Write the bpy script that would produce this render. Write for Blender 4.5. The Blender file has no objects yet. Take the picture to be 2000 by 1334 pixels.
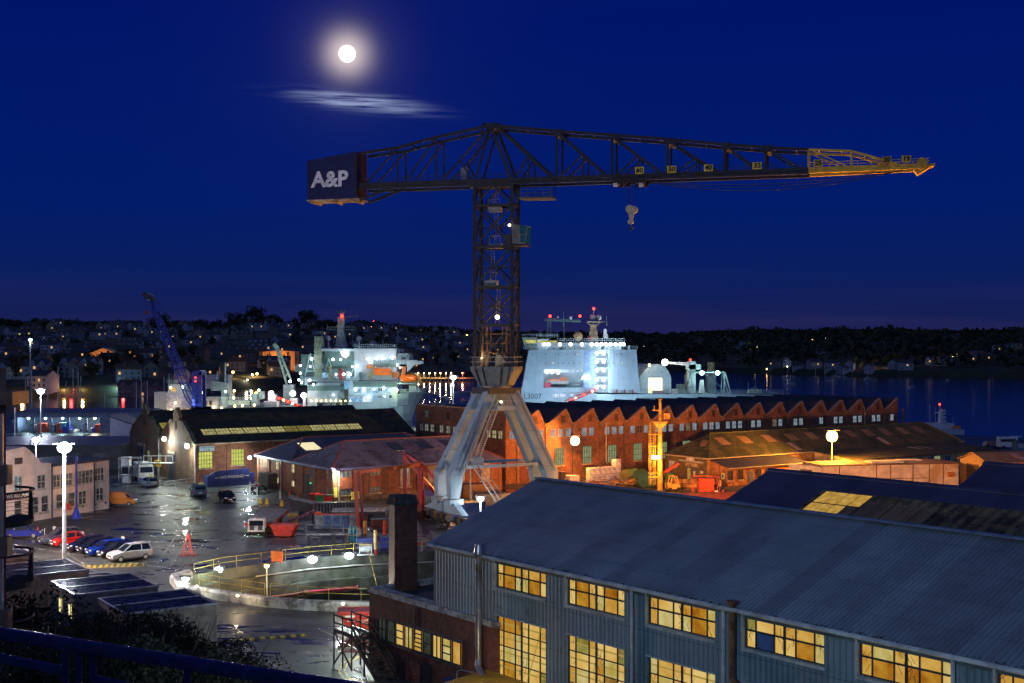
import bpy, bmesh, math, random
from mathutils import Vector as V, Matrix
from mathutils.geometry import tessellate_polygon
random.seed(7)
sc = bpy.context.scene
# ------------------------------------------------------------------ camera, sky, moonlight, exposure
F, CX, HY, EYE = 2400.0, 1000.0, 685.0, 21.5
cam = bpy.data.cameras.new('camera'); co = bpy.data.objects.new('camera', cam); sc.collection.objects.link(co)
co.location = (0, 0, EYE); co.rotation_euler = (math.radians(90), 0, 0)
cam.sensor_width = 36; cam.lens = 36*F/2000; cam.shift_y = (HY-667)/2000
cam.clip_start = .1; cam.clip_end = 20000
sc.camera = co
sc.view_settings.view_transform = 'Standard'; sc.view_settings.look = 'None'
sc.view_settings.exposure = 0; sc.view_settings.gamma = 1
sc.cycles.use_denoising = True
sc.cycles.max_bounces = 5; sc.cycles.diffuse_bounces = 2; sc.cycles.glossy_bounces = 3
sc.cycles.sample_clamp_indirect = 4; sc.cycles.caustics_reflective = False; sc.cycles.caustics_refractive = False

def nd(nt, t, **kw):
    n = nt.nodes.new(t)
    for k, v in kw.items():
        if k in n.inputs: n.inputs[k].default_value = v
        else: setattr(n, k, v)
    return n
def mth(nt, op, a, b=None, c=None):
    n = nt.nodes.new('ShaderNodeMath'); n.operation = op
    for i, x in enumerate((a, b, c)):
        if x is None: continue
        if isinstance(x, (int, float)): n.inputs[i].default_value = x
        else: nt.links.new(x, n.inputs[i])
    return n.outputs[0]
def ramp(nt, fac, stops):
    r = nt.nodes.new('ShaderNodeValToRGB'); e = r.color_ramp.elements
    while len(e) < len(stops): e.new(.5)
    for i, (p, c) in enumerate(stops):
        e[i].position = p; e[i].color = (*c, 1) if len(c) == 3 else c
    nt.links.new(fac, r.inputs[0]); return r.outputs[0]

MOON = V(((678-CX)/F, 1, (HY-105)/F)).normalized()
w = bpy.data.worlds.new('World'); sc.world = w; w.use_nodes = True; nt = w.node_tree; nt.nodes.clear()
L = nt.links.new
tc = nd(nt, 'ShaderNodeTexCoord'); sep = nd(nt, 'ShaderNodeSeparateXYZ'); L(tc.outputs['Generated'], sep.inputs[0])
X, Y, Z = sep.outputs
base = ramp(nt, Z, [(0, (.010,.012,.070)), (.025, (.008,.013,.085)), (.06, (.003,.0135,.112)), (.12, (.0006,.0115,.142)), (.26, (.0,.0072,.138)), (.6, (.006,.018,.10)), (1, (.022,.036,.10))])
bk = ramp(nt, mth(nt, 'MULTIPLY_ADD', Y, -.5, .5), [(0, (0,0,0)), (.5, (0,0,0)), (.9, (.105,.15,.24)), (1, (.105,.15,.24))])
add = nd(nt, 'ShaderNodeVectorMath', operation='ADD'); L(base, add.inputs[0]); L(bk, add.inputs[1])
ys = mth(nt, 'MAXIMUM', Y, .05)
U = mth(nt, 'DIVIDE', X, ys); W_ = mth(nt, 'DIVIDE', Z, ys)
# faint cloud bands low over the hills
cb = nd(nt, 'ShaderNodeCombineXYZ'); L(mth(nt, 'MULTIPLY', U, 2.2), cb.inputs[0]); L(mth(nt, 'MULTIPLY', W_, 45), cb.inputs[1])
nz = nd(nt, 'ShaderNodeTexNoise', Scale=1.0, Detail=3.0); L(cb.outputs[0], nz.inputs[0])
bm_ = mth(nt, 'MULTIPLY', mth(nt, 'SUBTRACT', nz.outputs[0], .42), mth(nt, 'MAXIMUM', mth(nt, 'MULTIPLY_ADD', W_, -14, 1), 0))
bm_ = mth(nt, 'MAXIMUM', bm_, 0)
# streak of thin cloud lit by the moon
du = mth(nt, 'SUBTRACT', U, (702-CX)/F); dv = mth(nt, 'SUBTRACT', W_, (HY-199)/F)
dv = mth(nt, 'ADD', dv, mth(nt, 'MULTIPLY', du, .115))
g = mth(nt, 'ADD', mth(nt, 'POWER', mth(nt, 'ABSOLUTE', mth(nt, 'DIVIDE', du, .040)), 2), mth(nt, 'POWER', mth(nt, 'ABSOLUTE', mth(nt, 'DIVIDE', dv, .0052)), 2))
env = mth(nt, 'EXPONENT', mth(nt, 'MULTIPLY', g, -1))
c2 = nd(nt, 'ShaderNodeCombineXYZ'); L(mth(nt, 'MULTIPLY', U, 18), c2.inputs[0]); L(mth(nt, 'MULTIPLY', mth(nt, 'ADD', W_, mth(nt, 'MULTIPLY', U, .03)), 300), c2.inputs[1])
n2 = nd(nt, 'ShaderNodeTexNoise', Scale=1.0, Detail=4.0); L(c2.outputs[0], n2.inputs[0])
st = mth(nt, 'MULTIPLY', env, mth(nt, 'MAXIMUM', mth(nt, 'MULTIPLY_ADD', n2.outputs[0], 4.6, -1.75), 0))
# aureole of the thin haze round the moon
dt = nd(nt, 'ShaderNodeVectorMath', operation='DOT_PRODUCT'); L(tc.outputs['Generated'], dt.inputs[0]); dt.inputs[1].default_value = MOON
dm = mth(nt, 'MAXIMUM', dt.outputs['Value'], 0)
au = mth(nt, 'ADD', mth(nt, 'MULTIPLY', mth(nt, 'POWER', dm, 8500), .8), mth(nt, 'ADD', mth(nt, 'MULTIPLY', mth(nt, 'POWER', dm, 1700), .045), mth(nt, 'MULTIPLY', mth(nt, 'POWER', dm, 170), .004)))
def sc_add(prev, fac, col):
    m = nd(nt, 'ShaderNodeVectorMath', operation='SCALE'); m.inputs[0].default_value = col; L(fac, m.inputs['Scale'])
    a = nd(nt, 'ShaderNodeVectorMath', operation='ADD'); L(prev, a.inputs[0]); L(m.outputs[0], a.inputs[1]); return a.outputs[0]
o = sc_add(add.outputs[0], au, (.90,.74,.60)); o = sc_add(o, st, (.40,.47,.60)); o = sc_add(o, bm_, (.06,.034,.06))
bg = nd(nt, 'ShaderNodeBackground'); L(o, bg.inputs[0]); bg.inputs[1].default_value = 1.0
wo = nd(nt, 'ShaderNodeOutputWorld'); L(bg.outputs[0], wo.inputs[0])
sl = bpy.data.lights.new('moonlight', 'SUN'); sl.energy = .05; sl.angle = .01; sl.color = (.85,.9,1)
so = bpy.data.objects.new('moonlight', sl); sc.collection.objects.link(so); so.rotation_euler = (MOON).to_track_quat('Z', 'Y').to_euler()

# ------------------------------------------------------------------ helpers
def P(px, py, d): return V(((px-CX)/F*d, d, EYE-(py-HY)/F*d))
def G(px, py, z=0): return P(px, py, (EYE-z)*F/(py-HY))
ROOT = {}
def link(o): sc.collection.objects.link(o); return o
def tag(o, label=None, cat=None, group=None, kind=None):
    if label: o['label'] = label
    if cat: o['category'] = cat
    if group: o['group'] = group
    if kind: o['kind'] = kind
    return o
def thing(name, label, cat, loc=(0, 0, 0), rz=0, group=None):
    o = link(bpy.data.objects.new(name, None)); o.location = loc; o.rotation_euler = (0, 0, rz); o.empty_display_size = .5
    ROOT[o.name] = (Matrix.Translation(V(loc)) @ Matrix.Rotation(rz, 4, 'Z')).inverted()
    return tag(o, label, cat, group)
def kids(o): return [c for c in bpy.data.objects if c.parent == o]
CH = {}
def copy_tree(o, parent=None):
    c = link(o.copy()); c.parent = parent
    for ch in CH.get(o.name, ()): copy_tree(ch, c)
    return c
def place(proto, used, loc, rz=0, label=None, group=None, s=1):
    o = copy_tree(proto) if used else proto
    o.location = loc; o.rotation_euler = (0, 0, rz); o.scale = (s, s, s)
    if label: o['label'] = label
    if group: o['group'] = group
    return o
class MB:
    def __init__(s): s.v = []; s.f = []; s.mi = []
    def add(s, vs, fs, mi=0):
        n = len(s.v); s.v += [V(a) for a in vs]; s.f += [tuple(n+i for i in f) for f in fs]; s.mi += [mi]*len(fs); return s
    def hexa(s, c8, mi=0): return s.add(c8, [(0,1,2,3),(7,6,5,4),(0,4,5,1),(1,5,6,2),(2,6,7,3),(3,7,4,0)], mi)
    def box(s, c, sz, a=0, mi=0):
        ca, sa = math.cos(a), math.sin(a); c = V(c); r = []
        for z in (-.5, .5):
            for x, y in ((-.5,-.5),(.5,-.5),(.5,.5),(-.5,.5)):
                X, Y = x*sz[0], y*sz[1]; r.append(c+V((X*ca-Y*sa, X*sa+Y*ca, z*sz[2])))
        return s.hexa(r, mi)
    def bar(s, p, q, w, h=None, mi=0):
        p, q = V(p), V(q); h = h or w; d = (q-p)
        if d.length < 1e-6: return s
        d.normalize(); up = V((0,0,1)) if abs(d.z) < .95 else V((1,0,0))
        a = d.cross(up).normalized()*w/2; b = a.cross(d).normalized()*h/2
        return s.hexa([p-a-b, p+a-b, p+a+b, p-a+b, q-a-b, q+a-b, q+a+b, q-a+b], mi)
    def tube(s, p, q, r, r2=None, n=8, mi=0):
        p, q = V(p), V(q); r2 = r if r2 is None else r2; d = (q-p).normalized(); up = V((0,0,1)) if abs(d.z) < .95 else V((1,0,0))
        a = d.cross(up).normalized(); b = a.cross(d).normalized(); vs = []
        for c, R in ((p, r), (q, r2)):
            for i in range(n): t = 2*math.pi*(i+.5)/n; vs.append(c+a*math.cos(t)*R+b*math.sin(t)*R)
        return s.add(vs, [(i, (i+1) % n, n+(i+1) % n, n+i) for i in range(n)]+[tuple(range(n))[::-1], tuple(range(n, 2*n))], mi)
    def path(s, pts, r, n=6, mi=0):
        for a, b in zip(pts[:-1], pts[1:]): s.tube(a, b, r, n=n, mi=mi)
        return s
    def quad(s, *p, mi=0): return s.add(p, [tuple(range(len(p)))], mi)
    def prism(s, pts, off, mi=0):
        n = len(pts); off = V(off); pts = [V(p) for p in pts]
        return s.add(pts+[p+off for p in pts], [tuple(range(n))[::-1], tuple(range(n, 2*n))]+[(i, (i+1) % n, n+(i+1) % n, n+i) for i in range(n)], mi)
    def ball(s, c, r, n=10, m=6, sz=1, mi=0, top=1.0):
        c = V(c); vs = [c+V((0,0,-r*sz))]
        for j in range(1, m):
            t = -math.pi/2+math.pi*j/m
            for i in range(n): a = 2*math.pi*i/n; vs.append(c+V((math.cos(a)*math.cos(t)*r, math.sin(a)*math.cos(t)*r, math.sin(t)*r*sz)))
        vs.append(c+V((0,0,r*sz))); fs = []
        for i in range(n):
            k = (i+1) % n; fs.append((0, 1+k, 1+i)); fs.append((len(vs)-1, 1+(m-2)*n+i, 1+(m-2)*n+k))
            for j in range(m-2): fs.append((1+j*n+i, 1+j*n+k, 1+(j+1)*n+k, 1+(j+1)*n+i))
        return s.add(vs, fs, mi)
    def build(s, name, mat, parent=None, smooth=False, label=None, bevel=0):
        me = bpy.data.meshes.new(name)
        if parent is not None and parent.name in ROOT: Mx = ROOT[parent.name]
        else:
            xs = [v.x for v in s.v]; ysl = [v.y for v in s.v]; zs = [v.z for v in s.v]
            Mx = Matrix.Translation(-V(((min(xs)+max(xs))/2, (min(ysl)+max(ysl))/2, min(zs))))
        me.from_pydata([tuple(Mx @ v) for v in s.v], [], s.f)
        mats = mat if isinstance(mat, (list, tuple)) else [mat]
        for m in mats: me.materials.append(m)
        me.polygons.foreach_set('material_index', s.mi)
        b = bmesh.new(); b.from_mesh(me); bmesh.ops.recalc_face_normals(b, faces=b.faces)
        if smooth:
            for f in b.faces: f.smooth = len(f.verts) < 5
        b.to_mesh(me); b.free()
        if smooth:
            try: me.set_sharp_from_angle(angle=math.radians(40))
            except Exception: pass
        o = link(bpy.data.objects.new(name, me))
        if parent is not None: o.parent = parent; CH.setdefault(parent.name, []).append(o); ROOT[o.name] = Mx
        else: o.location = -Mx.translation; ROOT[o.name] = Mx
        if bevel:
            bv = o.modifiers.new('bevel', 'BEVEL'); bv.width = bevel; bv.segments = 2; bv.limit_method = 'ANGLE'
        if label: o['label'] = label
        return o
class Fr:                       # a wall frame: left to right as seen, n points out of the wall
    def __init__(s, O, u): s.O = V(O[:2]); s.u = V(u[:2]).normalized(); s.n = V((s.u.y, -s.u.x))
    def w(s, a, z, o=0): p = s.O+s.u*a+s.n*o; return V((p.x, p.y, z))
    def sx(s, px, o=0):
        O = s.O+s.n*o; k = (px-CX)/F; return (k*O.y-O.x)/(s.u.x-k*s.u.y)
    def zy(s, a, py, o=0): d = s.w(a, 0, o).y; return EYE-(py-HY)/F*d
    def box(s, mb, a0, a1, z0, z1, o0, o1, mi=0):
        w = s.w; mb.hexa([w(a0,z0,o1), w(a1,z0,o1), w(a1,z0,o0), w(a0,z0,o0), w(a0,z1,o1), w(a1,z1,o1), w(a1,z1,o0), w(a0,z1,o0)], mi); return mb
    def poly(s, mb, pts, o0, o1, mi=0):
        mb.prism([s.w(a, z, o0) for a, z in pts], tuple(s.n*(o1-o0))+(0,), mi); return mb
def text(body, size, pos, xdir, nrm, mat, parent, name='lettering', ext=.02, bold=0, up=V((0,0,1)), font=None):
    c = bpy.data.curves.new('t', 'FONT'); c.body = body; c.size = size; c.extrude = ext; c.offset = bold; c.align_x = 'CENTER'; c.align_y = 'CENTER'; c.resolution_u = 3
    t = bpy.data.objects.new('t', c); link(t); dg = bpy.context.evaluated_depsgraph_get(); me = bpy.data.meshes.new_from_object(t.evaluated_get(dg)); bpy.data.objects.remove(t)
    x = V(xdir).normalized(); n = V(nrm).normalized(); y = n.cross(x).normalized()
    Mx = Matrix(((x.x,y.x,n.x,pos[0]),(x.y,y.y,n.y,pos[1]),(x.z,y.z,n.z,pos[2]),(0,0,0,1)))
    me.transform(ROOT[parent.name] @ Mx); me.materials.clear(); me.materials.append(mat)
    me.name = name; o = link(bpy.data.objects.new(name, me)); o.parent = parent; CH.setdefault(parent.name, []).append(o); ROOT[o.name] = ROOT[parent.name]; return o
def light(pos, power, col, parent=None, r=.2, spot=None, aim=None, name='lamp_light'):
    l = bpy.data.lights.new(name, 'SPOT' if spot else 'POINT'); l.energy = power; l.color = col; l.shadow_soft_size = r
    o = link(bpy.data.objects.new(name, l)); o.location = V(pos)
    if spot:
        l.spot_size = math.radians(spot); l.spot_blend = .6; d = V(aim)-V(pos)
        o.rotation_euler = d.to_track_quat('-Z', 'Y').to_euler()
    if parent is not None:
        wm = o.matrix_basis.copy() if not spot else Matrix.Translation(V(pos)) @ o.rotation_euler.to_matrix().to_4x4()
        o.parent = parent; m = ROOT[parent.name] @ (wm if spot else Matrix.Translation(V(pos)))
        o.location = m.translation
        if spot: o.rotation_euler = m.to_euler()
        CH.setdefault(parent.name, []).append(o)
    return o
# ------------------------------------------------------------------ materials
MC = {}
def M(name, col, rough=.6, metal=0, var=.25, scale=1.2, bump=0, col2=None, dirt=None, stretch=None, spec=.5, bscale=None):
    if name in MC: return MC[name]
    m = bpy.data.materials.new(name); m.use_nodes = True; t = m.node_tree; b = t.nodes['Principled BSDF']
    b.inputs['Roughness'].default_value = rough; b.inputs['Metallic'].default_value = metal; b.inputs['Specular IOR Level'].default_value = spec
    tc = nd(t, 'ShaderNodeTexCoord'); mp = nd(t, 'ShaderNodeMapping'); t.links.new(tc.outputs['Object'], mp.inputs[0])
    if stretch: mp.inputs['Scale'].default_value = stretch
    n = nd(t, 'ShaderNodeTexNoise', Scale=scale, Detail=6.0, Roughness=.65); t.links.new(mp.outputs[0], n.inputs[0])
    c2 = col2 or tuple(x*(1-var*1.6) for x in col); c1 = tuple(min(1, x*(1+var*.5)) for x in col)
    r = ramp(t, n.outputs[0], [(.36, c2), (.62, c1)])
    if dirt:
        n3 = nd(t, 'ShaderNodeTexNoise', Scale=scale*.35, Detail=8.0, Roughness=.7); t.links.new(mp.outputs[0], n3.inputs[0])
        mx = nd(t, 'ShaderNodeMix', data_type='RGBA'); f = ramp(t, n3.outputs[0], [(.52, (0,0,0)), (.62, (1,1,1))])
        t.links.new(f, mx.inputs[0]); t.links.new(r, mx.inputs[6]); mx.inputs[7].default_value = (*dirt, 1); r = mx.outputs[2]
    t.links.new(r, b.inputs['Base Color'])
    if bump:
        n2 = nd(t, 'ShaderNodeTexNoise', Scale=bscale or scale*8, Detail=4.0); t.links.new(mp.outputs[0], n2.inputs[0])
        bp = nd(t, 'ShaderNodeBump', Strength=bump, Distance=.05); t.links.new(n2.outputs[0], bp.inputs['Height']); t.links.new(bp.outputs[0], b.inputs['Normal'])
    MC[name] = m; return m
U1 = V((.826, .564)); U2 = V((-.564, .826))
def gridvec(t, ux=U1, both=True):
    g_ = nd(t, 'ShaderNodeNewGeometry'); s = nd(t, 'ShaderNodeSeparateXYZ'); t.links.new(g_.outputs['Position'], s.inputs[0])
    a = mth(t, 'ADD', mth(t, 'MULTIPLY', s.outputs[0], ux.x-(ux.y if both else 0)), mth(t, 'MULTIPLY', s.outputs[1], ux.y+(ux.x if both else 0)))
    return a, s.outputs[2], g_.outputs['Position']
def BRICK(name, c1, c2, mortar, ux=U1, soot=(.03,.02,.018)):
    if name in MC: return MC[name]
    m = bpy.data.materials.new(name); m.use_nodes = True; t = m.node_tree; b = t.nodes['Principled BSDF']; b.inputs['Roughness'].default_value = .85
    a, z, pos = gridvec(t, ux); cb = nd(t, 'ShaderNodeCombineXYZ'); t.links.new(a, cb.inputs[0]); t.links.new(z, cb.inputs[1])
    br = nd(t, 'ShaderNodeTexBrick', Scale=1.0); t.links.new(cb.outputs[0], br.inputs['Vector'])
    for k, v in (('Color1', (*c1,1)), ('Color2', (*c2,1)), ('Mortar', (*mortar,1)), ('Mortar Size', .018), ('Brick Width', .34), ('Row Height', .13), ('Bias', 0.0)): br.inputs[k].default_value = v
    n = nd(t, 'ShaderNodeTexNoise', Scale=.45, Detail=8.0, Roughness=.7); t.links.new(pos, n.inputs[0])
    f = ramp(t, n.outputs[0], [(.42, (0,0,0)), (.72, (.85,.85,.85))])
    mx = nd(t, 'ShaderNodeMix', data_type='RGBA'); t.links.new(f, mx.inputs[0]); t.links.new(br.outputs[0], mx.inputs[6]); mx.inputs[7].default_value = (*soot, 1)
    n4 = nd(t, 'ShaderNodeTexNoise', Scale=2.5, Detail=4.0); t.links.new(pos, n4.inputs[0])
    m4 = nd(t, 'ShaderNodeMix', data_type='RGBA', blend_type='MULTIPLY'); m4.inputs[0].default_value = 1; t.links.new(mx.outputs[2], m4.inputs[6])
    t.links.new(ramp(t, n4.outputs[0], [(.3, (.65,.65,.65)), (.7, (1.2,1.2,1.2))]), m4.inputs[7])
    t.links.new(m4.outputs[2], b.inputs['Base Color'])
    bp = nd(t, 'ShaderNodeBump', Strength=.5, Distance=.02); t.links.new(br.outputs['Fac'], bp.inputs['Height']); bp.invert = True; t.links.new(bp.outputs[0], b.inputs['Normal'])
    MC[name] = m; return m
def CORR(name, col, ux, pitch=.2, rough=.5, dirt=None, depth=.04, tone=.35, metal=0, dsc=.6, dth=.5, col2=None, lap=None):
    if name in MC: return MC[name]          # corrugated sheet, ribs repeating along ux
    m = bpy.data.materials.new(name); m.use_nodes = True; t = m.node_tree; b = t.nodes['Principled BSDF']; b.inputs['Roughness'].default_value = rough; b.inputs['Metallic'].default_value = metal
    a, zz, pos = gridvec(t, ux, False)
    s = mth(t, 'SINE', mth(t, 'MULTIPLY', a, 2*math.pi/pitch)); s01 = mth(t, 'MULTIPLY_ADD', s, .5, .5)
    n = nd(t, 'ShaderNodeTexNoise', Scale=.35, Detail=7.0, Roughness=.7); t.links.new(pos, n.inputs[0])
    sh = nd(t, 'ShaderNodeTexWhiteNoise', noise_dimensions='1D'); t.links.new(mth(t, 'FLOOR', mth(t, 'DIVIDE', a, pitch*5)), sh.inputs['W'])
    k = mth(t, 'ADD', mth(t, 'MULTIPLY', n.outputs[0], .8), mth(t, 'MULTIPLY', sh.outputs[0], .22))
    c2 = col2 or tuple(x*.55 for x in col)
    base = ramp(t, k, [(.3, c2), (.75, tuple(x*1.15 for x in col))])
    if lap:      # sheets lapped in courses, each sheet a little different, a dark line at each lap
        if lap[0] is None: b_ = zz
        else:
            s2 = nd(t, 'ShaderNodeSeparateXYZ'); t.links.new(pos, s2.inputs[0]); b_ = mth(t, 'ADD', mth(t, 'MULTIPLY', s2.outputs[0], lap[0].x), mth(t, 'MULTIPLY', s2.outputs[1], lap[0].y))
        q_ = mth(t, 'DIVIDE', b_, lap[1]); w2 = nd(t, 'ShaderNodeTexWhiteNoise', noise_dimensions='2D'); cv = nd(t, 'ShaderNodeCombineXYZ'); t.links.new(mth(t, 'FLOOR', q_), cv.inputs[0]); t.links.new(mth(t, 'FLOOR', mth(t, 'DIVIDE', a, pitch*4)), cv.inputs[1]); t.links.new(cv.outputs[0], w2.inputs['Vector'])
        ln = mth(t, 'LESS_THAN', mth(t, 'FRACT', q_), .05/lap[1]); f = mth(t, 'SUBTRACT', mth(t, 'MULTIPLY_ADD', w2.outputs[0], .10, .93), mth(t, 'MULTIPLY', ln, .38))
        ml = nd(t, 'ShaderNodeVectorMath', operation='SCALE'); t.links.new(base, ml.inputs[0]); t.links.new(f, ml.inputs['Scale']); base = ml.outputs[0]
        # run-down streaks
        cs = nd(t, 'ShaderNodeCombineXYZ'); t.links.new(mth(t, 'MULTIPLY', a, 3.5), cs.inputs[0]); t.links.new(mth(t, 'MULTIPLY', b_, .25), cs.inputs[1]); ns = nd(t, 'ShaderNodeTexNoise', Scale=1.0, Detail=4.0); t.links.new(cs.outputs[0], ns.inputs[0])
        m5 = nd(t, 'ShaderNodeMix', data_type='RGBA'); t.links.new(ramp(t, ns.outputs[0], [(.60, (0,0,0)), (.78, (.35,.35,.35))]), m5.inputs[0]); t.links.new(base, m5.inputs[6]); m5.inputs[7].default_value = (.075,.06,.045,1); base = m5.outputs[2]
    if dirt:
        n3 = nd(t, 'ShaderNodeTexNoise', Scale=dsc, Detail=9.0, Roughness=.75); t.links.new(pos, n3.inputs[0])
        f = ramp(t, n3.outputs[0], [(dth, (0,0,0)), (dth+.09, (1,1,1))])
        mx = nd(t, 'ShaderNodeMix', data_type='RGBA'); t.links.new(f, mx.inputs[0]); t.links.new(base, mx.inputs[6]); mx.inputs[7].default_value = (*dirt, 1); base = mx.outputs[2]
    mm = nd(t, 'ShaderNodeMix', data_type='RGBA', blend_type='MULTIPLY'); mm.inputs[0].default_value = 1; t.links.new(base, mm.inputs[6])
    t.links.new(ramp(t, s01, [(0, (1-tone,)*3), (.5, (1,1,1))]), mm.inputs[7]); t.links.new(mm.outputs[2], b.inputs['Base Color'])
    bp = nd(t, 'ShaderNodeBump', Strength=.8, Distance=depth); t.links.new(s01, bp.inputs['Height']); t.links.new(bp.outputs[0], b.inputs['Normal'])
    MC[name] = m; return m
def EM(name, col, st, col2=None, scale=1.5, lo=.35, hi=.62, st2=None):
    if name in MC: return MC[name]
    m = bpy.data.materials.new(name); m.use_nodes = True; t = m.node_tree; t.nodes.clear(); e = nd(t, 'ShaderNodeEmission', Strength=st); o = nd(t, 'ShaderNodeOutputMaterial'); t.links.new(e.outputs[0], o.inputs[0])
    e.inputs[0].default_value = (*col, 1)
    if col2:
        tc = nd(t, 'ShaderNodeTexCoord'); n = nd(t, 'ShaderNodeTexNoise', Scale=scale, Detail=5.0, Roughness=.6); t.links.new(tc.outputs['Object'], n.inputs[0])
        t.links.new(ramp(t, n.outputs[0], [(lo, col2), (hi, col)]), e.inputs[0])
    MC[name] = m; return m
def glass(name='dark_glass', col=(.02,.03,.04), rough=.08): return M(name, col, rough, 0, .3, .7)
# ------------------------------------------------------------------ ground, water, dry dock, hills
def wet_asphalt():
    m = bpy.data.materials.new('wet_asphalt'); m.use_nodes = True; t = m.node_tree; b = t.nodes['Principled BSDF']; l = t.links.new
    g_ = nd(t, 'ShaderNodeNewGeometry'); pos = g_.outputs['Position']
    mp = nd(t, 'ShaderNodeMapping'); mp.inputs['Rotation'].default_value = (0, 0, .6); mp.inputs['Scale'].default_value = (.7, 1.6, 1); l(pos, mp.inputs[0])
    n = nd(t, 'ShaderNodeTexNoise', Scale=.17, Detail=10.0, Roughness=.68, Distortion=1.2); l(mp.outputs[0], n.inputs[0])
    pud = ramp(t, n.outputs[0], [(.53, (0,0,0)), (.57, (1,1,1))])
    n2 = nd(t, 'ShaderNodeTexNoise', Scale=.9, Detail=9.0, Roughness=.75); l(pos, n2.inputs[0])
    n3 = nd(t, 'ShaderNodeTexNoise', Scale=14.0, Detail=5.0); l(pos, n3.inputs[0])
    col = ramp(t, n2.outputs[0], [(.3, (.028,.030,.032)), (.55, (.058,.060,.060)), (.75, (.10,.10,.095))])
    # rectangular repair patches
    v = nd(t, 'ShaderNodeTexVoronoi', Scale=.09, distance='CHEBYCHEV'); l(mp.outputs[0], v.inputs[0])
    mx = nd(t, 'ShaderNodeMix', data_type='RGBA', blend_type='MULTIPLY'); mx.inputs[0].default_value = 1; l(col, mx.inputs[6]); sv = nd(t, 'ShaderNodeSeparateColor'); l(v.outputs['Color'], sv.inputs[0]); l(ramp(t, sv.outputs[0], [(0, (.55,.55,.55)), (1, (1.35,1.33,1.28))]), mx.inputs[7])
    m2 = nd(t, 'ShaderNodeMix', data_type='RGBA'); l(pud, m2.inputs[0]); l(mx.outputs[2], m2.inputs[6]); m2.inputs[7].default_value = (.016,.018,.02,1)
    l(m2.outputs[2], b.inputs['Base Color'])
    r = nd(t, 'ShaderNodeMix', data_type='FLOAT'); l(pud, r.inputs[0]); l(mth(t, 'MULTIPLY_ADD', n2.outputs[0], .7, .16), r.inputs[2]); r.inputs[3].default_value = .07; l(r.outputs[0], b.inputs['Roughness'])
    hh = mth(t, 'MULTIPLY', mth(t, 'ADD', mth(t, 'MULTIPLY', n3.outputs[0], .25), n2.outputs[0]), mth(t, 'SUBTRACT', 1, pud))
    bp = nd(t, 'ShaderNodeBump', Strength=.55, Distance=.035); l(hh, bp.inputs['Height']); l(bp.outputs[0], b.inputs['Normal'])
    return m
def sea():
    m = bpy.data.materials.new('sea_water'); m.use_nodes = True; t = m.node_tree; b = t.nodes['Principled BSDF']; l = t.links.new
    b.inputs['Base Color'].default_value = (.003,.006,.018,1); b.inputs['Roughness'].default_value = .11; b.inputs['IOR'].default_value = 1.33
    g_ = nd(t, 'ShaderNodeNewGeometry'); n = nd(t, 'ShaderNodeTexNoise', Scale=.22, Detail=4.0, Roughness=.5); l(g_.outputs['Position'], n.inputs[0])
    bp = nd(t, 'ShaderNodeBump', Strength=.35, Distance=.35); l(n.outputs[0], bp.inputs['Height']); l(bp.outputs[0], b.inputs['Normal']); return m
FAR = [G(352,1138), G(375,1125), G(430,1112), G(500,1103), G(600,1090), G(700,1082), G(850,1076), G(1000,1076)]
NEAR = [G(352,1148), G(380,1158), G(440,1168), G(520,1180), G(600,1187), G(730,1191), G(900,1193), G(1060,1193)]
quay = [(-700,-60), (700,-60), (700,290), (130,300), (80,345), (-100,350), (-150,358), (-700,380)]
hole = [(p.x, p.y) for p in FAR]+[(p.x, p.y) for p in NEAR[::-1]]
pts = [V((x, y, 0)) for x, y in quay]; hp = [V((x, y, 0)) for x, y in hole]
mb = MB(); allp = pts+hp; tri = tessellate_polygon([pts, hp]); mb.add(allp, [tuple(f) for f in tri])
ASPH = wet_asphalt()
for i in range(1, len(quay)-0):
    if i < 2: continue
    a, b_ = pts[i], pts[(i+1) % len(pts)]
    mb.quad(a, b_, b_-V((0,0,6)), a-V((0,0,6)))
tag(mb.build('yard_ground', ASPH), kind='structure')
mb = MB(); mb.quad((-9000,250,-3.5), (9000,250,-3.5), (9000,9000,-3.5), (-9000,9000,-3.5)); tag(mb.build('sea', sea()), kind='structure')
# near bank falling from the terrace to the yard
mb = MB(); NX, NY = 30, 24
def bankz(x, y):
    z = (74-y)*.28
    z *= min(1, max(0, (-9-x)/9)) if y > 22 else 1
    return max(-.3, z+.35*math.sin(x*.7)*math.cos(y*.5))
vs = []
for j in range(NY+1):
    for i in range(NX+1):
        x = -75+i*(75+8)/NX; y = 8+j*(76-8)/NY; vs.append((x, y, bankz(x, y)))
mb.add(vs, [(j*(NX+1)+i, j*(NX+1)+i+1, (j+1)*(NX+1)+i+1, (j+1)*(NX+1)+i) for j in range(NY) for i in range(NX)])
tag(mb.build('near_bank', M('bank_soil', (.03,.032,.02), .95, bump=.5), smooth=True), kind='structure')
mb = MB(); mb.box((0,.5,19.2), (24,10,1.2)); mb.box((0,5.7,14.0), (24,.5,10)); tag(mb.build('terrace', M('terrace_concrete', (.12,.12,.12), .8, bump=.3)), kind='structure')
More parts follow.
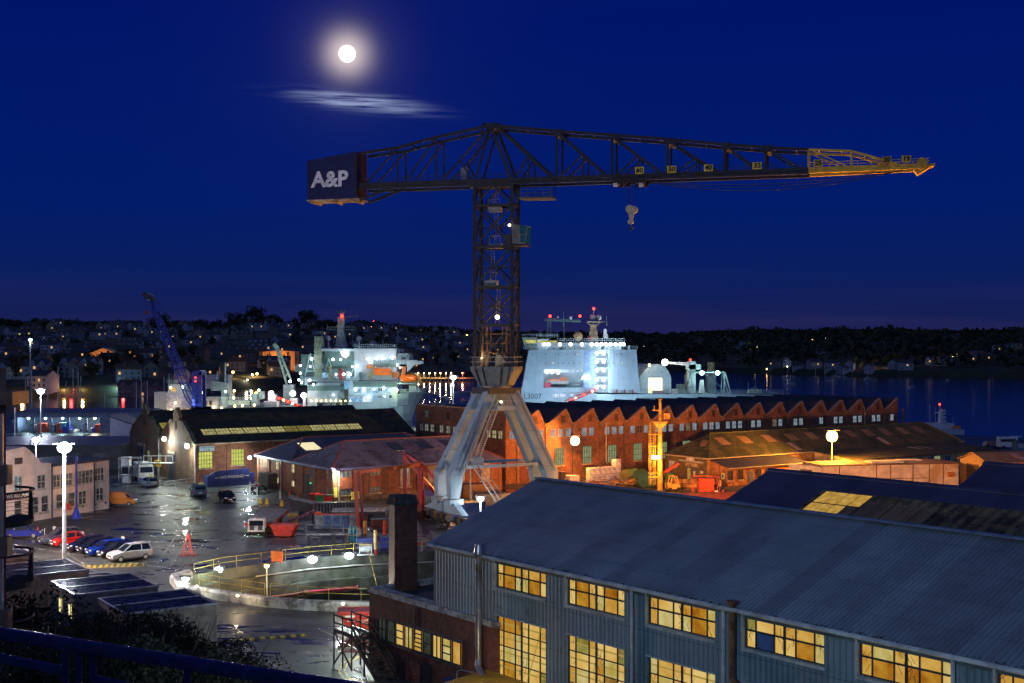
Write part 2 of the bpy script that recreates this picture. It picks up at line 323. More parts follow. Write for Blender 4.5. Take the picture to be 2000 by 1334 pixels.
# dry dock: stepped side, floor
CONC = M('dock_stone', (.10,.098,.08), .6, var=.45, scale=.5, bump=.4, dirt=(.05,.055,.025), bscale=6)
mb = MB(); NS = 6
def stp(i, j, side):
    A, B = (FAR[i], NEAR[i]) if side else (NEAR[i], FAR[i]); wd = (B-A).length
    k = min(.46, (1.15 if side else .25)*j/wd); p = A.lerp(B, k); p.z = -1.05*j; return p
for side in (1, 0):
    for i in range(7):
        for j in range(NS):
            a, b_ = stp(i,j,side), stp(i+1,j,side); c, d = stp(i+1,j+1,side), stp(i,j+1,side)
            a2, b2 = a+V((0,0,-1.05)), b_+V((0,0,-1.05)); mb.quad(a, b_, b2, a2); mb.quad(a2, b2, c, d)
    
for i in range(7): mb.quad(stp(i,NS,1), stp(i+1,NS,1), stp(i+1,NS,0), stp(i,NS,0))
for e in (0, 7):
    for j in range(NS): mb.quad(stp(e,j,1), stp(e,j,0), stp(e,j+1,0), stp(e,j+1,1))
tag(mb.build('dry_dock', CONC), kind='structure')
# moss and weeds on the near floor of the dock
mb = MB(); rnd = random.Random(3)
for k in range(2600):
    i = rnd.choice([3,4,4,5,5,5]); f = rnd.random(); s_ = .38+.2*rnd.random()
    a = FAR[i].lerp(FAR[i+1], f); b_ = NEAR[i].lerp(NEAR[i+1], f); p = a.lerp(b_, s_); p.z = -6.2; h = .2+rnd.random()*rnd.random()*1.1; an = rnd.random()*3.14; w_ = .10
    e = V((math.cos(an)*w_, math.sin(an)*w_, 0)); ln = V((rnd.uniform(-.3,.3), rnd.uniform(-.3,.3), h)); mb.add([p-e, p+e, p+ln], [(0,1,2)])
tag(mb.build('dock_weeds', M('weeds', (.14,.15,.04), .8, col2=(.05,.07,.015))), 'yellow green weeds growing on the dry dock floor', 'weeds', kind='stuff')
# painted lines
WL = M('line_paint', (.42,.42,.38), .5, var=.5, scale=2.5, dirt=(.08,.08,.08)); YL = M('yellow_paint', (.55,.36,.03), .5, var=.5, scale=2.5, dirt=(.08,.07,.05))
def line(mb, p, q, w_=.12, z=.006):
    p, q = V(p), V(q); d = (q-p).normalized(); n = V((-d.y, d.x, 0))*w_/2; up = V((0,0,z)); mb.quad(p-n+up, p+n+up, q+n+up, q-n+up)
mb = MB()
for a, b_ in (((20,1064),(350,1113)), ((118,1074),(165,1102)), ((466,1233),(486,1242)), ((466,1258),(502,1278)), ((515,1287),(554,1310)), ((640,1236),(700,1270)), ((628,1232),(640,1236)), ((480,975),(600,1005)), ((545,1010),(585,1000)), ((90,1040),(350,1075))):
    line(mb, G(*a), G(*b_))
for k in range(9): line(mb, G(150+k*24,1075-k*.5)+V((0,0,0)), G(138+k*24,1068-k*.5), .1)
tag(mb.build('road_marking', WL), kind='structure')
mb = MB()
A, B, C_, D = G(150,1105), G(279,1099), G(280,1105), G(158,1111)
line(mb, A, B); line(mb, B, C_); line(mb, C_, D); line(mb, D, A)
for k in range(1, 11): f = k/11; line(mb, A.lerp(B, f), D.lerp(C_, f-.06), .3, .007)
pa = [G(728,1334), G(672,1326), G(662,1312), G(668,1296), G(690,1284), G(725,1278)]
for a, b_ in zip(pa[:-1], pa[1:]): line(mb, a, b_, .12)
for a, b_ in zip(pa[:-1], pa[1:]): line(mb, a+V((.35,.1,0)), b_+V((.35,.1,0)), .12)
tag(mb.build('road_marking', YL), kind='structure')
mb = MB()   # sunken crane rails
for o in (0, 1.5):
    ps = [G(305,1103)+V((o,0,0)), G(335,1060)+V((o,0,0)), G(352,1035)+V((o,0,0)), G(345,1022)+V((o,0,0)), G(320,1010)+V((o,0,0)), G(290,1000)+V((o,0,0))]
    for a, b_ in zip(ps[:-1], ps[1:]): line(mb, a, b_, .14, .008)
for o in (0, .5): line(mb, G(330,1130)+V((o,0,0)), G(400,1062)+V((o,0,0)), .08, .008); line(mb, G(400,1062)+V((o,0,0)), G(560,1015)+V((o,0,0)), .08, .008)
for k, (px, py) in enumerate(((400,1010),(455,1030),(330,1000),(540,1225),(600,1275),(420,1085),(250,1012),(300,1140))):   # drain and access covers
    g = G(px, py); mb.prism([g+V((math.cos(x)*.45, math.sin(x)*.45, .005)) for x in [j*.785 for j in range(8)]], (0,0,.004))
tag(mb.build('rail_track', M('worn_rail', (.16,.16,.15), .45, .5, .4)), kind='structure')
# speed hump
t_ = thing('speed_hump', 'black rubber speed hump with pale yellow stripes across the road', 'speed hump', G(512,1248))
a, b_ = G(436,1253), G(596,1240); d = (b_-a).normalized(); n = V((-d.y, d.x, 0)); mb = MB(); my = MB(); N = 16
for k in range(N):
    p, q = a.lerp(b_, k/N), a.lerp(b_, (k+1)/N)
    (my if k % 2 else mb).prism([p-n*.45+V((0,0,.003)), p-n*.2+V((0,0,.08)), p+n*.2+V((0,0,.08)), p+n*.45+V((0,0,.003))], q-p)
mb.build('hump_body', M('black_rubber', (.03,.03,.03), .7), t_); my.build('stripe', YL, t_)
# kerb of painted concrete round the near side of the dock
t_ = thing('dock_kerb', 'thick whitewashed kerb wall curving round the near edge of the dry dock', 'kerb wall', NEAR[3])
WH = M('whitewash', (.62,.62,.58), .6, var=.2, scale=1.5, bump=.4, dirt=(.16,.13,.10))
ns = []
for i in range(7):
    for k in range(4): ns.append(NEAR[i].lerp(NEAR[i+1], k/4))
ns = [FAR[1].lerp(FAR[0], .3), FAR[0]+V((-.6,.2,0))]+[V((p.x-.05, p.y-.7, 0)) for p in ns[1:]]
for g0 in range(0, len(ns)-1, 3):
    mb = MB(); seg = ns[g0:g0+4]
    for a, b_ in zip(seg[:-1], seg[1:]):
        d = (b_-a).normalized(); n = V((-d.y, d.x, 0)); b2 = b_+d*.06
        mb.prism([a-n*.45, a-n*.42+V((0,0,.6)), a-n*.25+V((0,0,.8)), a+n*.25+V((0,0,.8)), a+n*.42+V((0,0,.6)), a+n*.45], b2-a)
    mb.build('kerb_block', WH, t_)
RY = M('railing_yellow', (.60,.47,.08), .45, var=.3, scale=3, dirt=(.2,.1,.03))
def railing(pts, label, h=1.1, step=2.4, mat=RY, r=.026, group='yellow railings round the dry dock', name='railing', rails=(1, .55)):
    t = thing(name, label, 'railing', pts[0], group=group); mb = MB(); L_ = [0]
    for a, b_ in zip(pts[:-1], pts[1:]): L_.append(L_[-1]+(b_-a).length)
    for f in rails: mb.path([p+V((0,0,h*f)) for p in pts], r)
    mb.build('rail', mat, t); n = max(2, int(L_[-1]/step))
    for k in range(n+1):
        s = L_[-1]*k/n; i = max(j for j in range(len(L_)-1) if L_[j] <= s+1e-6); p = pts[i].lerp(pts[i+1], (s-L_[i])/(L_[i+1]-L_[i])); m = MB(); m.tube(p, p+V((0,0,h)), r); m.build('post', mat, t)
    return t
up = V((0,0,.0))
railing([p+V((.1,.35,0)) for p in FAR[1:5]], 'yellow railing on the far left edge of the dry dock behind the floodlights')
railing([p+V((.1,.35,0)) for p in FAR[4:]], 'yellow railing on the far right edge of the dry dock beside the chimney')
railing([NEAR[1].lerp(NEAR[2],.2)+V((0,-.55,.8)), NEAR[2]+V((0,-.65,.8)), NEAR[3]+V((0,-.7,.8))], 'yellow railing just inside the white kerb at the nose of the dock')
railing([NEAR[3]+V((.5,-.7,.8)), NEAR[4]+V((0,-.7,.8)), NEAR[5]+V((0,-.7,.8)), NEAR[6]+V((0,-.7,.8))], 'yellow railing just inside the white kerb nearest the red skip')
t_ = thing('handrail', 'pale yellow handrail sloping down the dock steps beside the chimney', 'handrail', G(722,1085)); mb = MB(); a = stp(5,0,1)+V((1,-.5,.9)); b_ = stp(5,6,1)+V((2.5,-1,.9)); mb.path([a, b_], .04); mb.tube(a-V((0,0,.9)), a, .04); mb.tube(b_-V((0,0,.9)), b_, .04); mb.build('rail', RY, t_)
t_ = thing('pipeline', 'long pipe running along the dock steps, rusty then bright pink red', 'pipe', stp(3,3,1))
q = [stp(1,5,1), stp(2,4,1), stp(3,3,1), stp(4,3,1)]; q = [p+V((0,-.5,.35)) for p in q]; mb = MB(); mb.path(q, .2, 8)
for p in q: mb.tube(p-V((.2,0,0)), p+V((.2,0,0)), .28)
mb.build('rusty_pipe', M('rust_pipe', (.30,.09,.03), .6, var=.4, scale=4), t_, True)
q2 = [q[-1]+V((.1,0,0)), (stp(4,3,1)).lerp(stp(5,3,1), .95)+V((0,-.5,.35))]; mb = MB(); mb.path(q2, .2, 8); mb.tube(q2[-1], q2[-1]+V((.15,0,0)), .3); mb.build('red_pipe', M('red_pipe', (.5,.04,.07), .5), t_, True)
mb = MB()
for j in (1, 3, 5):
    mb.path([stp(i, j, 1)+V((0,-.25,.12)) for i in range(3, 8)], .07, 5)
mb.build('service_pipe', M('pale_pipe', (.4,.38,.34), .5), t_)

def lerp_t(tab, x):
    if x <= tab[0][0]: return tab[0][1]
    for (a, va), (b, vb) in zip(tab[:-1], tab[1:]):
        if x <= b: return va+(vb-va)*(x-a)/(b-a)
    return tab[-1][1]
SH = [(-300,600), (0,640), (300,680), (480,800), (780,950), (930,1150), (1100,1450), (1300,1550), (1500,1350), (1640,1230), (1800,1190), (2300,1120)]
RD = [(-300,1700), (480,1750), (930,2100), (1100,2400), (1300,2300), (1600,2000), (2300,1850)]
SK = [(-300,634), (0,635), (100,636), (200,638), (300,640), (420,640), (480,630), (520,632), (560,636), (620,636), (700,637), (760,642), (860,648), (940,653), (1040,657), (1170,658), (1217,656), (1300,659), (1380,655), (1430,650), (1500,652), (1595,655), (1655,650), (1800,652), (1870,655), (2000,650), (2300,648)]
def hz(px, y):
    d0, d1 = lerp_t(SH, px), lerp_t(RD, px); zr = EYE+(HY-lerp_t(SK, px))/F*d1; t = (y-d0)/(d1-d0)
    if t < 0: return -3.6+max(-8, t*400)
    if t > 1: return zr-(t-1)*60
    q_ = min(1, t/.012); return -3.5*(1-q_)+q_*(1.2+(zr-1.2)*(t**.9))+1.5*math.sin(px*.05+t*9)*min(1, t*6)
mb = MB(); cols = list(range(-300, 2301, 20)); rows = [-.03, 0, .006, .012]+[.03+.97*k/26 for k in range(27)]+[1.1, 1.3]
for t in rows:
    for px in cols:
        d0, d1 = lerp_t(SH, px), lerp_t(RD, px); y = d0+t*(d1-d0); mb.v.append(V(((px-CX)/F*y, y, hz(px, y))))
n_ = len(cols); fs = [(j*n_+i, j*n_+i+1, (j+1)*n_+i+1, (j+1)*n_+i) for j in range(len(rows)-1) for i in range(n_-1)]; mb.f += fs; mb.mi += [0]*len(fs)
HILL = M('hill_scrub', (.030,.034,.016), .95, var=.5, scale=.02, bump=0, col2=(.012,.012,.008))
tag(mb.build('hills', HILL, smooth=True), kind='structure')
mb = MB(); rr = random.Random(5); top = []
tab = [(-300,626), (0,627), (60,629), (120,628), (190,627), (250,629), (300,635), (500,648), (700,650), (2300,655)]
for k in range(-300, 2301, 15):
    y = 3600; z = EYE+(HY-lerp_t(tab, k)-rr.uniform(-.6,.6))/F*y; top.append((V(((k-CX)/F*y, y, z)), V(((k-CX)/F*y*.8, y*.8, -4))))
for (a, b_), (c, d) in zip(top[:-1], top[1:]): mb.quad(a, c, d, b_); mb.quad(a, c, V((c.x*1.3, c.y*1.3, -4)), V((a.x*1.3, a.y*1.3, -4)))
tag(mb.build('far_hills', HILL), kind='structure')

# ------------------------------------------------------------------ trees
LEAF = M('dark_leaf', (.032,.04,.014), .8, col2=(.01,.013,.006)); BARK = M('bark', (.06,.045,.03), .9)
def crown(seed, n, R, H, sz, z0):
    r = random.Random(seed); mb = MB(); lumps = [(V((r.uniform(-.55,.55)*R, r.uniform(-.55,.55)*R, z0+H*r.uniform(.1,.9))), R*r.uniform(.28,.6)) for _ in range(9)]
    for k in range(n):
        c, q = r.choice(lumps); d = V((r.gauss(0,1), r.gauss(0,1), r.gauss(0,1))).normalized()*q*r.uniform(.75,1.08); p = c+d
        a = V((r.gauss(0,1), r.gauss(0,1), r.gauss(0,1))).normalized()*sz*r.uniform(.5,1.2); b = V((r.gauss(0,1), r.gauss(0,1), r.gauss(0,1))).cross(a).normalized()*sz*r.uniform(.4,.9)
        mb.quad(p-a, p-b*.7, p+a, p+b*.7)
    return mb
def tree_proto(seed, n=260, R=4.5, H=7, sz=.9, z0=3, name='tree', label='', group=None):
    t = thing(name, label, 'tree', group=group); r = random.Random(seed+50)
    crown(seed, n, R, H, sz, z0).build('crown', LEAF, t)
    mb = MB(); mb.tube((0,0,-1.5), (0,0,z0+H*.5), R*.09, R*.04, 6)
    for k in range(5): a = r.random()*6.28; mb.tube((0,0,z0*.8+k*.4), (math.cos(a)*R*.6, math.sin(a)*R*.6, z0+H*r.uniform(.4,.8)), R*.035, R*.012, 5)
    mb.build('trunk', BARK, t); return t
rr = random.Random(11)
TG = 'dark trees among the houses of the hillside town'
TP = [tree_proto(s, 230, 5+s*.6, 7+s, 1.1, 2.5, label='dark leafy tree growing among the houses of the hillside town', group=TG) for s in range(3)]
used = [0]*3
def hill_tree(px, t, s=1.0):
    d0, d1 = lerp_t(SH, px), lerp_t(RD, px); y = d0+t*(d1-d0); k = rr.randrange(3)
    place(TP[k], used[k], ((px-CX)/F*y, y, hz(px, y)), rr.random()*6, s=s*rr.uniform(.8,1.25)); used[k] += 1
for px, s in ((300,1.3),(318,1.5),(392,1.2),(402,1.3),(418,1.2),(428,1.1),(452,1.5),(466,1.3),(484,1.6),(494,1.9),(505,1.6),(512,1.4),(524,1.3),(532,1.4),(541,1.5),(549,1.4),(575,1.2),(590,1.6),(598,1.5),(606,1.7),(613,1.4),(640,1.1)): hill_tree(px, .97, s)
for k in range(120): hill_tree(rr.uniform(0, 915), rr.choice([.05,.12,.2,.3,.42,.52,.62,.75,.86,.95]), rr.uniform(.7,1.1))
# woods seen as one mass on the far shore and ridges
mb = MB(); r = random.Random(9)
def puff(px, t, R):
    d0, d1 = lerp_t(SH, px), lerp_t(RD, px); y = d0+t*(d1-d0); c = V(((px-CX)/F*y, y, hz(px, y)+R*.35))
    for k in range(13):
        d = V((r.gauss(0,1), r.gauss(0,1), abs(r.gauss(0,.8)))).normalized()*R*r.uniform(.7,1.1); a = V((r.gauss(0,1), r.gauss(0,1), r.gauss(0,1))).normalized()*R*.42; b = a.cross(V((r.gauss(0,1), r.gauss(0,1), r.gauss(0,1)))).normalized()*R*.38
        p = c+d; mb.quad(p-a, p-b, p+a, p+b)
for k in range(420): puff(r.uniform(920, 2050), 1-.04*r.random(), r.uniform(4, 6.5))
for k in range(900): puff(r.uniform(1020, 2050), r.random()**.8*.95+.03, r.uniform(5, 10))
for k in range(160): puff(r.uniform(640, 930), 1-.05*r.random(), r.uniform(4, 7))
for k in range(260): puff(r.uniform(-20, 660), 1-.08*r.random(), r.uniform(4, 7))
tag(mb.build('far_woods', LEAF), 'dark woods covering the far shore and the ridges behind the harbour', 'woods', kind='stuff')
# shrubs on the bank under the terrace
BG = 'dark shrubs on the bank below the railing'
def shrub(seed):
    t = thing('shrub', 'x', 'shrub', group=BG); r = random.Random(seed); crown(seed, 4200, 2.6, 3.2, .11, .3).build('foliage', M('shrub_leaf', (.025,.032,.012), .7, col2=(.008,.012,.006)), t)
    mb = MB()
    for k in range(26): a = r.random()*6.28; e = r.uniform(.4,1.05); mb.tube((0,0,-.4), (math.cos(a)*2.4*e, math.sin(a)*2.4*e, 1.5+r.random()*2.8), .05, .012, 4)
    mb.build('branch', BARK, t); return t
SPp = [shrub(s) for s in range(3)]; us = [0]*3
for i, (px, pyt, d, s, lb) in enumerate(((25,1178,50,1.15,'tall dark shrub beside the apartment block at the left edge'), (75,1192,52,1,'dark shrub in front of the first lit cabin window'), (125,1203,54,1,'low dark shrub below the second lit cabin window'), (185,1205,54,1,'dark shrub hiding the near corner of the middle grey cabin'), (240,1200,55,1,'round dark shrub below the roof edge of the nearest cabin'), (300,1205,56,1.05,'dark shrub against the wall of the nearest cabin'), (350,1210,57,1.1,'tallest dark shrub against the cabin wall, twiggy at the top'), (400,1250,58,.95,'dark shrub at the right hand end of the cabin wall'), (445,1262,58,.85,'spreading dark shrub beside the speed hump'), (480,1292,57,.8,'small dark shrub nearest the road, last of the row'), (60,1240,40,1.1,'dark shrub in the shadow left of the railing posts'), (160,1240,42,1.1,'dark shrub behind the three railing posts'), (270,1250,42,1.1,'dark shrub low behind the middle of the railing'), (380,1290,44,.95,'dark shrub just above the top rail near the fourth post'))):
    p = P(px, pyt, d); k = i % 3; s *= .92; place(SPp[k], us[k], (p.x, d, p.z-3.9*s), i*1.3, lb, s=s); us[k] += 1
# ------------------------------------------------------------------ shared building materials
FRAME_D = M('dark_frame', (.05,.045,.05), .5); FRAME_L = M('pale_frame', (.6,.58,.52), .5); DG = glass()
PIPE = M('grey_pipe', (.35,.36,.38), .4, .3); ZINC = M('zinc', (.45,.46,.5), .35, .8, dirt=(.2,.15,.1)); RUSTY = M('rusty_metal', (.2,.09,.04), .7, .2, var=.5, scale=3)
LITX = [EM('lit_glass_brown', (.62,.34,.06), .55, (.30,.14,.02), 1.0), EM('lit_glass_olive', (.55,.52,.14), .55, (.35,.28,.05), 1.2)]; LITY = [EM('lit_glass_a', (.92,.58,.13), .66, (.72,.34,.04), .8), EM('lit_glass_b', (.95,.68,.22), .76, (.80,.46,.09), .6), EM('lit_glass_c', (.80,.40,.04), .6, (.42,.13,.005), .9), EM('lit_glass_d', (.85,.72,.30), .7, (.60,.44,.08), 1.2)]
REDB = BRICK('red_brick', (.34,.085,.025), (.25,.06,.02), (.22,.15,.10)); BROWNB = BRICK('brown_brick', (.21,.10,.055), (.15,.075,.04), (.2,.15,.11)); STONE = M('pale_stone', (.42,.33,.22), .8, var=.3, dirt=(.15,.1,.07))
TW = V((.626,-.78)); TP_ = V((.78,.626))
def window(fr, par, a0, a1, z0, z1, pane, nx=2, ny=2, fmat=None, o=.0, bw=.06, sill=None, rnd=None, mats=None, name='window'):
    """one window: glazing in one mesh, frame (and sill) as sub-parts"""
    fmat = fmat or FRAME_D; mb = MB(); W = mb.v; cw, ch = (a1-a0)/nx, (z1-z0)/ny
    for i in range(nx):
        for j in range(ny): fr.box(mb, a0+i*cw, a0+(i+1)*cw, z0+j*ch, z0+(j+1)*ch, o+.01, o+.04+.002*((i+j) % 2), (rnd.choice(range(len(mats))) if mats else 0))
    p = mb.build(name, mats or pane, par); f = MB()
    for i in range(nx+1): fr.box(f, a0+i*cw-bw/2, a0+i*cw+bw/2, z0-bw/2, z1+bw/2, o+.045, o+.10)
    for j in range(ny+1): fr.box(f, a0-bw/2, a1+bw/2, z0+j*ch-bw/2, z0+j*ch+bw/2, o+.05, o+.105)
    f.build('frame', fmat, p)
    if sill: m = MB(); fr.box(m, a0-.15, a1+.15, z0-.22, z0-bw/2, o+.01, o+.2); m.build('sill', sill, p)
    return p
def gutter(fr, par, a0, a1, z, o, mat, r=.09): m = MB(); m.tube(fr.w(a0,z,o), fr.w(a1,z,o), r, n=6); return m.build('gutter', mat, par)
def downpipe(fr, par, a, z0, z1, mat=PIPE, r=.07, o=.15): m = MB(); m.tube(fr.w(a,z0,o), fr.w(a,z1,o), r, n=6); m.tube(fr.w(a,z0+1.5,o), fr.w(a,z0+1.6,o), r*1.5, n=6); return m.build('downpipe', mat, par)

# ------------------------------------------------------------------ big blue grey shed in the foreground
SO = V((-4.94, 78)); SF = Fr(SO, TW); LEN = 47; EV, RZ, HW = 9.3, 12.7, 8.8
t = thing('industrial_shed', 'long blue grey corrugated shed with rows of glowing yellow windows', 'shed', (SO.x, SO.y, 0)); SHED = t
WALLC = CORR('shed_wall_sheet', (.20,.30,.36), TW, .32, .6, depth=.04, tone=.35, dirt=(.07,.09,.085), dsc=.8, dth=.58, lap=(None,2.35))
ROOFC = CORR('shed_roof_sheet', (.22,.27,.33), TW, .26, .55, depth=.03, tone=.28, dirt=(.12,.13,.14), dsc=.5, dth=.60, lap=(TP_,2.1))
bays = [(6.43,10.94), (12.82,17.3), (19.1,23.63), (25.5,30.05), (31.9,36.4), (38.3,42.8)]
mb = MB(); cuts = [0]+[c for b in bays for c in b]+[LEN]
def wallq(a0, a1, z0, z1): SF.box(mb, a0, a1, z0, z1, -.3, 0)
for i in range(0, len(cuts), 2): wallq(cuts[i], cuts[i+1], 0, EV)
for a0, a1 in bays: wallq(a0, a1, 9.12, EV); wallq(a0, a1, 5.83, 7.5); wallq(a0, a1, 0, 2.3)
mb.prism([SF.w(0,0,-.3), SF.w(0,0,-17.6), SF.w(0,EV,-17.6), SF.w(0,RZ,-8.8), SF.w(0,EV,-.3)], tuple(TW*.3)+(0,))
mb.prism([SF.w(LEN-.3,0,-.3), SF.w(LEN-.3,0,-17.6), SF.w(LEN-.3,EV,-17.6), SF.w(LEN-.3,RZ,-8.8), SF.w(LEN-.3,EV,-.3)], tuple(TW*.3)+(0,))
SF.box(mb, 0, LEN, 0, EV, -17.6, -17.3)
mb.build('wall', WALLC, t)
mb = MB(); sl = (RZ-EV)/HW
mb.hexa([SF.w(-.3,EV-.12,.35), SF.w(LEN,EV-.12,.35), SF.w(LEN,RZ,-8.8), SF.w(-.3,RZ,-8.8), SF.w(-.3,EV,.35), SF.w(LEN,EV,.35), SF.w(LEN,RZ+.12,-8.8), SF.w(-.3,RZ+.12,-8.8)])
mb.hexa([SF.w(-.3,RZ,-8.8), SF.w(LEN,RZ,-8.8), SF.w(LEN,EV-.12,-17.9), SF.w(-.3,EV-.12,-17.9), SF.w(-.3,RZ+.12,-8.8), SF.w(LEN,RZ+.12,-8.8), SF.w(LEN,EV,-17.9), SF.w(-.3,EV,-17.9)])
mb.build('roof', ROOFC, t)
mb = MB(); m2 = MB()
mb.hexa([SF.w(-.35,RZ+.13,-8.4), SF.w(LEN,RZ+.13,-8.4), SF.w(LEN,RZ+.13,-9.2), SF.w(-.35,RZ+.13,-9.2), SF.w(-.35,RZ+.2,-8.6), SF.w(LEN,RZ+.2,-8.6), SF.w(LEN,RZ+.2,-9.0), SF.w(-.35,RZ+.2,-9.0)])
mb.build('ridge_cap', M('ridge_grey', (.24,.28,.32), .4), t)
fa = MB(); SF.box(fa, 0, LEN, EV-.42, EV-.14, .02, .1); fa.build('fascia', M('dark_fascia', (.10,.13,.13), .5), t)
gutter(SF, t, -.2, LEN, EV-.08, .42, M('gutter_grey', (.50,.52,.52), .4), .11)
m = MB(); r = random.Random(14)
for k in range(300):
    a = r.uniform(-.2, LEN); h = r.uniform(.02, .09); q = SF.w(a, EV+.02, .42-r.uniform(0, .35)); [m.tube(q, q+V((r.uniform(-.08,.08), r.uniform(-.05,.05), h)), .035*r.uniform(.4,1.3), .01, 4) for _ in range(2)]
m.build('gutter_moss', M('gutter_moss', (.03,.035,.015), .9), t)['kind'] = 'stuff'
r = random.Random(4)
for i, (a0, a1) in enumerate(bays):
    for z0, z1, ny in ((7.5, 9.12, 2), (2.3, 5.83, 4)):
        p0 = None; mb = MB(); f = MB(); nx = 6; ww = (a1-a0)
        xs = [0, .13, .37, .5, .64, .87, 1]
        for ii in range(6):
            for j in range(ny):
                u0, u1_ = a0+ww*xs[ii], a0+ww*xs[ii+1]; w0, w1 = z0+(z1-z0)*j/ny, z0+(z1-z0)*(j+1)/ny
                mi = 2 if (ny == 2 and ii in (1, 4) and r.random() < .55) else r.choice((0, 0, 1, 1, 3)) if ny == 2 else r.choice((1, 1, 3, 1, 0))
                if mi != 2 and r.random() < .13: mi = r.choice((5, 6, 2))
                if i == 3 and ny == 2 and ii == 1 and j == 0: mi = 4
                if ny == 4 and i == 0 and (ii, j) in ((1, 3), (0, 3), (1, 0)): mi = 2
                SF.box(mb, u0, u1_, w0, w1, -.16, -.13, mi)
        p = mb.build('window', LITY+[M('blue_board', (.08,.14,.32), .6)]+LITX, t)
        for ii, x in enumerate(xs): wd = .11 if ii in (0, 3, 6) else .05; SF.box(f, a0+ww*x-wd/2, a0+ww*x+wd/2, z0, z1, -.13, -.05)
        for j in range(ny+1): wd = .08 if (j == 1 and ny == 2) or j in (0, ny) else .05; SF.box(f, a0, a1, z0+(z1-z0)*j/ny-wd/2, z0+(z1-z0)*j/ny+wd/2, -.128, -.055)
        for k in range(26):  # creeper stems grown over the glass
            x = a0+ww*(r.choice((.03, .48, .52, .6, .97))+r.uniform(-.05,.05)); z = r.uniform(z0, z1-.3); q = V((r.uniform(-.3,.3), r.uniform(.15,.5)))
            f.tube(SF.w(x, z, -.1), SF.w(x+q.x, min(z1, z+q.y), -.1), .012, n=3)
        f.build('frame', M('window_iron', (.045,.045,.06), .5, var=.4, scale=3), p)
        if ny == 4:   # lamps and rails seen through the dirty glass
            m = MB()
            for k in range(4): z = z0+.5+k*.85; SF.box(m, a0+.1, a1-.1, z, z+.1, -.128, -.122)
            m.tube(SF.w(a0+ww*.6, z0, -.12), SF.w(a0+ww*.9, z1, -.12), .04, n=4) if i % 2 == 0 else None
            m.build('inner_rail', EM('dim_rail', (.55,.38,.08), .7), p)
    m = MB(); SF.box(m, a0-.12, a1+.12, 7.33, 7.45, .005, .16); SF.box(m, a0-.14, a0-.02, 7.3, 9.12, .005, .14); SF.box(m, a0-.12, a1+.12, 5.80, 5.88, .005, .09); m.build('window_surround', M('surround', (.42,.46,.46), .5), t)
for px in (1238, 1417, 1865): downpipe(SF, t, SF.sx(px), 0, EV-.1, M('down_grey', (.45,.48,.52), .4), .09)
m = MB(); a = SF.sx(1438); m.tube(SF.w(a, 5.9, .3), SF.w(a, 9.5, .3), .16, n=10); m.tube(SF.w(a, 5.9, .3), SF.w(a+.5, 5.4, .15), .16, n=8); m.tube(SF.w(a+.5,5.5,.15), SF.w(a+.5,3,.15), .14, n=8); m.tube(SF.w(a,9.5,.3), SF.w(a,9.62,.3), .3, n=10); SF.box(m, a+.2, a+.9, 4.7, 5.6, .02, .25); m.build('rusty_vent_pipe', RUSTY, t)
# tall flue against the wall
t = thing('flue_pipe', 'shiny metal flue with flared cap climbing the shed wall', 'flue', SF.w(5.7, 0, .5)); a = SF.sx(949); m = MB()
m.tube(SF.w(a, 3.0, .55), SF.w(a, 9.0, .55), .2, n=16)
for k in range(14): m.tube(SF.w(a, 3.1+k*.45, .55), SF.w(a, 3.14+k*.45, .55), .215, n=16)
m.build('pipe', ZINC, t, True); m = MB(); m.tube(SF.w(a,9.0,.55), SF.w(a,9.35,.55), .2, .31, 16); m.tube(SF.w(a,9.35,.55), SF.w(a,9.95,.55), .31, .22, 16); m.build('cap', ZINC, t, True)
m = MB(); m.tube(SF.w(a,3.05,.55), SF.w(a+.2,2.6,.7), .2, n=14); m.tube(SF.w(a+.2,2.63,.7), SF.w(a+.9,2.2,.85), .2, n=14); m.build('elbow', ZINC, t, True)
# ------------------------------------------------------------------ brick annex with outside stair, chimney, roof box
AO = V((-9.45, 84)); AF = Fr(AO, TW); t = thing('brick_annex', 'low dark red brick annex with a strip of windows in front of the shed', 'annex', (AO.x, AO.y, 0)); ANX = t
BA = BRICK('annex_brick', (.24,.06,.035), (.18,.045,.03), (.16,.10,.08), TW, (.025,.018,.018)); m = MB(); AF.box(m, 0, 14.1, 0, 5.05, -.35, .35); AF.box(m, 0, .35, 0, 5.05, -7.4, -.35); AF.box(m, 0, 7.5, 0, 5.05, -7.4, -7.0); m.build('wall', BA, t)
m = MB(); AF.box(m, -.1, 14.2, 5.05, 5.4, -.4, .42); AF.box(m, -.1, .4, 5.052, 5.4, -7.45, -.4); AF.box(m, -.1, 7.4, 5.052, 5.4, -7.5, -7.0); m.build('coping', M('coping_white', (.42,.45,.45), .6, var=.4, scale=2, dirt=(.12,.1,.09)), t)
m = MB(); AF.box(m, .35, 7.4, 4.8, 4.95, -7.0, -.4); m.build('roof', M('felt_roof', (.04,.045,.05), .6), t)
n = 9; a0, a1 = 1.2, 10.7; st = (a1-a0)/n; FR2 = MB()
for k in range(n):
    lit = k >= 2 and k not in (5,); mt = [LITY[0], LITY[1], LITY[1], LITY[3]][k % 4] if lit else EM('dim_pane', (.05,.06,.045), .8, (.02,.025,.02), 2)
    window(AF, t, a0+k*st+.1, a0+(k+1)*st-.1, 2.15, 3.55, mt, 1 if k % 3 else 2, [2, 1, 3, 1, 5][k % 5], FRAME_D, .36, .07)
m = MB(); AF.box(m, a0-.1, a1+.1, 1.98, 2.1, .36, .5); AF.box(m, a0-.1, a1+.1, 3.6, 3.72, .36, .45); m.build('sill', M('dark_sill', (.09,.08,.08), .7), t)
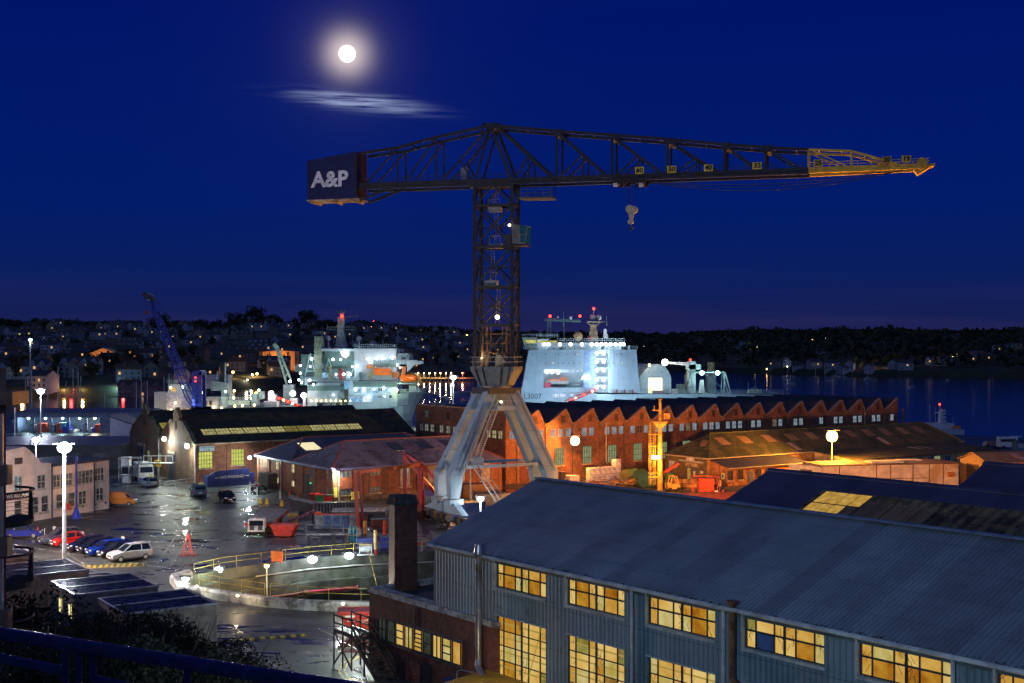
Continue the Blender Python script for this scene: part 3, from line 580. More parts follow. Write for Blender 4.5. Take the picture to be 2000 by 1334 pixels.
downpipe(AF, t, 5.6, 2.8, 5.0, FRAME_D, .05, .42); m = MB(); m.path([AF.w(12.6,5.1,.42), AF.w(12.6,2.4,.42), AF.w(12.2,2.0,.42), AF.w(10.6,1.9,.42), AF.w(10.2,1.7,.42), AF.w(10.2,0,.42)], .05); m.build('conduit', PIPE, t)
for a in (3.2, 6.2): m = MB(); AF.box(m, a, a+1.2, 0, 1.5, .36, .44); m.build('door', M('dark_door', (.03,.03,.03), .6), t)
m = MB(); AF.box(m, 9.6, 10.3, .3, 1.3, .5, .9); tag(m.build('waste_bin', M('bin_blue', (.02,.05,.30), .4)), 'blue bin against the annex wall below its windows', 'bin')
t = thing('outside_stair', 'dark timber stair with rails at the corner of the brick annex', 'staircase', AF.w(-1.5, 0, .5)); TIM = M('dark_timber', (.05,.055,.045), .7, var=.4)
for side, o in (('a', .6), ('b', 2.0)):
    m = MB(); P0, P1, P2 = AF.w(-1.9, 2.35, o), AF.w(.4, 2.35, o), AF.w(3.6, 0, o)
    m.bar(P1, P2, .1, .28); m.bar(P0, P1, .1, .25); m.build('stringer', TIM, t); m = MB()
    for z in (.55, 1.05): m.bar(P0+V((0,0,z)), P1+V((0,0,z)), .07, .1); m.bar(P1+V((0,0,z)), P2+V((0,0,z)), .07, .1)
    for q in (P0, P0.lerp(P1, .5), P1, P1.lerp(P2, .5), P2): m.bar(q-V((0,0,q.z if q.z < 2.4 else 0)), q+V((0,0,1.15)), .1)
    m.bar(P0, P1-V((0,0,2.3)), .08); m.bar(P1, P0-V((0,0,2.3)), .08); m.build('handrail', TIM, t)
m = MB(); AF.box(m, -1.9, .4, 2.28, 2.34, .6, 2.0)
for k in range(9): AF.box(m, .5+k*.34, .8+k*.34, 2.1-k*.25, 2.15-k*.25, .65, 1.95)
m.build('tread', TIM, t)
c = P(787, 1143, 85.6); c.z = 4.9; t = thing('chimney_stack', 'tall square brick chimney stack rising from the annex roof', 'chimney', c)
m = MB(); a = .35; W1 = .78; H = 6.4
m.box(c+V((0,0,H/2)), (1.62,1.62,H), a); m.build('shaft', BRICK('stack_brick', (.16,.055,.035), (.12,.04,.028), (.15,.1,.08), V((math.cos(a), math.sin(a)))), t)
m = MB(); m.tube(c+V((0,0,H-.35)), c+V((0,0,H)), 1.18, 1.02, 8); m.tube(c+V((0,0,H-.42)), c+V((0,0,H-.35)), 1.22, n=8); m.tube(c+V((0,0,H)), c+V((0,0,H+.12)), 1.0, n=8); m.build('cap', M('mossy_band', (.06,.075,.06), .8, var=.5, scale=4), t)
t = thing('roof_box', 'pale grey plant box on the annex roof beside the chimney', 'plant box', AF.w(5.2, 4.95, -3)); m = MB(); AF.box(m, 4.0, 6.4, 4.95, 6.5, -4.6, -2.2); m.build('box_body', M('box_grey', (.40,.43,.47), .5), t)
m = MB(); AF.box(m, 3.9, 6.5, 6.5, 6.58, -4.7, -2.1); m.build('lid', M('lid_blue', (.10,.13,.24), .3), t); m = MB(); AF.box(m, 4.6, 5.0, 6.0, 6.2, -2.2, -2.17); m.build('vent', M('vent_brass', (.25,.2,.1), .5), t)
# canopy at the foot of the shed wall
t = thing('canopy', 'small corrugated canopy glowing yellow at the foot of the shed wall', 'canopy', SF.w(8, 0, 2)); m = MB(); m.hexa([SF.w(5.6,2.0,4.2), SF.w(10.5,2.0,4.2), SF.w(10.5,2.35,.1), SF.w(5.6,2.35,.1), SF.w(5.6,2.08,4.2), SF.w(10.5,2.08,4.2), SF.w(10.5,2.43,.1), SF.w(5.6,2.43,.1)]); m.build('roof_sheet', CORR('yellow_sheet', (.45,.30,.05), TW, .25), t)
m = MB(); [m.tube(SF.w(x,0,4.1), SF.w(x,2.0,4.1), .06) for x in (5.8, 10.3)]; m.build('post', PIPE, t)
light(SF.w(8, 3.4, 3.2), 90, (1,.7,.25), t, .15)
# ------------------------------------------------------------------ the dark roofed sheds behind it
def side_shed(name, label, t0, wr, half, L_, rz, ev, mats, skyl=False):
    O = SO+TW*t0+TP_*wr; f = Fr(O, TW); t = thing(name, label, 'shed', (O.x, O.y, 0)); m = MB()
    m.prism([f.w(0,0,half), f.w(0,ev,half), f.w(0,rz,0), f.w(0,ev,-half), f.w(0,0,-half)], tuple(TW*L_)+(0,)); m.build('wall', M('dark_sheet_wall', (.05,.06,.09), .6), t)
    m = MB(); z = lambda w_: rz-(rz-ev)*abs(w_)/half
    def slab(m, a0, a1, w0, w1, lift, th=.1):
        m.hexa([f.w(a0,z(w0)+lift,w0), f.w(a1,z(w0)+lift,w0), f.w(a1,z(w1)+lift,w1), f.w(a0,z(w1)+lift,w1), f.w(a0,z(w0)+lift+th,w0), f.w(a1,z(w0)+lift+th,w0), f.w(a1,z(w1)+lift+th,w1), f.w(a0,z(w1)+lift+th,w1)])
    slab(m, -.3, L_, half+.2, 0, .01); slab(m, -.3, L_, -half-.2, 0, .01); m.build('roof', mats[0], t)
    m = MB(); slab(m, -.4, L_, .4, 0, .115, .08); m.build('ridge_cap', mats[0], t)
    return t, f, slab
DB = CORR('dark_blue_sheet', (.05,.055,.13), TW, .3, .65, depth=.02, tone=.15)
g1, gf, slab = side_shed('industrial_shed', 'dark blue roofed shed behind the grey roof with glowing yellow rooflights', .9, 32.2, 14.4, 46, 12.0, 6.4, [DB])
m = MB(); slab(m, 6.6, 46, 13.8, 2.4, .115, .05); m.build('old_sheeting', CORR('old_asbestos', (.26,.19,.09), TW, .9, .85, dirt=(.045,.035,.02), depth=.06, dsc=.7, dth=.46, tone=.45), g1)
ylw = EM('lit_rooflight', (.85,.52,.12), .62, (.55,.30,.05), 2.2)
for k in range(4):
    for j in range(2): m = MB(); slab(m, 7.1+k*1.0, 8.0+k*1.0, 6.3-j*2.1, 4.4-j*1.75, .17, .04); m.build('rooflight', ylw if not (k == 3 and j == 0) else CORR('dull_rooflight', (.30,.20,.08), TW, .2), g1)
for k in range(5):
    m = MB(); slab(m, 11.3+k*1.1, 12.3+k*1.1, 6.6, 3.4, .17, .04); m.build('rooflight', CORR('dull_rooflight', (.30,.20,.08), TW, .2), g1)
m = MB(); q = P(1960, 1032, 60); q = gf.w(24, 9.9, 5.0); m.tube(gf.w(26,8.6,9), gf.w(26,9.9,9), .3, n=8); m.tube(gf.w(26,9.8,9), gf.w(26,10.3,9), .6, .3, 8); m.build('roof_vent', ZINC, g1)
side_shed('industrial_shed', 'dark blue shed roof at the right edge beyond the white block', 8.4, 51.0, 4.0, 30, 12.0, 10.3, [DB])

# ------------------------------------------------------------------ sawtooth brick works
O2 = V((-1, 198)); KF = Fr(O2, U1); t = thing('brick_works', 'long red brick building with a row of pointed sawtooth gables', 'factory', (-1,198,0)); WORKS = t
ND = 29.0; PIT = 5.68; vz, pz = 9.38, 11.75
prof = [(0,0),(0,vz)]; gab = []
for k in range(18):
    pk = .72+PIT*k; a0 = max(0, pk-3.7); a1 = pk+1.25
    if k == 0: prof += [(0,11.4)]
    else: prof += [(a0, vz)]
    prof += [(pk, pz)]; 
    if k < 17: prof += [(a1, vz)]
prof[-1] = (97.3, pz); prof += [(97.3, 0)]
m = MB(); KF.poly(m, prof, -.4, 0); m.build('front_wall', REDB, t)
# left wall with parapet
LF = Fr(O2+U2*ND, -U2); m = MB(); LF.poly(m, [(0,0),(0,11.7),(ND-.41,11.7),(ND-.41,0)], -.4, 0); m.build('side_wall', BROWNB, t)
m = MB(); LF.box(m, -.1, ND, 11.7, 11.95, -.5, .15); m.build('parapet', STONE, t)
m = MB(); KF.box(m, 96.9, 97.3, 0, 11.2, -ND, -.41); KF.box(m, 0.4, 96.9, 0, vz, -ND, -ND+.4); m.build('rear_wall', REDB, t)
SL = M('dark_slate', (.030,.032,.036), .55, var=.4, scale=1.2); m = MB()
for k in range(18):
    pk = .72+PIT*k; a0 = max(.42, pk-3.7); a1 = min(97.3, pk+1.25); w = KF.w
    m.hexa([w(a0,vz-.1,-.41), w(pk,pz-.15,-.41), w(pk,pz-.15,-ND), w(a0,vz-.1,-ND), w(a0,vz+.02,-.41), w(pk,pz-.02,-.41), w(pk,pz-.02,-ND), w(a0,vz+.02,-ND)])
    if k < 17: m.hexa([w(pk,pz-.15,-.41), w(a1,vz-.1,-.41), w(a1,vz-.1,-ND), w(pk,pz-.15,-ND), w(pk,pz-.02,-.41), w(a1,vz+.02,-.41), w(a1,vz+.02,-ND), w(pk,pz-.02,-ND)])
    if k < 17: m.hexa([w(a1,vz-.1,-.41), w(pk+1.98,vz-.1,-.41), w(pk+1.98,vz-.1,-ND), w(a1,vz-.1,-ND), w(a1,vz,-.41), w(pk+1.98,vz,-.41), w(pk+1.98,vz,-ND), w(a1,vz,-ND)])
m.build('roof', SL, t)
m = MB(); mc = MB()
for k in range(18):
    pk = .72+PIT*k
    for p_, q_ in (((pk-3.72, vz), (pk, pz)), ((pk, pz), (pk+1.25, vz))):
        if p_[0] < 0: p_ = (0, 11.3)
        if q_[0] > 97.4: continue
        m.bar(KF.w(p_[0], p_[1]+.03, -.15), KF.w(q_[0], q_[1]+.03, -.15), .62, .1)
m.build('coping', M('gable_coping', (.28,.22,.17), .7, var=.4, scale=3), t)
m = MB(); KF.box(m, 0, 97.3, 8.9, 9.1, .0, .12); KF.box(m, 0, 97.3, 6.75, 6.9, .0, .12)
for k in range(18): KF.box(m, .72+PIT*k+1.35, .72+PIT*k+1.95, 6.9, 8.9, .0, .1); KF.box(m, .72+PIT*k+1.3, .72+PIT*k+2.0, 9.1, 9.55, .0, .16)
for k in range(17): KF.box(m, .72+PIT*k+1.4, .72+PIT*k+1.9, 0, 6.75, .0, .12)
LF.box(m, 0, ND, 8.9, 9.1, 0, .1); LF.box(m, 0, ND, 6.75, 6.9, 0, .1); m.build('string_course', BRICK('course_brick', (.33,.16,.07), (.22,.08,.035), (.2,.14,.1)), t)
nw = [3,3,3,2,3,3,3,3,3,3,2,2,2,2,2,2,2,2]; GW = EM('cold_lit_glass', (.50,.62,.72), .52, (.24,.30,.36), 1.6); GRN = EM('green_lit_glass', (.52,.60,.30), .55, (.32,.38,.16), 1.4)
for k in range(18):
    b0 = .72+PIT*k-3.55; n = nw[k]; c = b0+2.45
    for j in range(n):
        a = c+(j-(n-1)/2)*1.55
        if a < .7 or a > 96.5: continue
        window(KF, t, a-.5, a+.5, 7.2, 8.5, GW if (k*3+j) % 11 and (k*5+j) % 13 else M('boarded', (.05,.03,.03), .8) if (k*3+j) % 11 else EM('warm_dim', (.45,.36,.2), .4, (.2,.16,.1)), 2, 2, M('old_white', (.3,.24,.2), .6), 0, .05)
    m = MB(); a = .72+PIT*k-.55
    if k and k < 17: KF.box(m, a-.4, a+.4, vz+.15, pz-1.05, .005, .06); m.build('louvre', M('louvre_brown', (.07,.035,.025), .8), t)
for k, a in enumerate((5.0, 10.7, 16.5, 21.9, 27.6, 33.4, 39)):
    window(KF, t, a-.95, a+.95, 2.5, 5.4, GRN if k else GW, 5, 3, FRAME_D, 0, .06, STONE)
for px, z0, z1, kind in ((834,9.6,10.9,0),(876,9.6,10.9,1),(950,9.4,10.6,0),(824,7.2,8.5,0),(834,7.2,8.5,2),(845,7.2,8.5,2),(863,7.2,8.5,2),(876,7.2,8.5,2),(889,7.2,8.5,2),(955,7.2,8.5,3),(966,7.2,8.5,3),(978,7.2,8.5,3),(920,7.2,8.5,3)):
    a = LF.sx(px); window(LF, t, a-.6, a+.6, z0, z1, [EM('grey_pane', (.10,.12,.14), .6, (.05,.05,.05)), M('boarded', (.05,.03,.03), .8), EM('pane_mid', (.45,.45,.36), .55, (.12,.13,.14), 2), EM('pane_warm', (.75,.66,.35), .6, (.3,.25,.12), 2)][kind], 2, 2, FRAME_D, 0, .08)
for px in (1183, 1688): downpipe(KF, t, KF.sx(px), 2.5 if px < 1200 else 5, 9.2, M('pipe_cream', (.5,.42,.34), .5), .09)
for px in (1065, 1117, 1217, 1265, 1360, 1449, 1533, 1610): downpipe(KF, t, KF.sx(px), 0, 9.0, FRAME_D, .07)
m = MB(); KF.box(m, 2.0, 4.6, 0, 3.4, .01, .1); m.build('door', M('red_door', (.14,.03,.02), .7), t)

# ------------------------------------------------------------------ twin gabled workshop
C1 = V((-51.1, 197)); WF = Fr(C1, U1); GL = 33.0; GE = Fr(C1+U2*GL, -U2); LW = 41.0
t = thing('twin_gabled_workshop', 'old brick workshop with two pointed gables and a strip of lit rooflights', 'workshop', (C1.x, C1.y, 0)); SHOP = t
m = MB(); WF.box(m, 0, LW, 0, 6.45, -.5, 0); m.build('long_wall', REDB, t)
def gp(c): return [(c-8.25,6.6), (c-6.6,7.9), (c-2.6,10.0), (c-1.5,10.7), (c-1.3,12.0), (c-.9,12.4), (c-.35,12.9), (c,13.2), (c+.35,12.9), (c+.9,12.4), (c+1.3,12.0), (c+1.5,10.7), (c+2.6,10.0), (c+6.6,7.9), (c+8.25,6.6)]
GPs = gp(8.25); GPs2 = gp(24.75)
GPs = [(a, z-1.2 if z > 10.5 else z) for a, z in GPs]; GPs2 = [(a, z-1.2 if z > 10.5 else z) for a, z in GPs2]
m = MB(); GE.poly(m, [(0,0)]+GPs+GPs2[1:]+[(33,0)], -.6, 0); m.build('gable_wall', BROWNB, t)
m = MB(); GE.box(m, 0, 33, 6.35, 6.6, 0, .15)
for prf in (GPs, GPs2):
    for p_, q_ in zip(prf[:-1], prf[1:]): m.bar(GE.w(p_[0], p_[1]+.05, -.3), GE.w(q_[0], q_[1]+.05, -.3), .7, .14)
m.build('coping', M('mossy_coping', (.14,.14,.08), .8, var=.5, scale=2), t)
MOSS = M('mossy_slate', (.035,.042,.022), .8, var=.5, scale=.8, dirt=(.02,.022,.02)); m = MB(); rzA = 10.9; w = WF.w
for o0 in (0, 16.5):
    m.hexa([w(-.0,6.5,-o0+.25), w(LW,6.5,-o0+.25), w(LW,rzA-.15,-o0-8.25), w(0,rzA-.15,-o0-8.25), w(0,6.65,-o0+.25), w(LW,6.65,-o0+.25), w(LW,rzA,-o0-8.25), w(0,rzA,-o0-8.25)])
    m.hexa([w(0,rzA-.15,-o0-8.25), w(LW,rzA-.15,-o0-8.25), w(LW,6.5,-o0-16.5), w(0,6.5,-o0-16.5), w(0,rzA,-o0-8.25), w(LW,rzA,-o0-8.25), w(LW,6.65,-o0-16.5), w(0,6.65,-o0-16.5)])
m.build('roof', MOSS, t); m = MB(); WF.box(m, LW-.4, LW, 0, 6.5, -GL, -.5); WF.box(m, 0, LW-.4, 0, 6.5, -GL, -GL+.4); m.build('rear_wall', BROWNB, t)
SKY = [EM('rooflight_glow', (.78,.72,.34), .62, (.45,.38,.12), 1.8), EM('rooflight_glow_dim', (.5,.42,.12), .5, (.3,.24,.05), 1.5)]
sp = lambda a, f, l=.03: w(a, 6.65+(rzA-6.65)*f+l, .25-8.5*f)
for k in range(12):
    a0, a1 = 2.4+k*2.42, 2.4+(k+1)*2.42-.12; m = MB()
    m.hexa([sp(a0,.26), sp(a1,.26), sp(a1,.44), sp(a0,.44), sp(a0,.26,.09), sp(a1,.26,.09), sp(a1,.44,.09), sp(a0,.44,.09)]); p = m.build('rooflight', SKY[1 if k in (6,7) else 0], t); f = MB()
    for j in range(5): a = a0+(a1-a0)*j/4; f.bar(sp(a,.26,.11), sp(a,.44,.11), .07, .05)
    for g_ in (.26, .35, .44): f.bar(sp(a0,g_,.12), sp(a1,g_,.12), .07, .05)
    f.build('frame', FRAME_D, p)
for a, f0, f1, o0 in ((3.0,.25,.45,8.25),):   # lit rooflight in the valley between the gables
    m = MB(); z = lambda f: 10.9-(10.9-6.65)*f; q = lambda a, f, l=.05: w(a, z(f)+l, -8.25-8.25*f); m.hexa([q(1.2,.55), q(4.6,.55), q(4.6,.85), q(1.2,.85), q(1.2,.55,.12), q(4.6,.55,.12), q(4.6,.85,.12), q(1.2,.85,.12)])
m.build('rooflight', SKY[0], t)
m = MB(); q = lambda a, f, l=.05: w(a, 6.65+4.25*f+l, .25-16.5-8.25*f); m.hexa([q(1.2,.25), q(4.2,.25), q(4.2,.5), q(1.2,.5), q(1.2,.25,.12), q(4.2,.25,.12), q(4.2,.5,.12), q(1.2,.5,.12)]); m.build('rooflight', SKY[1], t)
gutter(WF, t, 0, LW, 6.5, .3, STONE, .14); m = MB()
for k in range(7): WF.box(m, k*5.6-.05 if k else 0, k*5.6+.75, 0, 5.6, 0, .2); WF.box(m, k*5.6-.1 if k else 0, k*5.6+1.0, 5.6, 6.0, 0, .26)
m.build('pilaster', REDB, t)
YG = EM('yellow_green_glow', (.72,.72,.16), .95, (.45,.50,.08), 1.2, .3, .6)
for a, z0 in ((WF.sx(401), 2.6), (WF.sx(463), 2.8)): window(WF, t, a-1.15, a+1.15, z0, z0+2.6, YG, 5, 4, FRAME_D, 0, .06, STONE)
window(GE, t, GE.sx(291)-.5, GE.sx(291)+.5, 2.2, 4.0, GRN, 2, 3); window(GE, t, GE.sx(313)-.5, GE.sx(313)+.5, 2.2, 4.0, GRN, 2, 3)
for px, wd, hh in ((276,1.7,4.6), (336,1.5,4.3)):
    a = GE.sx(px); m = MB(); GE.box(m, a-wd-.3, a+wd+.3, hh, hh+.4, .0, .15); m.build('lintel', STONE, t); 
    for e0, e1 in ((a-wd,a-.05),(a+.05,a+wd)): m = MB(); GE.box(m, e0, e1, 0, hh, .005, .12); m.build('door', M('grey_door', (.05,.06,.08), .5), t)
for c in (8.25, 24.75):
    m = MB(); p = [(c+math.cos(x/16*6.283)*.45, 9.1+math.sin(x/16*6.283)*.8) for x in range(16)]; GE.poly(m, p, .0, .08); m.build('oval_window', M('oval_dark', (.03,.03,.03), .5), t)
downpipe(WF, t, .15, 0, 6.4, M('pipe_pale', (.55,.52,.48), .5), .11, .3); downpipe(GE, t, 16.5, 0, 6.4, PIPE, .1)
a = WF.sx(403); s_ = thing('direction_sign', 'white QUEENS WHARF sign with an arrow on the workshop wall', 'sign', WF.w(a, 5.4, .3)); m = MB(); WF.box(m, a-1.25, a+1.25, 5.35, 6.1, .22, .28); m.build('sign_board', EM('sign_white', (.42,.62,.70), .62), s_)
TX = M('black_letter', (.02,.02,.03), .6); nrm = (U1.y, -U1.x, 0); text('QUEENS WHARF', .30, WF.w(a, 5.88, .30), (U1.x,U1.y,0), nrm, TX, s_)
m = MB(); WF.box(m, a-.6, a+.3, 5.5, 5.56, .29, .31); WF.poly(m, [(a+.25,5.42),(a+.6,5.53),(a+.25,5.64)], .29, .31); m.build('arrow', TX, s_)
# NO PARKING bay
a0, a1 = WF.sx(420, 5), WF.sx(486, 5); t = thing('blue_screen', 'blue NO PARKING hoarding with white arrows beside the workshop', 'hoarding', WF.w((a0+a1)/2, 0, 5)); BL = M('hoarding_blue', (.03,.05,.22), .5)
m = MB(); WF.poly(m, [(a0,.0),(a1,.0),(a1,2.75),(a0,2.45)], 4.8, 5.0); WF.box(m, a1, a1+1.0, .2, 2.0, 4.6, 4.95); WF.box(m, a0-1.2, a0, .0, 1.7, 3.0, 4.9); m.build('panel', BL, t)
m = MB(); WF.poly(m, [(a0-1.2,1.7),(a0,2.45),(a0,1.7)], 4.7, 4.9); m.build('side_panel', M('panel_light_blue', (.10,.16,.45), .5), t)
WT = M('white_letter', (.75,.75,.7), .6); text('NO PARKING', .62, WF.w((a0+a1)/2, 1.45, 5.03), (U1.x,U1.y,.01), nrm, WT, t, bold=.02)
m = MB()
for s_ in (-1, 1):
    c = (a0+a1)/2+s_*2.3; WF.box(m, c-.35, c+.35, 1.38+.1*(s_ > 0), 1.46+.1*(s_ > 0), 5.01, 5.04); WF.poly(m, [(c+s_*.3,1.24+.1*(s_>0)),(c+s_*.6,1.42+.1*(s_>0)),(c+s_*.3,1.6+.1*(s_>0))], 5.01, 5.04)
m.build('arrow', WT, t)

# ------------------------------------------------------------------ slate roofed office range
CB = V((-25.4, 175)); BF = Fr(CB, U1); BE = Fr(CB+U2*27.5, -U2); t = thing('hip_roofed_range', 'red brick block under two hipped slate roofs, boarded windows', 'office', (CB.x, CB.y, 0)); RNG = t; LB = 28.4
m = MB(); BF.box(m, 0, LB, 0, 4.7, -.4, 0); m.build('front_wall', REDB, t); m = MB(); BE.box(m, 0, 27.1, 0, 4.7, -.4, 0); BF.box(m, LB-.4, LB, 0, 4.7, -27.5, -.4); m.build('side_wall', REDB, t)
w = BF.w; E0 = .45; z0, zf, zr = 4.75, 8.0, 7.75
def hip(m, o, wd, L_, zr, i0=5.0, i1=5.0):
    a, b, c, d = w(-E0,z0,o+E0), w(L_+E0,z0,o+E0), w(L_+E0,z0,o-wd), w(-E0,z0,o-wd); r0, r1 = w(i0,zr,o-wd/2), w(L_-i1,zr,o-wd/2)
    dn = V((0,0,-.12)); m.add([a,b,c,d,r0,r1,a+dn,b+dn,c+dn,d+dn], [(0,1,5,4),(1,2,5),(2,3,4,5),(3,0,4),(6,7,1,0),(7,8,2,1),(8,9,3,2),(9,6,0,3),(9,8,7,6)]); return r0, r1, a, b, c, d
SLT = CORR('grey_slate_roof', (.27,.25,.29), U1, .45, .6, depth=.03, tone=.35, dirt=(.11,.085,.09), dth=.5); m = MB(); h1 = hip(m, 0, 14.0, LB, zf); m.build('front_roof', SLT, t); m = MB(); h2 = hip(m, -14.0, 13.9, LB, zr); m.build('rear_roof', CORR('blue_slate_roof', (.11,.125,.18), U1, .45, .55, depth=.03, tone=.3), t)
m = MB()
for h in (h1, h2):
    m.tube(h[0], h[1], .16, n=6); m.tube(h[0], h[2], .16, n=6); m.tube(h[0], h[5], .14, n=6); m.tube(h[1], h[3], .16, n=6)
m.build('ridge_tiles', M('clay_ridge', (.30,.11,.08), .7, var=.4, scale=4), t)
m = MB(); m.bar(w(-E0,4.62,E0), w(LB+E0,4.62,E0), .12, .3); m.bar(w(-E0,4.62,E0), w(-E0,4.62,-27.9), .12, .3); m.bar(w(LB+E0,4.62,E0), w(LB+E0,4.62,-27.9), .12, .3); m.build('fascia', M('fascia_blue', (.07,.09,.30), .5), t)
fs = lambda a, f, l=.03: w(a, z0+(zf-z0)*f+l, E0-(7+E0)*f)
for a in (11.4, 16.4, 20.7, 25.3): m = MB(); b = a+1.9; m.hexa([fs(a+.6,.52), fs(b+.6,.52), fs(b,.84), fs(a,.84), fs(a+.6,.52,.08), fs(b+.6,.52,.08), fs(b,.84,.08), fs(a,.84,.08)]); m.build('rooflight', M('dull_glass', (.06,.08,.09), .3), t)
rs = lambda a, f, l=.04: w(a, z0+(zr-z0)*f+l, -14+E0-(7+E0)*f); m = MB(); m.hexa([rs(3.4,.42), rs(6.2,.42), rs(5.8,.74), rs(3.0,.74), rs(3.4,.42,.1), rs(6.2,.42,.1), rs(5.8,.74,.1), rs(3.0,.74,.1)]); m.build('rooflight', EM('bright_rooflight', (.9,.82,.5), 1.0), t)
BRD = M('window_board_red', (.24,.07,.04), .7); BRP = M('window_board_pale', (.40,.30,.24), .7, var=.3); UP = M('pane_blue_grey', (.12,.15,.20), .2)
for k, a in enumerate((1.9, 6.6, 11.6, 16.3, 21.2, 25.8)):
    if k % 2 == 0 or k == 1:
        if k < 2 or k == 5: window(BF, t, a-.95, a+.95, .9, 4.3, UP, 3, 1, FRAME_D, 0, .08, STONE); m = MB(); BF.box(m, a-.95, a+.95, 1.7, 3.4, .11, .15); m.build('board', BRD, t)
        else: window(BF, t, a-.9, a+.9, 1.5, 4.3, BRP, 1, 1, FRAME_D, 0, .07, STONE); m = MB(); BF.box(m, a-.5, a+.5, 3.4, 4.2, .11, .13); m.build('board', EM('pale_pane', (.5,.5,.42), .6), t)
    else: window(BF, t, a-.9, a+.9, 1.5, 4.3, BRP, 1, 1, FRAME_D, 0, .07, STONE)
m = MB()
for k in range(6): BF.box(m, k*4.85+3.9, k*4.85+4.5, 0, 4.4, 0, .15)
for k in range(7): BE.box(m, k*4.2+.1, k*4.2+.7, 0, 4.4, 0, .15)
m.build('pilaster', REDB, t); m = MB(); BF.box(m, 0, LB, .0, .7, .0, .08); BF.box(m, 0, .5, .7, 4.6, 0, .1); BE.box(m, 27.0, 27.5, .7, 4.6, 0, .12); m.build('plinth', M('plinth_stone', (.25,.17,.10), .8, var=.4), t)
LP = EM('office_glow', (.92,.78,.42), 1.0, (.7,.55,.25), 2); 
for px, lit in ((518,1),(544,1),(571,1),(612,0),(642,0)):
    a = BE.sx(px); wd = .85
    for z0_, z1_ in ((3.0,4.3),(.9,1.8)):
        if lit == 0 and z0_ < 1: pass
        window(BE, t, a-wd, a+wd, z0_, z1_, LP if lit else UP, 3, 2 if z0_ > 2 else 1, FRAME_D, 0, .07)
    m = MB(); BE.box(m, a-wd, a+wd, 1.85, 2.95, .01, .08); m.build('board', BRD, t)
m = MB(); a = BE.sx(600); BE.box(m, a-.7, a+.7, 0, 3.2, .01, .1); a = BE.sx(534); BE.box(m, a-2, a+1.6, 0, 2.4, .05, 1.6); m.build('porch', M('porch_dark', (.06,.045,.04), .7), t)
a = BE.sx(608); m = MB(); BE.box(m, a-.25, a+.25, 1.9, 2.1, .12, .16); m.build('exit_sign', EM('green_glow', (.1,.9,.35), 1.6), t)
for px in (653,): downpipe(BF, t, .75, 0, 4.6, M('pipe_pale', (.55,.52,.48), .5), .07); downpipe(BE, t, 9.4, 0, 4.6, PIPE, .08)
m = MB(); BF.box(m, -.02, .5, .6, 2.0, .16, .2); BF.box(m, 2.7, 4.1, .15, 1.2, .16, .5); tag(m.build('yellow_box', M('notice_yellow', (.75,.65,.12), .5)), 'yellow notice board and yellow grit box at the corner of the slate roofed block', 'grit box')
# ------------------------------------------------------------------ mossy roofed stores on the right
C0 = V((31.7, 198)); DF = Fr(C0, U1); DE = Fr(C0+U2*10.6, -U2); t = thing('mossy_store', 'long low store under a green mossy corrugated hipped roof', 'store', (31.7,198,0)); w = DF.w; LC = 66
PLB = M('rendered_brick', (.42,.24,.10), .85, var=.35, scale=.8, bump=.3, dirt=(.25,.12,.05)); m = MB(); DF.box(m, 0, LC, 0, 4.15, -.4, 0); m.build('front_wall', PLB, t)
m = MB(); DE.box(m, 0, 10.2, 0, 4.15, -.4, 0); m.build('end_wall', BRICK('ochre_brick', (.17,.11,.05), (.12,.08,.035), (.2,.15,.1)), t)
MR = CORR('moss_sheet', (.13,.10,.035), U1, .45, .75, depth=.05, tone=.5, dirt=(.035,.045,.012), dsc=.5, dth=.47, col2=(.05,.055,.015)); m = MB()
a, b, c, d, r0, r1 = w(-.3,4.15,.4), w(LC,4.15,.4), w(LC,4.15,-11), w(-.3,4.15,-11), w(5.3,7.7,-5.3), w(LC-5,7.7,-5.3); dn = V((0,0,-.1))
m.add([a,b,c,d,r0,r1,a+dn,b+dn,c+dn,d+dn], [(0,1,5,4),(1,2,5),(2,3,4,5),(3,0,4),(6,7,1,0),(7,8,2,1),(8,9,3,2),(9,6,0,3),(9,8,7,6)]); m.build('roof', MR, t)
m = MB(); m.tube(a, r0, .12, n=6); m.tube(r0, r1, .12, n=6); m.tube(r1, b, .12, n=6); m.build('ridge', M('mossy_ridge', (.08,.09,.03), .9), t); gutter(DF, t, -.3, LC, 4.1, .45, M('gutter_cream', (.45,.36,.26), .6), .1); gutter(DE, t, 0, 11, 4.1, .45, M('gutter_cream', (.45,.36,.26), .6), .1)
q = lambda a, f, l=.03: w(a, 4.15+3.55*f+l, .4-5.7*f); RL = CORR('worn_rooflight', (.34,.20,.09), U1, .35, .6, dirt=(.2,.12,.04), dth=.55)
for a in (4.9, 10.2, 15.8, 21.4, 26.6, 31.9, 36.8, 41.6, 46.4, 51.4, 56): m = MB(); m.hexa([q(a+.5,.5), q(a+2.5,.5), q(a+2.1,.8), q(a+.1,.8), q(a+.5,.5,.07), q(a+2.5,.5,.07), q(a+2.1,.8,.07), q(a+.1,.8,.07)]); m.build('rooflight', RL, t)
for a in (20.2,43.5): m = MB(); m.hexa([q(a+.6,.1), q(a+1.8,.1), q(a+.9,.42), q(a-.2,.42), q(a+.6,.1,.07), q(a+1.8,.1,.07), q(a+.9,.42,.07), q(a-.2,.42,.07)]); m.build('rooflight', CORR('pink_sheet', (.50,.32,.26), U1, .35, .5), t)
q = lambda s_, f, l=.03: DE.w(s_, 4.15+3.55*f+l, .3-5.4*f); m = MB(); m.hexa([q(6.2,.45), q(7.6,.45), q(6.9,.7), q(5.5,.7), q(6.2,.45,.07), q(7.6,.45,.07), q(6.9,.7,.07), q(5.5,.7,.07)]); m.build('rooflight', RL, t)
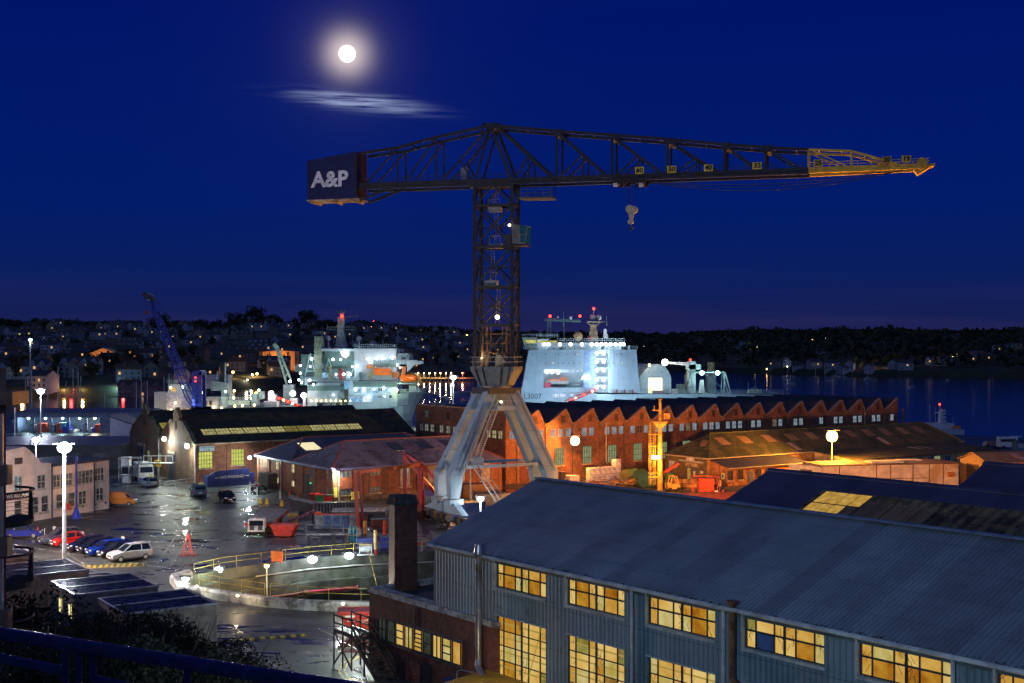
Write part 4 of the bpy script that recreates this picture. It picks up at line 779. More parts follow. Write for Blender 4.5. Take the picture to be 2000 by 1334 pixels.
a = DE.sx(1352); m = MB(); DE.box(m, a-1.2, a+1.2, 0, 2.5, .01, .12); pd = m.build('door', M('slate_door', (.07,.08,.11), .5), t); m = MB(); DE.box(m, a-1.0, a-.25, .1, 2.3, .125, .15); m.build('lit_doorway', EM('door_glow', (.75,.42,.08), .7, (.35,.15,.02), 3), pd); m = MB(); DE.box(m, a+.35, a+.85, .9, 1.8, .125, .14); m.build('notice', M('paper', (.6,.6,.6), .6), pd)
m = MB(); DE.box(m, a-1.4, a+1.4, 2.5, 3.1, .0, .2); m.build('lintel', STONE, t); m = MB(); DE.box(m, a-2.9, a+2.9, 3.25, 3.5, .0, .35); m.build('awning', PIPE, t); m = MB(); DE.box(m, a-1.0, a+.9, 3.55, 4.05, .36, .42); m.build('sign_board', M('sign_pale', (.6,.6,.6), .5), t)
m = MB(); b = DE.sx(1315); DE.box(m, b-1.0, b+.8, 2.0, 3.1, .02, .08); m.build('poster', M('poster', (.35,.38,.42), .5, var=.9, scale=3), t); m = MB(); b = DE.sx(1371); DE.box(m, b-.3, b+.3, 1.6, 2.0, .02, .06); m.build('notice', M('paper', (.6,.6,.6), .6), t)
t2 = thing('lean_to_office', 'orange lit brick lean-to with a slate roof against the mossy store', 'lean-to', w(9, 0, 4)); m = MB(); DF.poly(m, [(.4,0),(.4,2.85),(18,2.85),(18,0)], 3.6, 4.0); m.prism([w(.4,0,.02), w(.4,3.75,.02), w(.4,2.85,3.6), w(.4,0,3.6)], tuple(U1*.35)+(0,)); m.prism([w(17.6,0,.02), w(17.6,3.75,.02), w(17.6,2.85,3.6), w(17.6,0,3.6)], tuple(U1*.35)+(0,)); m.build('wall', M('orange_brick', (.34,.13,.05), .85, var=.35, bump=.3, scale=1.5), t2)
m = MB(); m.hexa([w(.2,2.85,4.3), w(18.2,2.85,4.3), w(18.2,3.85,.05), w(.2,3.85,.05), w(.2,2.95,4.3), w(18.2,2.95,4.3), w(18.2,3.95,.05), w(.2,3.95,.05)]); m.build('roof', CORR('lean_slate', (.07,.07,.09), U1, .5, .6, dirt=(.07,.06,.02), dth=.52), t2); gutter(DF, t2, .2, 18.2, 2.8, 4.35, M('gutter_cream', (.45,.36,.26), .6), .07)
DP = M('dusk_pane', (.06,.05,.05), .2)
for px in (1426, 1446, 1481, 1500, 1556): a = DF.sx(px, 4); window(DF, t2, a-.55, a+.55, .95, 2.4, DP, 2, 2, FRAME_D, 4, .06, STONE)
m = MB(); a = DF.sx(1466, 4); DF.box(m, a-.5, a+.5, 0, 2.1, 4.01, 4.08); m.build('door', M('blue_door', (.08,.11,.2), .5), t2)
s_ = thing('warning_sign', 'square yellow sign with a round blue mark on the lean-to end wall', 'sign', w(.4, 1.5, 3)); m = MB(); m.prism([w(.36,1.0,2.5), w(.36,1.0,3.3), w(.36,2.0,3.3), w(.36,2.0,2.5)], tuple(-U1*.05)+(0,)); m.build('sign_board', M('notice_yellow', (.75,.65,.12), .5), s_)
m = MB(); m.tube(w(.29,1.5,2.9), w(.27,1.5,2.9), .3, n=20); m.build('mark', M('white_enamel', (.7,.7,.7), .5), s_); m = MB(); m.tube(w(.28,1.5,2.9), w(.25,1.5,2.9), .22, n=20); m.build('mark', M('mark_blue', (.05,.1,.3), .5), s_)
# second lower range
t = thing('lower_store', 'low mossy roofed store with a cream wall brightly lit by the orange lamp', 'store', w(40, 0, 9)); m = MB(); WC = M('cream_wall', (.52,.42,.24), .8, var=.25, dirt=(.3,.2,.1)); DF.box(m, 24.1, 63, 0, 3.3, 9.0, 9.4); m.prism([w(24.1,0,.5), w(24.1,4.1,.5), w(24.1,3.35,9.0), w(24.1,0,9.0)], tuple(U1*.4)+(0,)); m.build('wall', WC, t)
m = MB(); m.hexa([w(24.0,3.3,9.8), w(63.4,3.3,9.8), w(63.4,4.15,.5), w(24.0,4.15,.5), w(24.0,3.4,9.8), w(63.4,3.4,9.8), w(63.4,4.25,.5), w(24.0,4.25,.5)]); m.build('roof', MR, t)
for k, px in enumerate((1762, 1796, 1817, 1830, 1850)): a = DF.sx(px, 9.4); window(DF, t, a-.8, a+.8, 1.9, 3.0, [DP, M('brown_pane', (.12,.06,.03), .5), M('blue_pane', (.05,.09,.3), .4), GRN, M('blue_pane', (.05,.09,.3), .4)][k], 2, 1, FRAME_L, 9.4, .06)
for a in (46.5, 49): m = MB(); q = lambda a, f, l=.03: w(a, 3.4+.85*f+l, 9.8-9.3*f); m.hexa([q(a+.7,.5), q(a+1.2,.5), q(a+.4,.8), q(a-.1,.8), q(a+.7,.5,.05), q(a+1.2,.5,.05), q(a+.4,.8,.05), q(a-.1,.8,.05)]); m.build('rooflight', M('pale_strip', (.5,.45,.35), .5), t)
# white panelled block
E0_, E1_ = V((48.1, 191)), V((71.0, 195.3)); EF = Fr(E0_, E1_-E0_); LE = (E1_-E0_).length; t = thing('panelled_block', 'flat roofed white panelled block lit orange behind the dark blue roof', 'building', (59, 193, 0)); w = EF.w
WPN = M('white_panel', (.60,.50,.40), .6, var=.2, scale=.6, dirt=(.40,.26,.14)); m = MB(); cut = [0, 3.0, 9.2, 11.6, 15.4, 18.2, 20.6, LE]
for a, b in zip(cut[:-1], cut[1:]): EF.box(m, a+.04, b-.04, 0, 3.55, -.2, 0)
m.build('front_wall', WPN, t); m = MB(); EF.box(m, 0, LE, 0, 3.5, -7, -.2); m.prism([w(-3.6,0,-4), w(-3.6,3.6,-4), w(-.04,3.4,0), w(-.04,0,0)], (.1,.4,0)); m.build('side_wall', M('grey_white', (.5,.5,.5), .6), t)
m = MB(); EF.box(m, -.2, LE+.2, 3.552, 3.7, -7.2, .15); m.build('roof', M('stained_flat_roof', (.16,.10,.06), .8, var=.5, scale=.8, dirt=(.1,.06,.03)), t); m = MB(); EF.box(m, 9, 14.5, 3.71, 4.05, -3.5, -1.2); EF.box(m, 15.5, 19, 3.71, 3.95, -5.5, -3.5); m.build('roof_hatch', M('hatch', (.55,.5,.45), .5), t)
m = MB(); [EF.box(m, a-.06, a+.06, 0, 3.5, .01, .06) for a in cut[1:-1]]; m.build('panel_joint', RUSTY, t); m = MB(); m.prism([w(-2.4,2.2,-2.4), w(-2.4,2.9,-2.4), w(-1.1,2.9,-1.0), w(-1.1,2.2,-1.0)], (-.05,-.06,0)); m.build('name_plate', M('plate_dark', (.07,.04,.06), .5), t)
m = MB(); m.tube(w(21.3,1.9,.3), w(22.2,1.9,.3), .4, n=12); m.build('tank', M('orange_tank', (.5,.15,.03), .5), t)
railing([w(8,0,1.2), w(16,0,1.2), w(17.5,0,1.2)], 'thin rusty railing in front of the white panelled block', 1.5, 1.6, RUSTY, .03, None)
# right edge gabled shed
R0, R1 = V((73.6, 190)), V((95, 194)); HF = Fr(R0, R1-R0); w = HF.w; t = thing('gabled_shed', 'brown corrugated gabled shed at the right edge beside the white block', 'shed', (80,192,0)); bc = CORR('brown_sheet', (.30,.19,.10), (R1-R0).normalized(), .5, .7, dirt=(.18,.1,.05)); m = MB(); HF.box(m, 0, 21, 0, 4.1, -.2, 0); m.prism([w(0,0,-.2), w(0,4.1,-.2), w(0,5.4,-4), w(0,4.1,-8), w(0,0,-8)], tuple(HF.u*.2)+(0,)); m.build('wall', bc, t)
m = MB(); m.hexa([w(-.3,4.1,.3), w(21,4.1,.3), w(21,5.4,-4), w(-.3,5.4,-4), w(-.3,4.22,.3), w(21,4.22,.3), w(21,5.52,-4), w(-.3,5.52,-4)]); m.hexa([w(-.3,5.4,-4), w(21,5.4,-4), w(21,4.1,-8.3), w(-.3,4.1,-8.3), w(-.3,5.52,-4), w(21,5.52,-4), w(21,4.22,-8.3), w(-.3,4.22,-8.3)]); m.build('roof', bc, t)
m = MB(); m.prism([w(-.02,0,-2.5), w(-.02,3.6,-2.5), w(-.02,3.6,-6), w(-.02,0,-6)], tuple(HF.u*-.08)+(0,)); m.build('door', M('dark_opening', (.03,.02,.015), .8), t)
for a in (6, 9.5): m = MB(); m.hexa([w(a,4.55,-.8), w(a+1.2,4.55,-.8), w(a+.8,5.2,-3), w(a-.4,5.2,-3), w(a,4.62,-.8), w(a+1.2,4.62,-.8), w(a+.8,5.27,-3), w(a-.4,5.27,-3)]); m.build('rooflight', M('pink_rooflight', (.4,.25,.2), .4), t)

# ------------------------------------------------------------------ cream office on the left
J1, J0 = V((-54.9, 167.5)), V((-62.4, 150.4)); JF = Fr(J0, J1-J0); LJ = (J1-J0).length; a100 = JF.sx(100); t = thing('cream_office', 'two storey cream rendered office with the WE ARE A&P sign', 'office', (-58, 160, 0)); w = JF.w; CR = M('cream_render', (.78,.62,.54), .8, var=.12, scale=.6, bump=.15, dirt=(.60,.46,.38))
m = MB(); JF.poly(m, [(-8,0),(-8,7.6),(JF.sx(20),9.3),(JF.sx(48),9.5),(JF.sx(58),9.0),(JF.sx(82),7.2),(a100,7.1),(a100,0)], -9, 0); m.build('gable_wall', CR, t); m = MB(); JF.box(m, a100+.01, LJ, 0, 6.6, -9, -.05); m.build('front_wall', CR, t)
m = MB(); JF.box(m, a100+.02, LJ+.35, 6.6, 6.85, -9.3, .3); m.build('roof', M('office_roof', (.05,.05,.07), .6), t); PN = M('office_pane', (.12,.13,.12), .15, var=.6, scale=2); WFm = M('frame_white', (.6,.55,.5), .5)
def jw(px0, px1, z0, z1, nx, pane=PN): window(JF, t, JF.sx(px0), JF.sx(px1), z0, z1, pane, nx, 2, WFm, 0, .07, M('sill_cream', (.55,.42,.33), .7))
jw(103,116,3.9,5.5,2); jw(118,140,3.9,5.5,3); jw(145,180,3.9,5.6,5); jw(184,201,4.0,5.7,3); jw(72,87,4.0,5.7,2); jw(27,42,4.1,5.9,2, EM('office_lit_pane', (.25,.35,.42), .6, (.1,.12,.12), 3))
jw(27,41,.9,2.9,1); jw(59,74,1.0,3.0,1); jw(80,93,1.0,3.0,1); jw(109,124,1.1,2.9,1); jw(132,145,1.1,2.9,1); jw(153,167,1.2,2.9,2); jw(187,200,1.3,3.0,2)
for px in (79, 139, 162, 186, 206): m = MB(); a = JF.sx(px); JF.box(m, a-.18, a+.18, .75, 1.0, .0, .05); m.build('door_plate', M('plate_navy', (.03,.02,.07), .5), t)
downpipe(JF, t, a100, 0, 7.0, FRAME_D, .08); downpipe(JF, t, JF.sx(183), 0, 6.5, FRAME_D, .08); m = MB(); a = JF.sx(36); JF.box(m, a-.6, a+.6, 7.4, 8.2, .0, .08); m.build('vent', FRAME_D, t)
s_ = thing('name_board', 'dark WE ARE A&P name board on the cream office wall', 'sign', w(JF.sx(38), 3.2, .1)); m = MB(); JF.box(m, JF.sx(4), JF.sx(60.5), 3.05, 4.0, .03, .1); m.build('sign_board', M('plum_board', (.05,.015,.04), .5), s_); xd = (JF.u.x, JF.u.y, 0); nn = (JF.n.x, JF.n.y, 0)
text('WE ARE', .62, w(JF.sx(25), 3.5, .13), xd, nn, WT, s_, bold=.008); text('A&P', .85, w(JF.sx(49.5), 3.52, .13), xd, nn, WT, s_, bold=.03)
m = MB(); a = JF.sx(121); m.box(w(a, 1.3, 1.0), (.5,.5,.9), .8); tag(m.build('post_box', M('post_red', (.6,.05,.03), .4)), 'small red box standing before the cream office wall', 'box')
m = MB(); m.tube(w(JF.sx(114),0,3), w(JF.sx(114),8,3), .13, n=8); t = thing('blue_flagpole', 'slim dark blue pole with a cone foot before the office', 'pole', w(JF.sx(114), 0, 3)); m.build('shaft', M('pole_blue', (.06,.05,.3), .4), t); m = MB(); m.tube(w(JF.sx(114),0,3), w(JF.sx(114),1.5,3), .7, .15, 8); m.build('foot', M('cone_blue', (.03,.06,.5), .4), t)

# ------------------------------------------------------------------ apartment block at the left edge
t = thing('apartment_block', 'modern block at the left edge with glazed bays and brown panels', 'apartments', (-26, 52, 0)); X1 = -19.85; m = MB(); m.prism([(-40,48.2,-5),(X1,48.2,-5),(-26.2,61,-5),(-46,61,-5)], (0,0,25.8)); m.build('wall', M('panel_brown', (.20,.11,.075), .6, var=.15), t)
fl = [2.0, 4.9, 7.75, 10.55, 13.4, 16.2, 19.1]
for k, z in enumerate(fl[:-1]):
    m = MB(); m.box((X1-4.0, 48.1, z+.45), (8.4, .5, .75)); m.build('floor_band', M('band_brown', (.28,.17,.12), .5), t); m = MB(); m.box((X1-2.3, 48.12, z+1.75), (4.4, .06, 1.9)); p = m.build('window', M('teal_glass', (.05,.12,.14), .08, var=.3), t); m = MB()
    for x in (-.12, -.55, -2.2, -4.4): m.box((X1+x, 48.04, z+1.83), (.16, .14, 2.0))
    m.box((X1-2.3, 48.03, z+1.3), (4.4, .1, .08)); m.build('frame', M('frame_alu', (.42,.42,.40), .4), p)
m = MB(); m.box((X1-3.9, 48.4, 19.65), (8.8, 1.6, .5)); m.build('eaves', M('eave_copper', (.35,.17,.09), .5), t)
BM = M('balcony_iron', (.045,.045,.05), .5)
for k, z in enumerate((14.5, 12.0, 9.4, 6.9)):
    b = thing('balcony', ['top', 'second', 'third', 'lowest'][k]+' curved dark balcony with tapered posts on the apartment block', 'balcony', (X1+.8, 49.6, z), group='balconies on the apartment block at the left edge'); cx, cy = X1-.75, 49.6
    arc = [V((cx+1.2*math.sin(x), cy-1.4*math.cos(x), z)) for x in [math.pi*i/10 for i in range(11)]]
    m = MB(); m.prism([p for p in arc], (0,0,.22)); m.build('slab', M('balcony_slab', (.05,.05,.03), .7), b); m = MB(); m.path([p+V((0,0,1.35)) for p in arc], .05); m.build('top_rail', BM, b)
    m = MB(); [m.path([p+V((0,0,.35+.16*j)) for p in arc], .012, 4) for j in range(6)]; m.build('wire', BM, b)
    for i in (1, 5, 8): m = MB(); m.tube(arc[i]+V((0,0,.2)), arc[i]+V((0,0,1.35)), .09, .04, 6); m.build('post', BM, b)
# ------------------------------------------------------------------ cabins
CG = 'flat roofed portable cabins by the car park'
def cabin(D, C, A, H, label, wallc, lit=0):
    D, C, A = V(D), V(C), V(A); u = (C-D).normalized(); L_ = (C-D).length; f = Fr(D, u); wd = abs((A-D).dot(V((-u.y, u.x)))); t = thing('portable_cabin', label, 'cabin', (*((C+A)/2), 0), group=CG)
    m = MB(); f.box(m, 0, L_, .15, H-.05, -wd, 0); m.build('wall', wallc, t); m = MB(); f.box(m, .06, L_-.06, H-.05, H+.02, -wd+.06, -.06); n = 22; 
    for k in range(n): z = -wd*(k+.5)/n; f.box(m, .1, L_-.1, H+.021, H+.07, z-.05, z+.05)
    m.build('roof', M('cabin_roof', (.09,.09,.12), .16, .3, var=.5, scale=1.5), t); m = MB()
    for a0, a1, o0, o1 in ((-.05,L_+.05,-.12,.05),(-.05,L_+.05,-wd-.05,-wd+.12),(-.05,.12,-wd+.12,-.12),(L_-.12,L_+.05,-wd+.12,-.12),(.12,L_-.12,-wd/2-.1,-wd/2+.1)): f.box(m, a0, a1, H-.02, H+.13, o0, o1)
    m.build('roof_edge', M('cabin_edge', (.30,.30,.36), .25), t); m = MB(); [f.box(m, a-.05, a+.05, .15, H-.06, .005, .03) for a in (.05, L_/2, L_-.05)]; m.build('corner_post', M('cabin_trim', (.22,.2,.2), .5), t)
    e = Fr(D+V((-u.y,u.x))*wd, V((u.y,-u.x)))
    if lit:
        for a in (wd*.45, wd*.86): window(e, t, a-.42, a+.3, 1.0, 2.1, EM('cabin_glow', (1,.88,.42), 1.5, (.8,.65,.2), 2), 1, 1, M('cabin_trim', (.22,.2,.2), .5))
        window(f, t, .5, 2.2, .7, 1.5, M('notice_pane', (.15,.25,.35), .3, var=.8, scale=3), 3, 1, M('cabin_trim', (.22,.2,.2), .5))
    return t
cabin((-27.3,86.6), (-21.7,90.4), (-31.0,92.0), 2.85, 'nearest grey cabin, right of the lit one and behind the shrubs', M('cabin_grey', (.17,.15,.15), .6))
cabin((-33.3,93.4), (-27.95,97.1), (-37.1,98.9), 2.85, 'grey cabin with two small lit windows in its end', M('cabin_slate', (.19,.20,.20), .6), 1)
cabin((-41.5,100.2), (-35.9,104.3), (-45.1,105.6), 2.85, 'beige cabin in front of the parked cars, wet ribbed roof', M('cabin_beige', (.34,.27,.20), .6))
cabin((-49.6,108.6), (-43.9,112.6), (-53.1,113.8), 2.85, 'pinkish cabin farthest back, half hidden by the apartment block', M('cabin_pink', (.34,.22,.18), .6))
# ------------------------------------------------------------------ hammerhead crane
CC = V((-1.94, 155, 0)); J = V((.963, -.27, 0)); K = V((.27, .963, 0))
CG_ = M('crane_grey', (.030,.030,.036), .5, .2, var=.3, scale=.8, dirt=(.025,.02,.02)); LG = M('crane_light_grey', (.27,.37,.45), .55, var=.10, scale=.5, dirt=(.23,.30,.36)); CY = M('crane_yellow', (.85,.50,.03), .5, var=.2, scale=1, dirt=(.6,.3,.03)); DKG = M('crane_dark_green', (.07,.085,.08), .5)
CR_ = thing('hammerhead_crane', 'tall hammerhead dock crane with a long jib ending in yellow', 'crane', CC)
def ja(px): k = (px-CX)/F; return (155*k+1.94)/(.963+.27*k)
def jp(px, py, off=0):
    a = ja(px); p = CC+J*a; d = p.y; z = EYE-(py-HY)/F*d; q = p+K*off; return V((q.x, q.y, z))
OF = (-1.5, 1.5)
# portal legs
cp = V((-1.95, 155, 0)); l1, l2 = 6.75, 1.6; u1 = V((.87,.49,0)); u2 = V((-.49,.87,0))
def legpt(i, j, s, z): return cp+u1*(l1*i*s)+u2*(l2*j)+V((0,0,z))
for i in (-1, 1):
    for j in (-1, 1):
        m = MB(); A = cp+u1*(i*1.45)+u2*(j*1.25)+V((0,0,16.6)); B = cp+u1*(i*l1)+u2*(j*(l2+.1))+V((0,0,6.3)); C = cp+u1*(i*(l1+.25))+u2*(j*(l2+.2))+V((0,0,3.4))
        def ring(p, wa, wb): return [p-u1*wa-u2*wb, p+u1*wa-u2*wb, p+u1*wa+u2*wb, p-u1*wa+u2*wb]
        rs_ = [ring(A, .75, .6), ring(B, .95, .62), ring(C, .6, .5)]
        for a, b in zip(rs_[:-1], rs_[1:]): m.hexa(b+a)
        leg = m.build('leg', LG, CR_, bevel=.06); m = MB()
        for k in range(0, 9, 2): q_ = A.lerp(B, .06+k*.11); [m.bar(q_-u2*.68+u1*e_*(.72+.35*k/9), q_-u2*.68+u1*(e_*(.72+.35*k/9)-e_*.12), .03, .10) for e_ in (-1,1)]; m.bar(q_-u1*(.8+.3*k/9)-u2*(.66+.07*k/9), q_+u1*(.8+.3*k/9)-u2*(.66+.07*k/9), .05, .05)
        m.bar(A-u2*.7+u1*.3, B-u2*.8+u1*.5, .07); m.build('weld_seam', M('seam_grey', (.22,.27,.31), .6), leg)
        m = MB(); m.box(C+V((0,0,-.35)), (1.9,1.6,.7), math.atan2(U1.y, U1.x)); m.tube(C+V((0,0,-1.0))-u1*.3, C+V((0,0,-1.0))+u1*.3, .4, n=12); m.build('foot', LG, leg)
for i in (-1, 1):   # rail bogies
    a = legpt(i, -1, 1.03, 2.3); b = legpt(i, 1, 1.03, 2.3); m = MB(); m.bar(a-u2*1.2, b+u2*1.2, .9, 1.3); m.hexa([a-u2*3.4+V((0,0,-.6))-u1*.4, a-u2*3.4+V((0,0,-.6))+u1*.4, a+u2*3.2+V((0,0,-.6))+u1*.4, a+u2*3.2+V((0,0,-.6))-u1*.4, a-u2*.8+V((0,0,.6))-u1*.4, a-u2*.8+V((0,0,.6))+u1*.4, a+u2*1+V((0,0,.6))+u1*.4, a+u2*1+V((0,0,.6))-u1*.4])
    m.hexa([b-u2*3+V((0,0,-.6))-u1*.4, b-u2*3+V((0,0,-.6))+u1*.4, b+u2*4.2+V((0,0,-.6))+u1*.4, b+u2*4.2+V((0,0,-.6))-u1*.4, b-u2*.8+V((0,0,.5))-u1*.4, b-u2*.8+V((0,0,.5))+u1*.4, b+u2*1+V((0,0,.5))+u1*.4, b+u2*1+V((0,0,.5))-u1*.4]); m.build('bogie_beam', LG, CR_)
    for q in (a-u2*3.2, a-u2*1.6, a+u2*1.6, b, b+u2*2, b+u2*3.8): m = MB(); m.tube(q+V((0,0,-1.85))-u1*.2, q+V((0,0,-1.85))+u1*.2, .42, n=14); m.box(q+V((0,0,-1.3)), (1.0,.8,.7), math.atan2(U1.y, U1.x)); m.build('wheel', CG_, CR_)
m = MB(); a, b = legpt(-1,-1,.93,7.2), legpt(1,-1,.97,7.2); mid = (a+b)/2-u2*.6; m.bar(a, mid, .35, .4); m.bar(mid, b, .35, .4); c, d = legpt(-1,1,.93,7.4), legpt(1,1,.97,7.4); m.bar(c, d, .3, .35); m.bar(legpt(-1,-1,.98,4.2), legpt(-1,1,.98,8.4), .4); m.bar(legpt(1,-1,.98,4.2), legpt(1,1,.98,8.4), .4); m.build('tie_beam', LG, CR_)
m = MB(); q = cp+V((0,0,15.6)); m.hexa([q-u1*2.0-u2*1.7+V((0,0,-1.6)), q+u1*2.0-u2*1.7+V((0,0,-1.6)), q+u1*2.4+u2*2.0+V((0,0,-1.6)), q-u1*2.4+u2*2.0+V((0,0,-1.6)), q-u1*2.2-u2*1.8+V((0,0,.6)), q+u1*2.2-u2*1.8+V((0,0,.6)), q+u1*2.6+u2*2.1+V((0,0,.6)), q-u1*2.6+u2*2.1+V((0,0,.6))]); m.build('portal_head', M('portal_grey', (.20,.23,.25), .5, dirt=(.15,.15,.13)), CR_)
m = MB(); m.box(cp+V((0,0,16.5)), (4.8,4.0,.75), math.atan2(U1.y,U1.x)); m.build('portal_band', CG_, CR_)
m = MB(); m.tube(CC+V((0,0,16.85)), CC+V((0,0,17.05)), 2.0, n=24); m.build('slew_ring', M('slew_ring', (.5,.42,.3), .5), CR_)
def sq(z, a, b, off=V((0,0,0))): return [CC+J*x*a+K*y*b+V((0,0,z))+off for x, y in ((-1,-1),(1,-1),(1,1),(-1,1))]
m = MB(); m.hexa(sq(17.06,1.75,1.7)+sq(19.0,2.75,2.1)); m.hexa(sq(19.0,2.8,2.2)+sq(19.5,2.8,2.2)); [m.prism([CC+J*(x-.05)-K*1.9+V((0,0,17.1)), CC+J*(x-.05)*1.4-K*2.5+V((0,0,19.4)), CC+J*(x-.05)*1.4-K*2.15+V((0,0,19.4)), CC+J*(x-.05)-K*1.7+V((0,0,17.1))], J*.12) for x in (-1.6,-.9,.9,1.6)]; m.build('slewing_base', M('slew_grey', (.12,.14,.15), .5, dirt=(.1,.1,.09)), CR_)
# platform and ladder in the portal
q = cp-u2*2.6+V((0,0,14.2)); m = MB(); m.box(q, (3.4,1.3,.15), math.atan2(U1.y,U1.x)); [m.bar(q+u1*x-u2*.6, q+u1*x-u2*.6+V((0,0,1.1)), .07) for x in (-1.6,-.9,-.2,.5,1.1,1.6)]; [m.bar(q-u1*1.65-u2*.6+V((0,0,z)), q+u1*1.65-u2*.6+V((0,0,z)), .07) for z in (.4,1.1)]; m.box(q-u2*.62+V((0,0,.25)), (3.3,.05,.45), math.atan2(U1.y,U1.x)); m.build('platform', LG, CR_)
m = MB(); a = q-u1*1.8; b = legpt(-1,-1,.72,7.6)+u1*.1-u2*1.2
for s in (-.35, .35): m.bar(a+u1*s-u2*.3, b+u1*s-u2*.3, .08, .18); m.bar(a+u1*s-u2*.3+V((0,0,1)), b+u1*s-u2*.3+V((0,0,1)), .05)
for k in range(26): p = a.lerp(b, k/26)-u2*.3; m.bar(p-u1*.35, p+u1*.35, .2, .04)
for k in range(7): p = a.lerp(b, k/6.5)-u2*.3; m.bar(p-u1*.35, p-u1*.35+V((0,0,1)), .05); m.bar(p+u1*.35, p+u1*.35+V((0,0,1)), .05)
m.box(b-u2*.3, (1.6,1.4,.12), 0); m.box(b-u2*1.0+V((0,0,.5)), (1.6,.05,1.0), 0); e = b+V((4.3,-1.5,-6.2))
for s in (-.35, .35): m.bar(b+u1*s-u2*.3, e+u1*s, .08, .16); m.bar(b+u1*s-u2*.3+V((0,0,1)), e+u1*s+V((0,0,1)), .05)
for k in range(16): p = (b-u2*.3).lerp(e, k/16); m.bar(p-u1*.35, p+u1*.35, .2, .04)
m.build('stair', M('stair_galv', (.42,.42,.40), .5), CR_)
# tower
ta, tb = 2.45, 1.5; corners = [(-1,-1),(1,-1),(1,1),(-1,1)]; tp = lambda c, z: CC+J*c[0]*ta+K*c[1]*tb+V((0,0,z)); lv = [19.5, 24.7, 29.5, 34.5, 39.7, 42.2]
for c in corners: m = MB(); m.bar(tp(c,19.5), tp(c,42.4), .42); m.build('tower_post', CG_, CR_)
m = MB()
for k, (z0, z1) in enumerate(zip(lv[:-1], lv[1:])):
    for i in range(4):
        a, b = corners[i], corners[(i+1) % 4]; m.bar(tp(a,z1), tp(b,z1), .3 if i in (0,2) else .2, .34); w_ = .24 if i in (0,2) else .14
        if k == 4:
            c = tp(a,z1).lerp(tp(b,z1), .5); m.bar(tp(a,z0), c, .2); m.bar(tp(b,z0), c, .2); continue
        m.bar(tp(a,z0), tp(b,z1), w_, .2); m.bar(tp(b,z0), tp(a,z1), w_, .2); zc = (z0+z1)/2; m.bar(tp(a,zc), tp(b,zc), .1)
m.build('tower_bracing', CG_, CR_)
m = MB()
for z in (23.6, 22.4, 21.2): m.bar(CC+J*-1.6-K*.8+V((0,0,z)), CC+J*1.6-K*.8+V((0,0,z)), .12); m.bar(CC+J*-1.6+K*.8+V((0,0,z)), CC+J*1.6+K*.8+V((0,0,z)), .12)
for x in (-1.6, -1.0, 1.0, 1.6):
    for y in (-.8, .8): m.bar(CC+J*x+K*y+V((0,0,19.5)), CC+J*x+K*y+V((0,0,24.5)), .16)
m.build('inner_frame', M('inner_rust', (.25,.12,.05), .6, dirt=(.3,.2,.08)), CR_)
m = MB(); m.box(CC-J*1.4+V((0,0,20.6)), (1.0,.8,2.0), -.27); m.box(CC+J*.5+V((0,0,20.3)), (1.0,.8,1.4), -.27); m.build('machinery', M('machine', (.3,.3,.22), .5), CR_)
m = MB()
for i in range(4):
    a, b = corners[i], corners[(i+1) % 4]
    for z in (20.1, 20.7): m.bar(tp(a,z)*1+K*(a[1]*.7)+J*(a[0]*.3), tp(b,z)+K*(b[1]*.7)+J*(b[0]*.3), .06)
    for f in (0,.2,.4,.6,.8): p = tp(a,19.5).lerp(tp(b,19.5), f); m.bar(p+K*(a[1]*.7 if i % 2 == 0 else 0), p+K*(a[1]*.7 if i % 2 == 0 else 0)+V((0,0,1.2)), .05)
m.build('guard_rail', M('stair_galv', (.42,.42,.40), .5), CR_)
m = MB()
for (x0, z0, x1, z1) in ((.2,41.8,-.5,39.0), (-.1,39.0,.2,34.8), (-.6,34.8,-.3,29.8), (.3,29.5,.1,25.0), (-.6,38.9,-.3,41.5)):
    a, b = CC+J*x0+V((0,0,z0)), CC+J*x1+V((0,0,z1))
    for s in (-.22, .22): m.bar(a+J*s, b+J*s, .06)
    for k in range(14): p = a.lerp(b, k/14); m.bar(p-J*.22, p+J*.22, .04)
m.build('ladder', M('ladder_grey', (.28,.22,.18), .6), CR_)
for x, z in ((-.1,39.0), (0,34.4), (-.6,29.8)):
    m = MB(); m.box(CC+J*x-K*.3+V((0,0,z+.25)), (1.6,1.2,.6), -.27); [m.bar(CC+J*(x+s)-K*.8+V((0,0,z+.5)), CC+J*(x+s)-K*.8+V((0,0,z+1.5)), .05) for s in (-.75,0,.75)]; m.bar(CC+J*(x-.75)-K*.8+V((0,0,z+1.5)), CC+J*(x+.75)-K*.8+V((0,0,z+1.5)), .05); m.build('landing', M('landing_grey', (.30,.32,.32), .5), CR_)
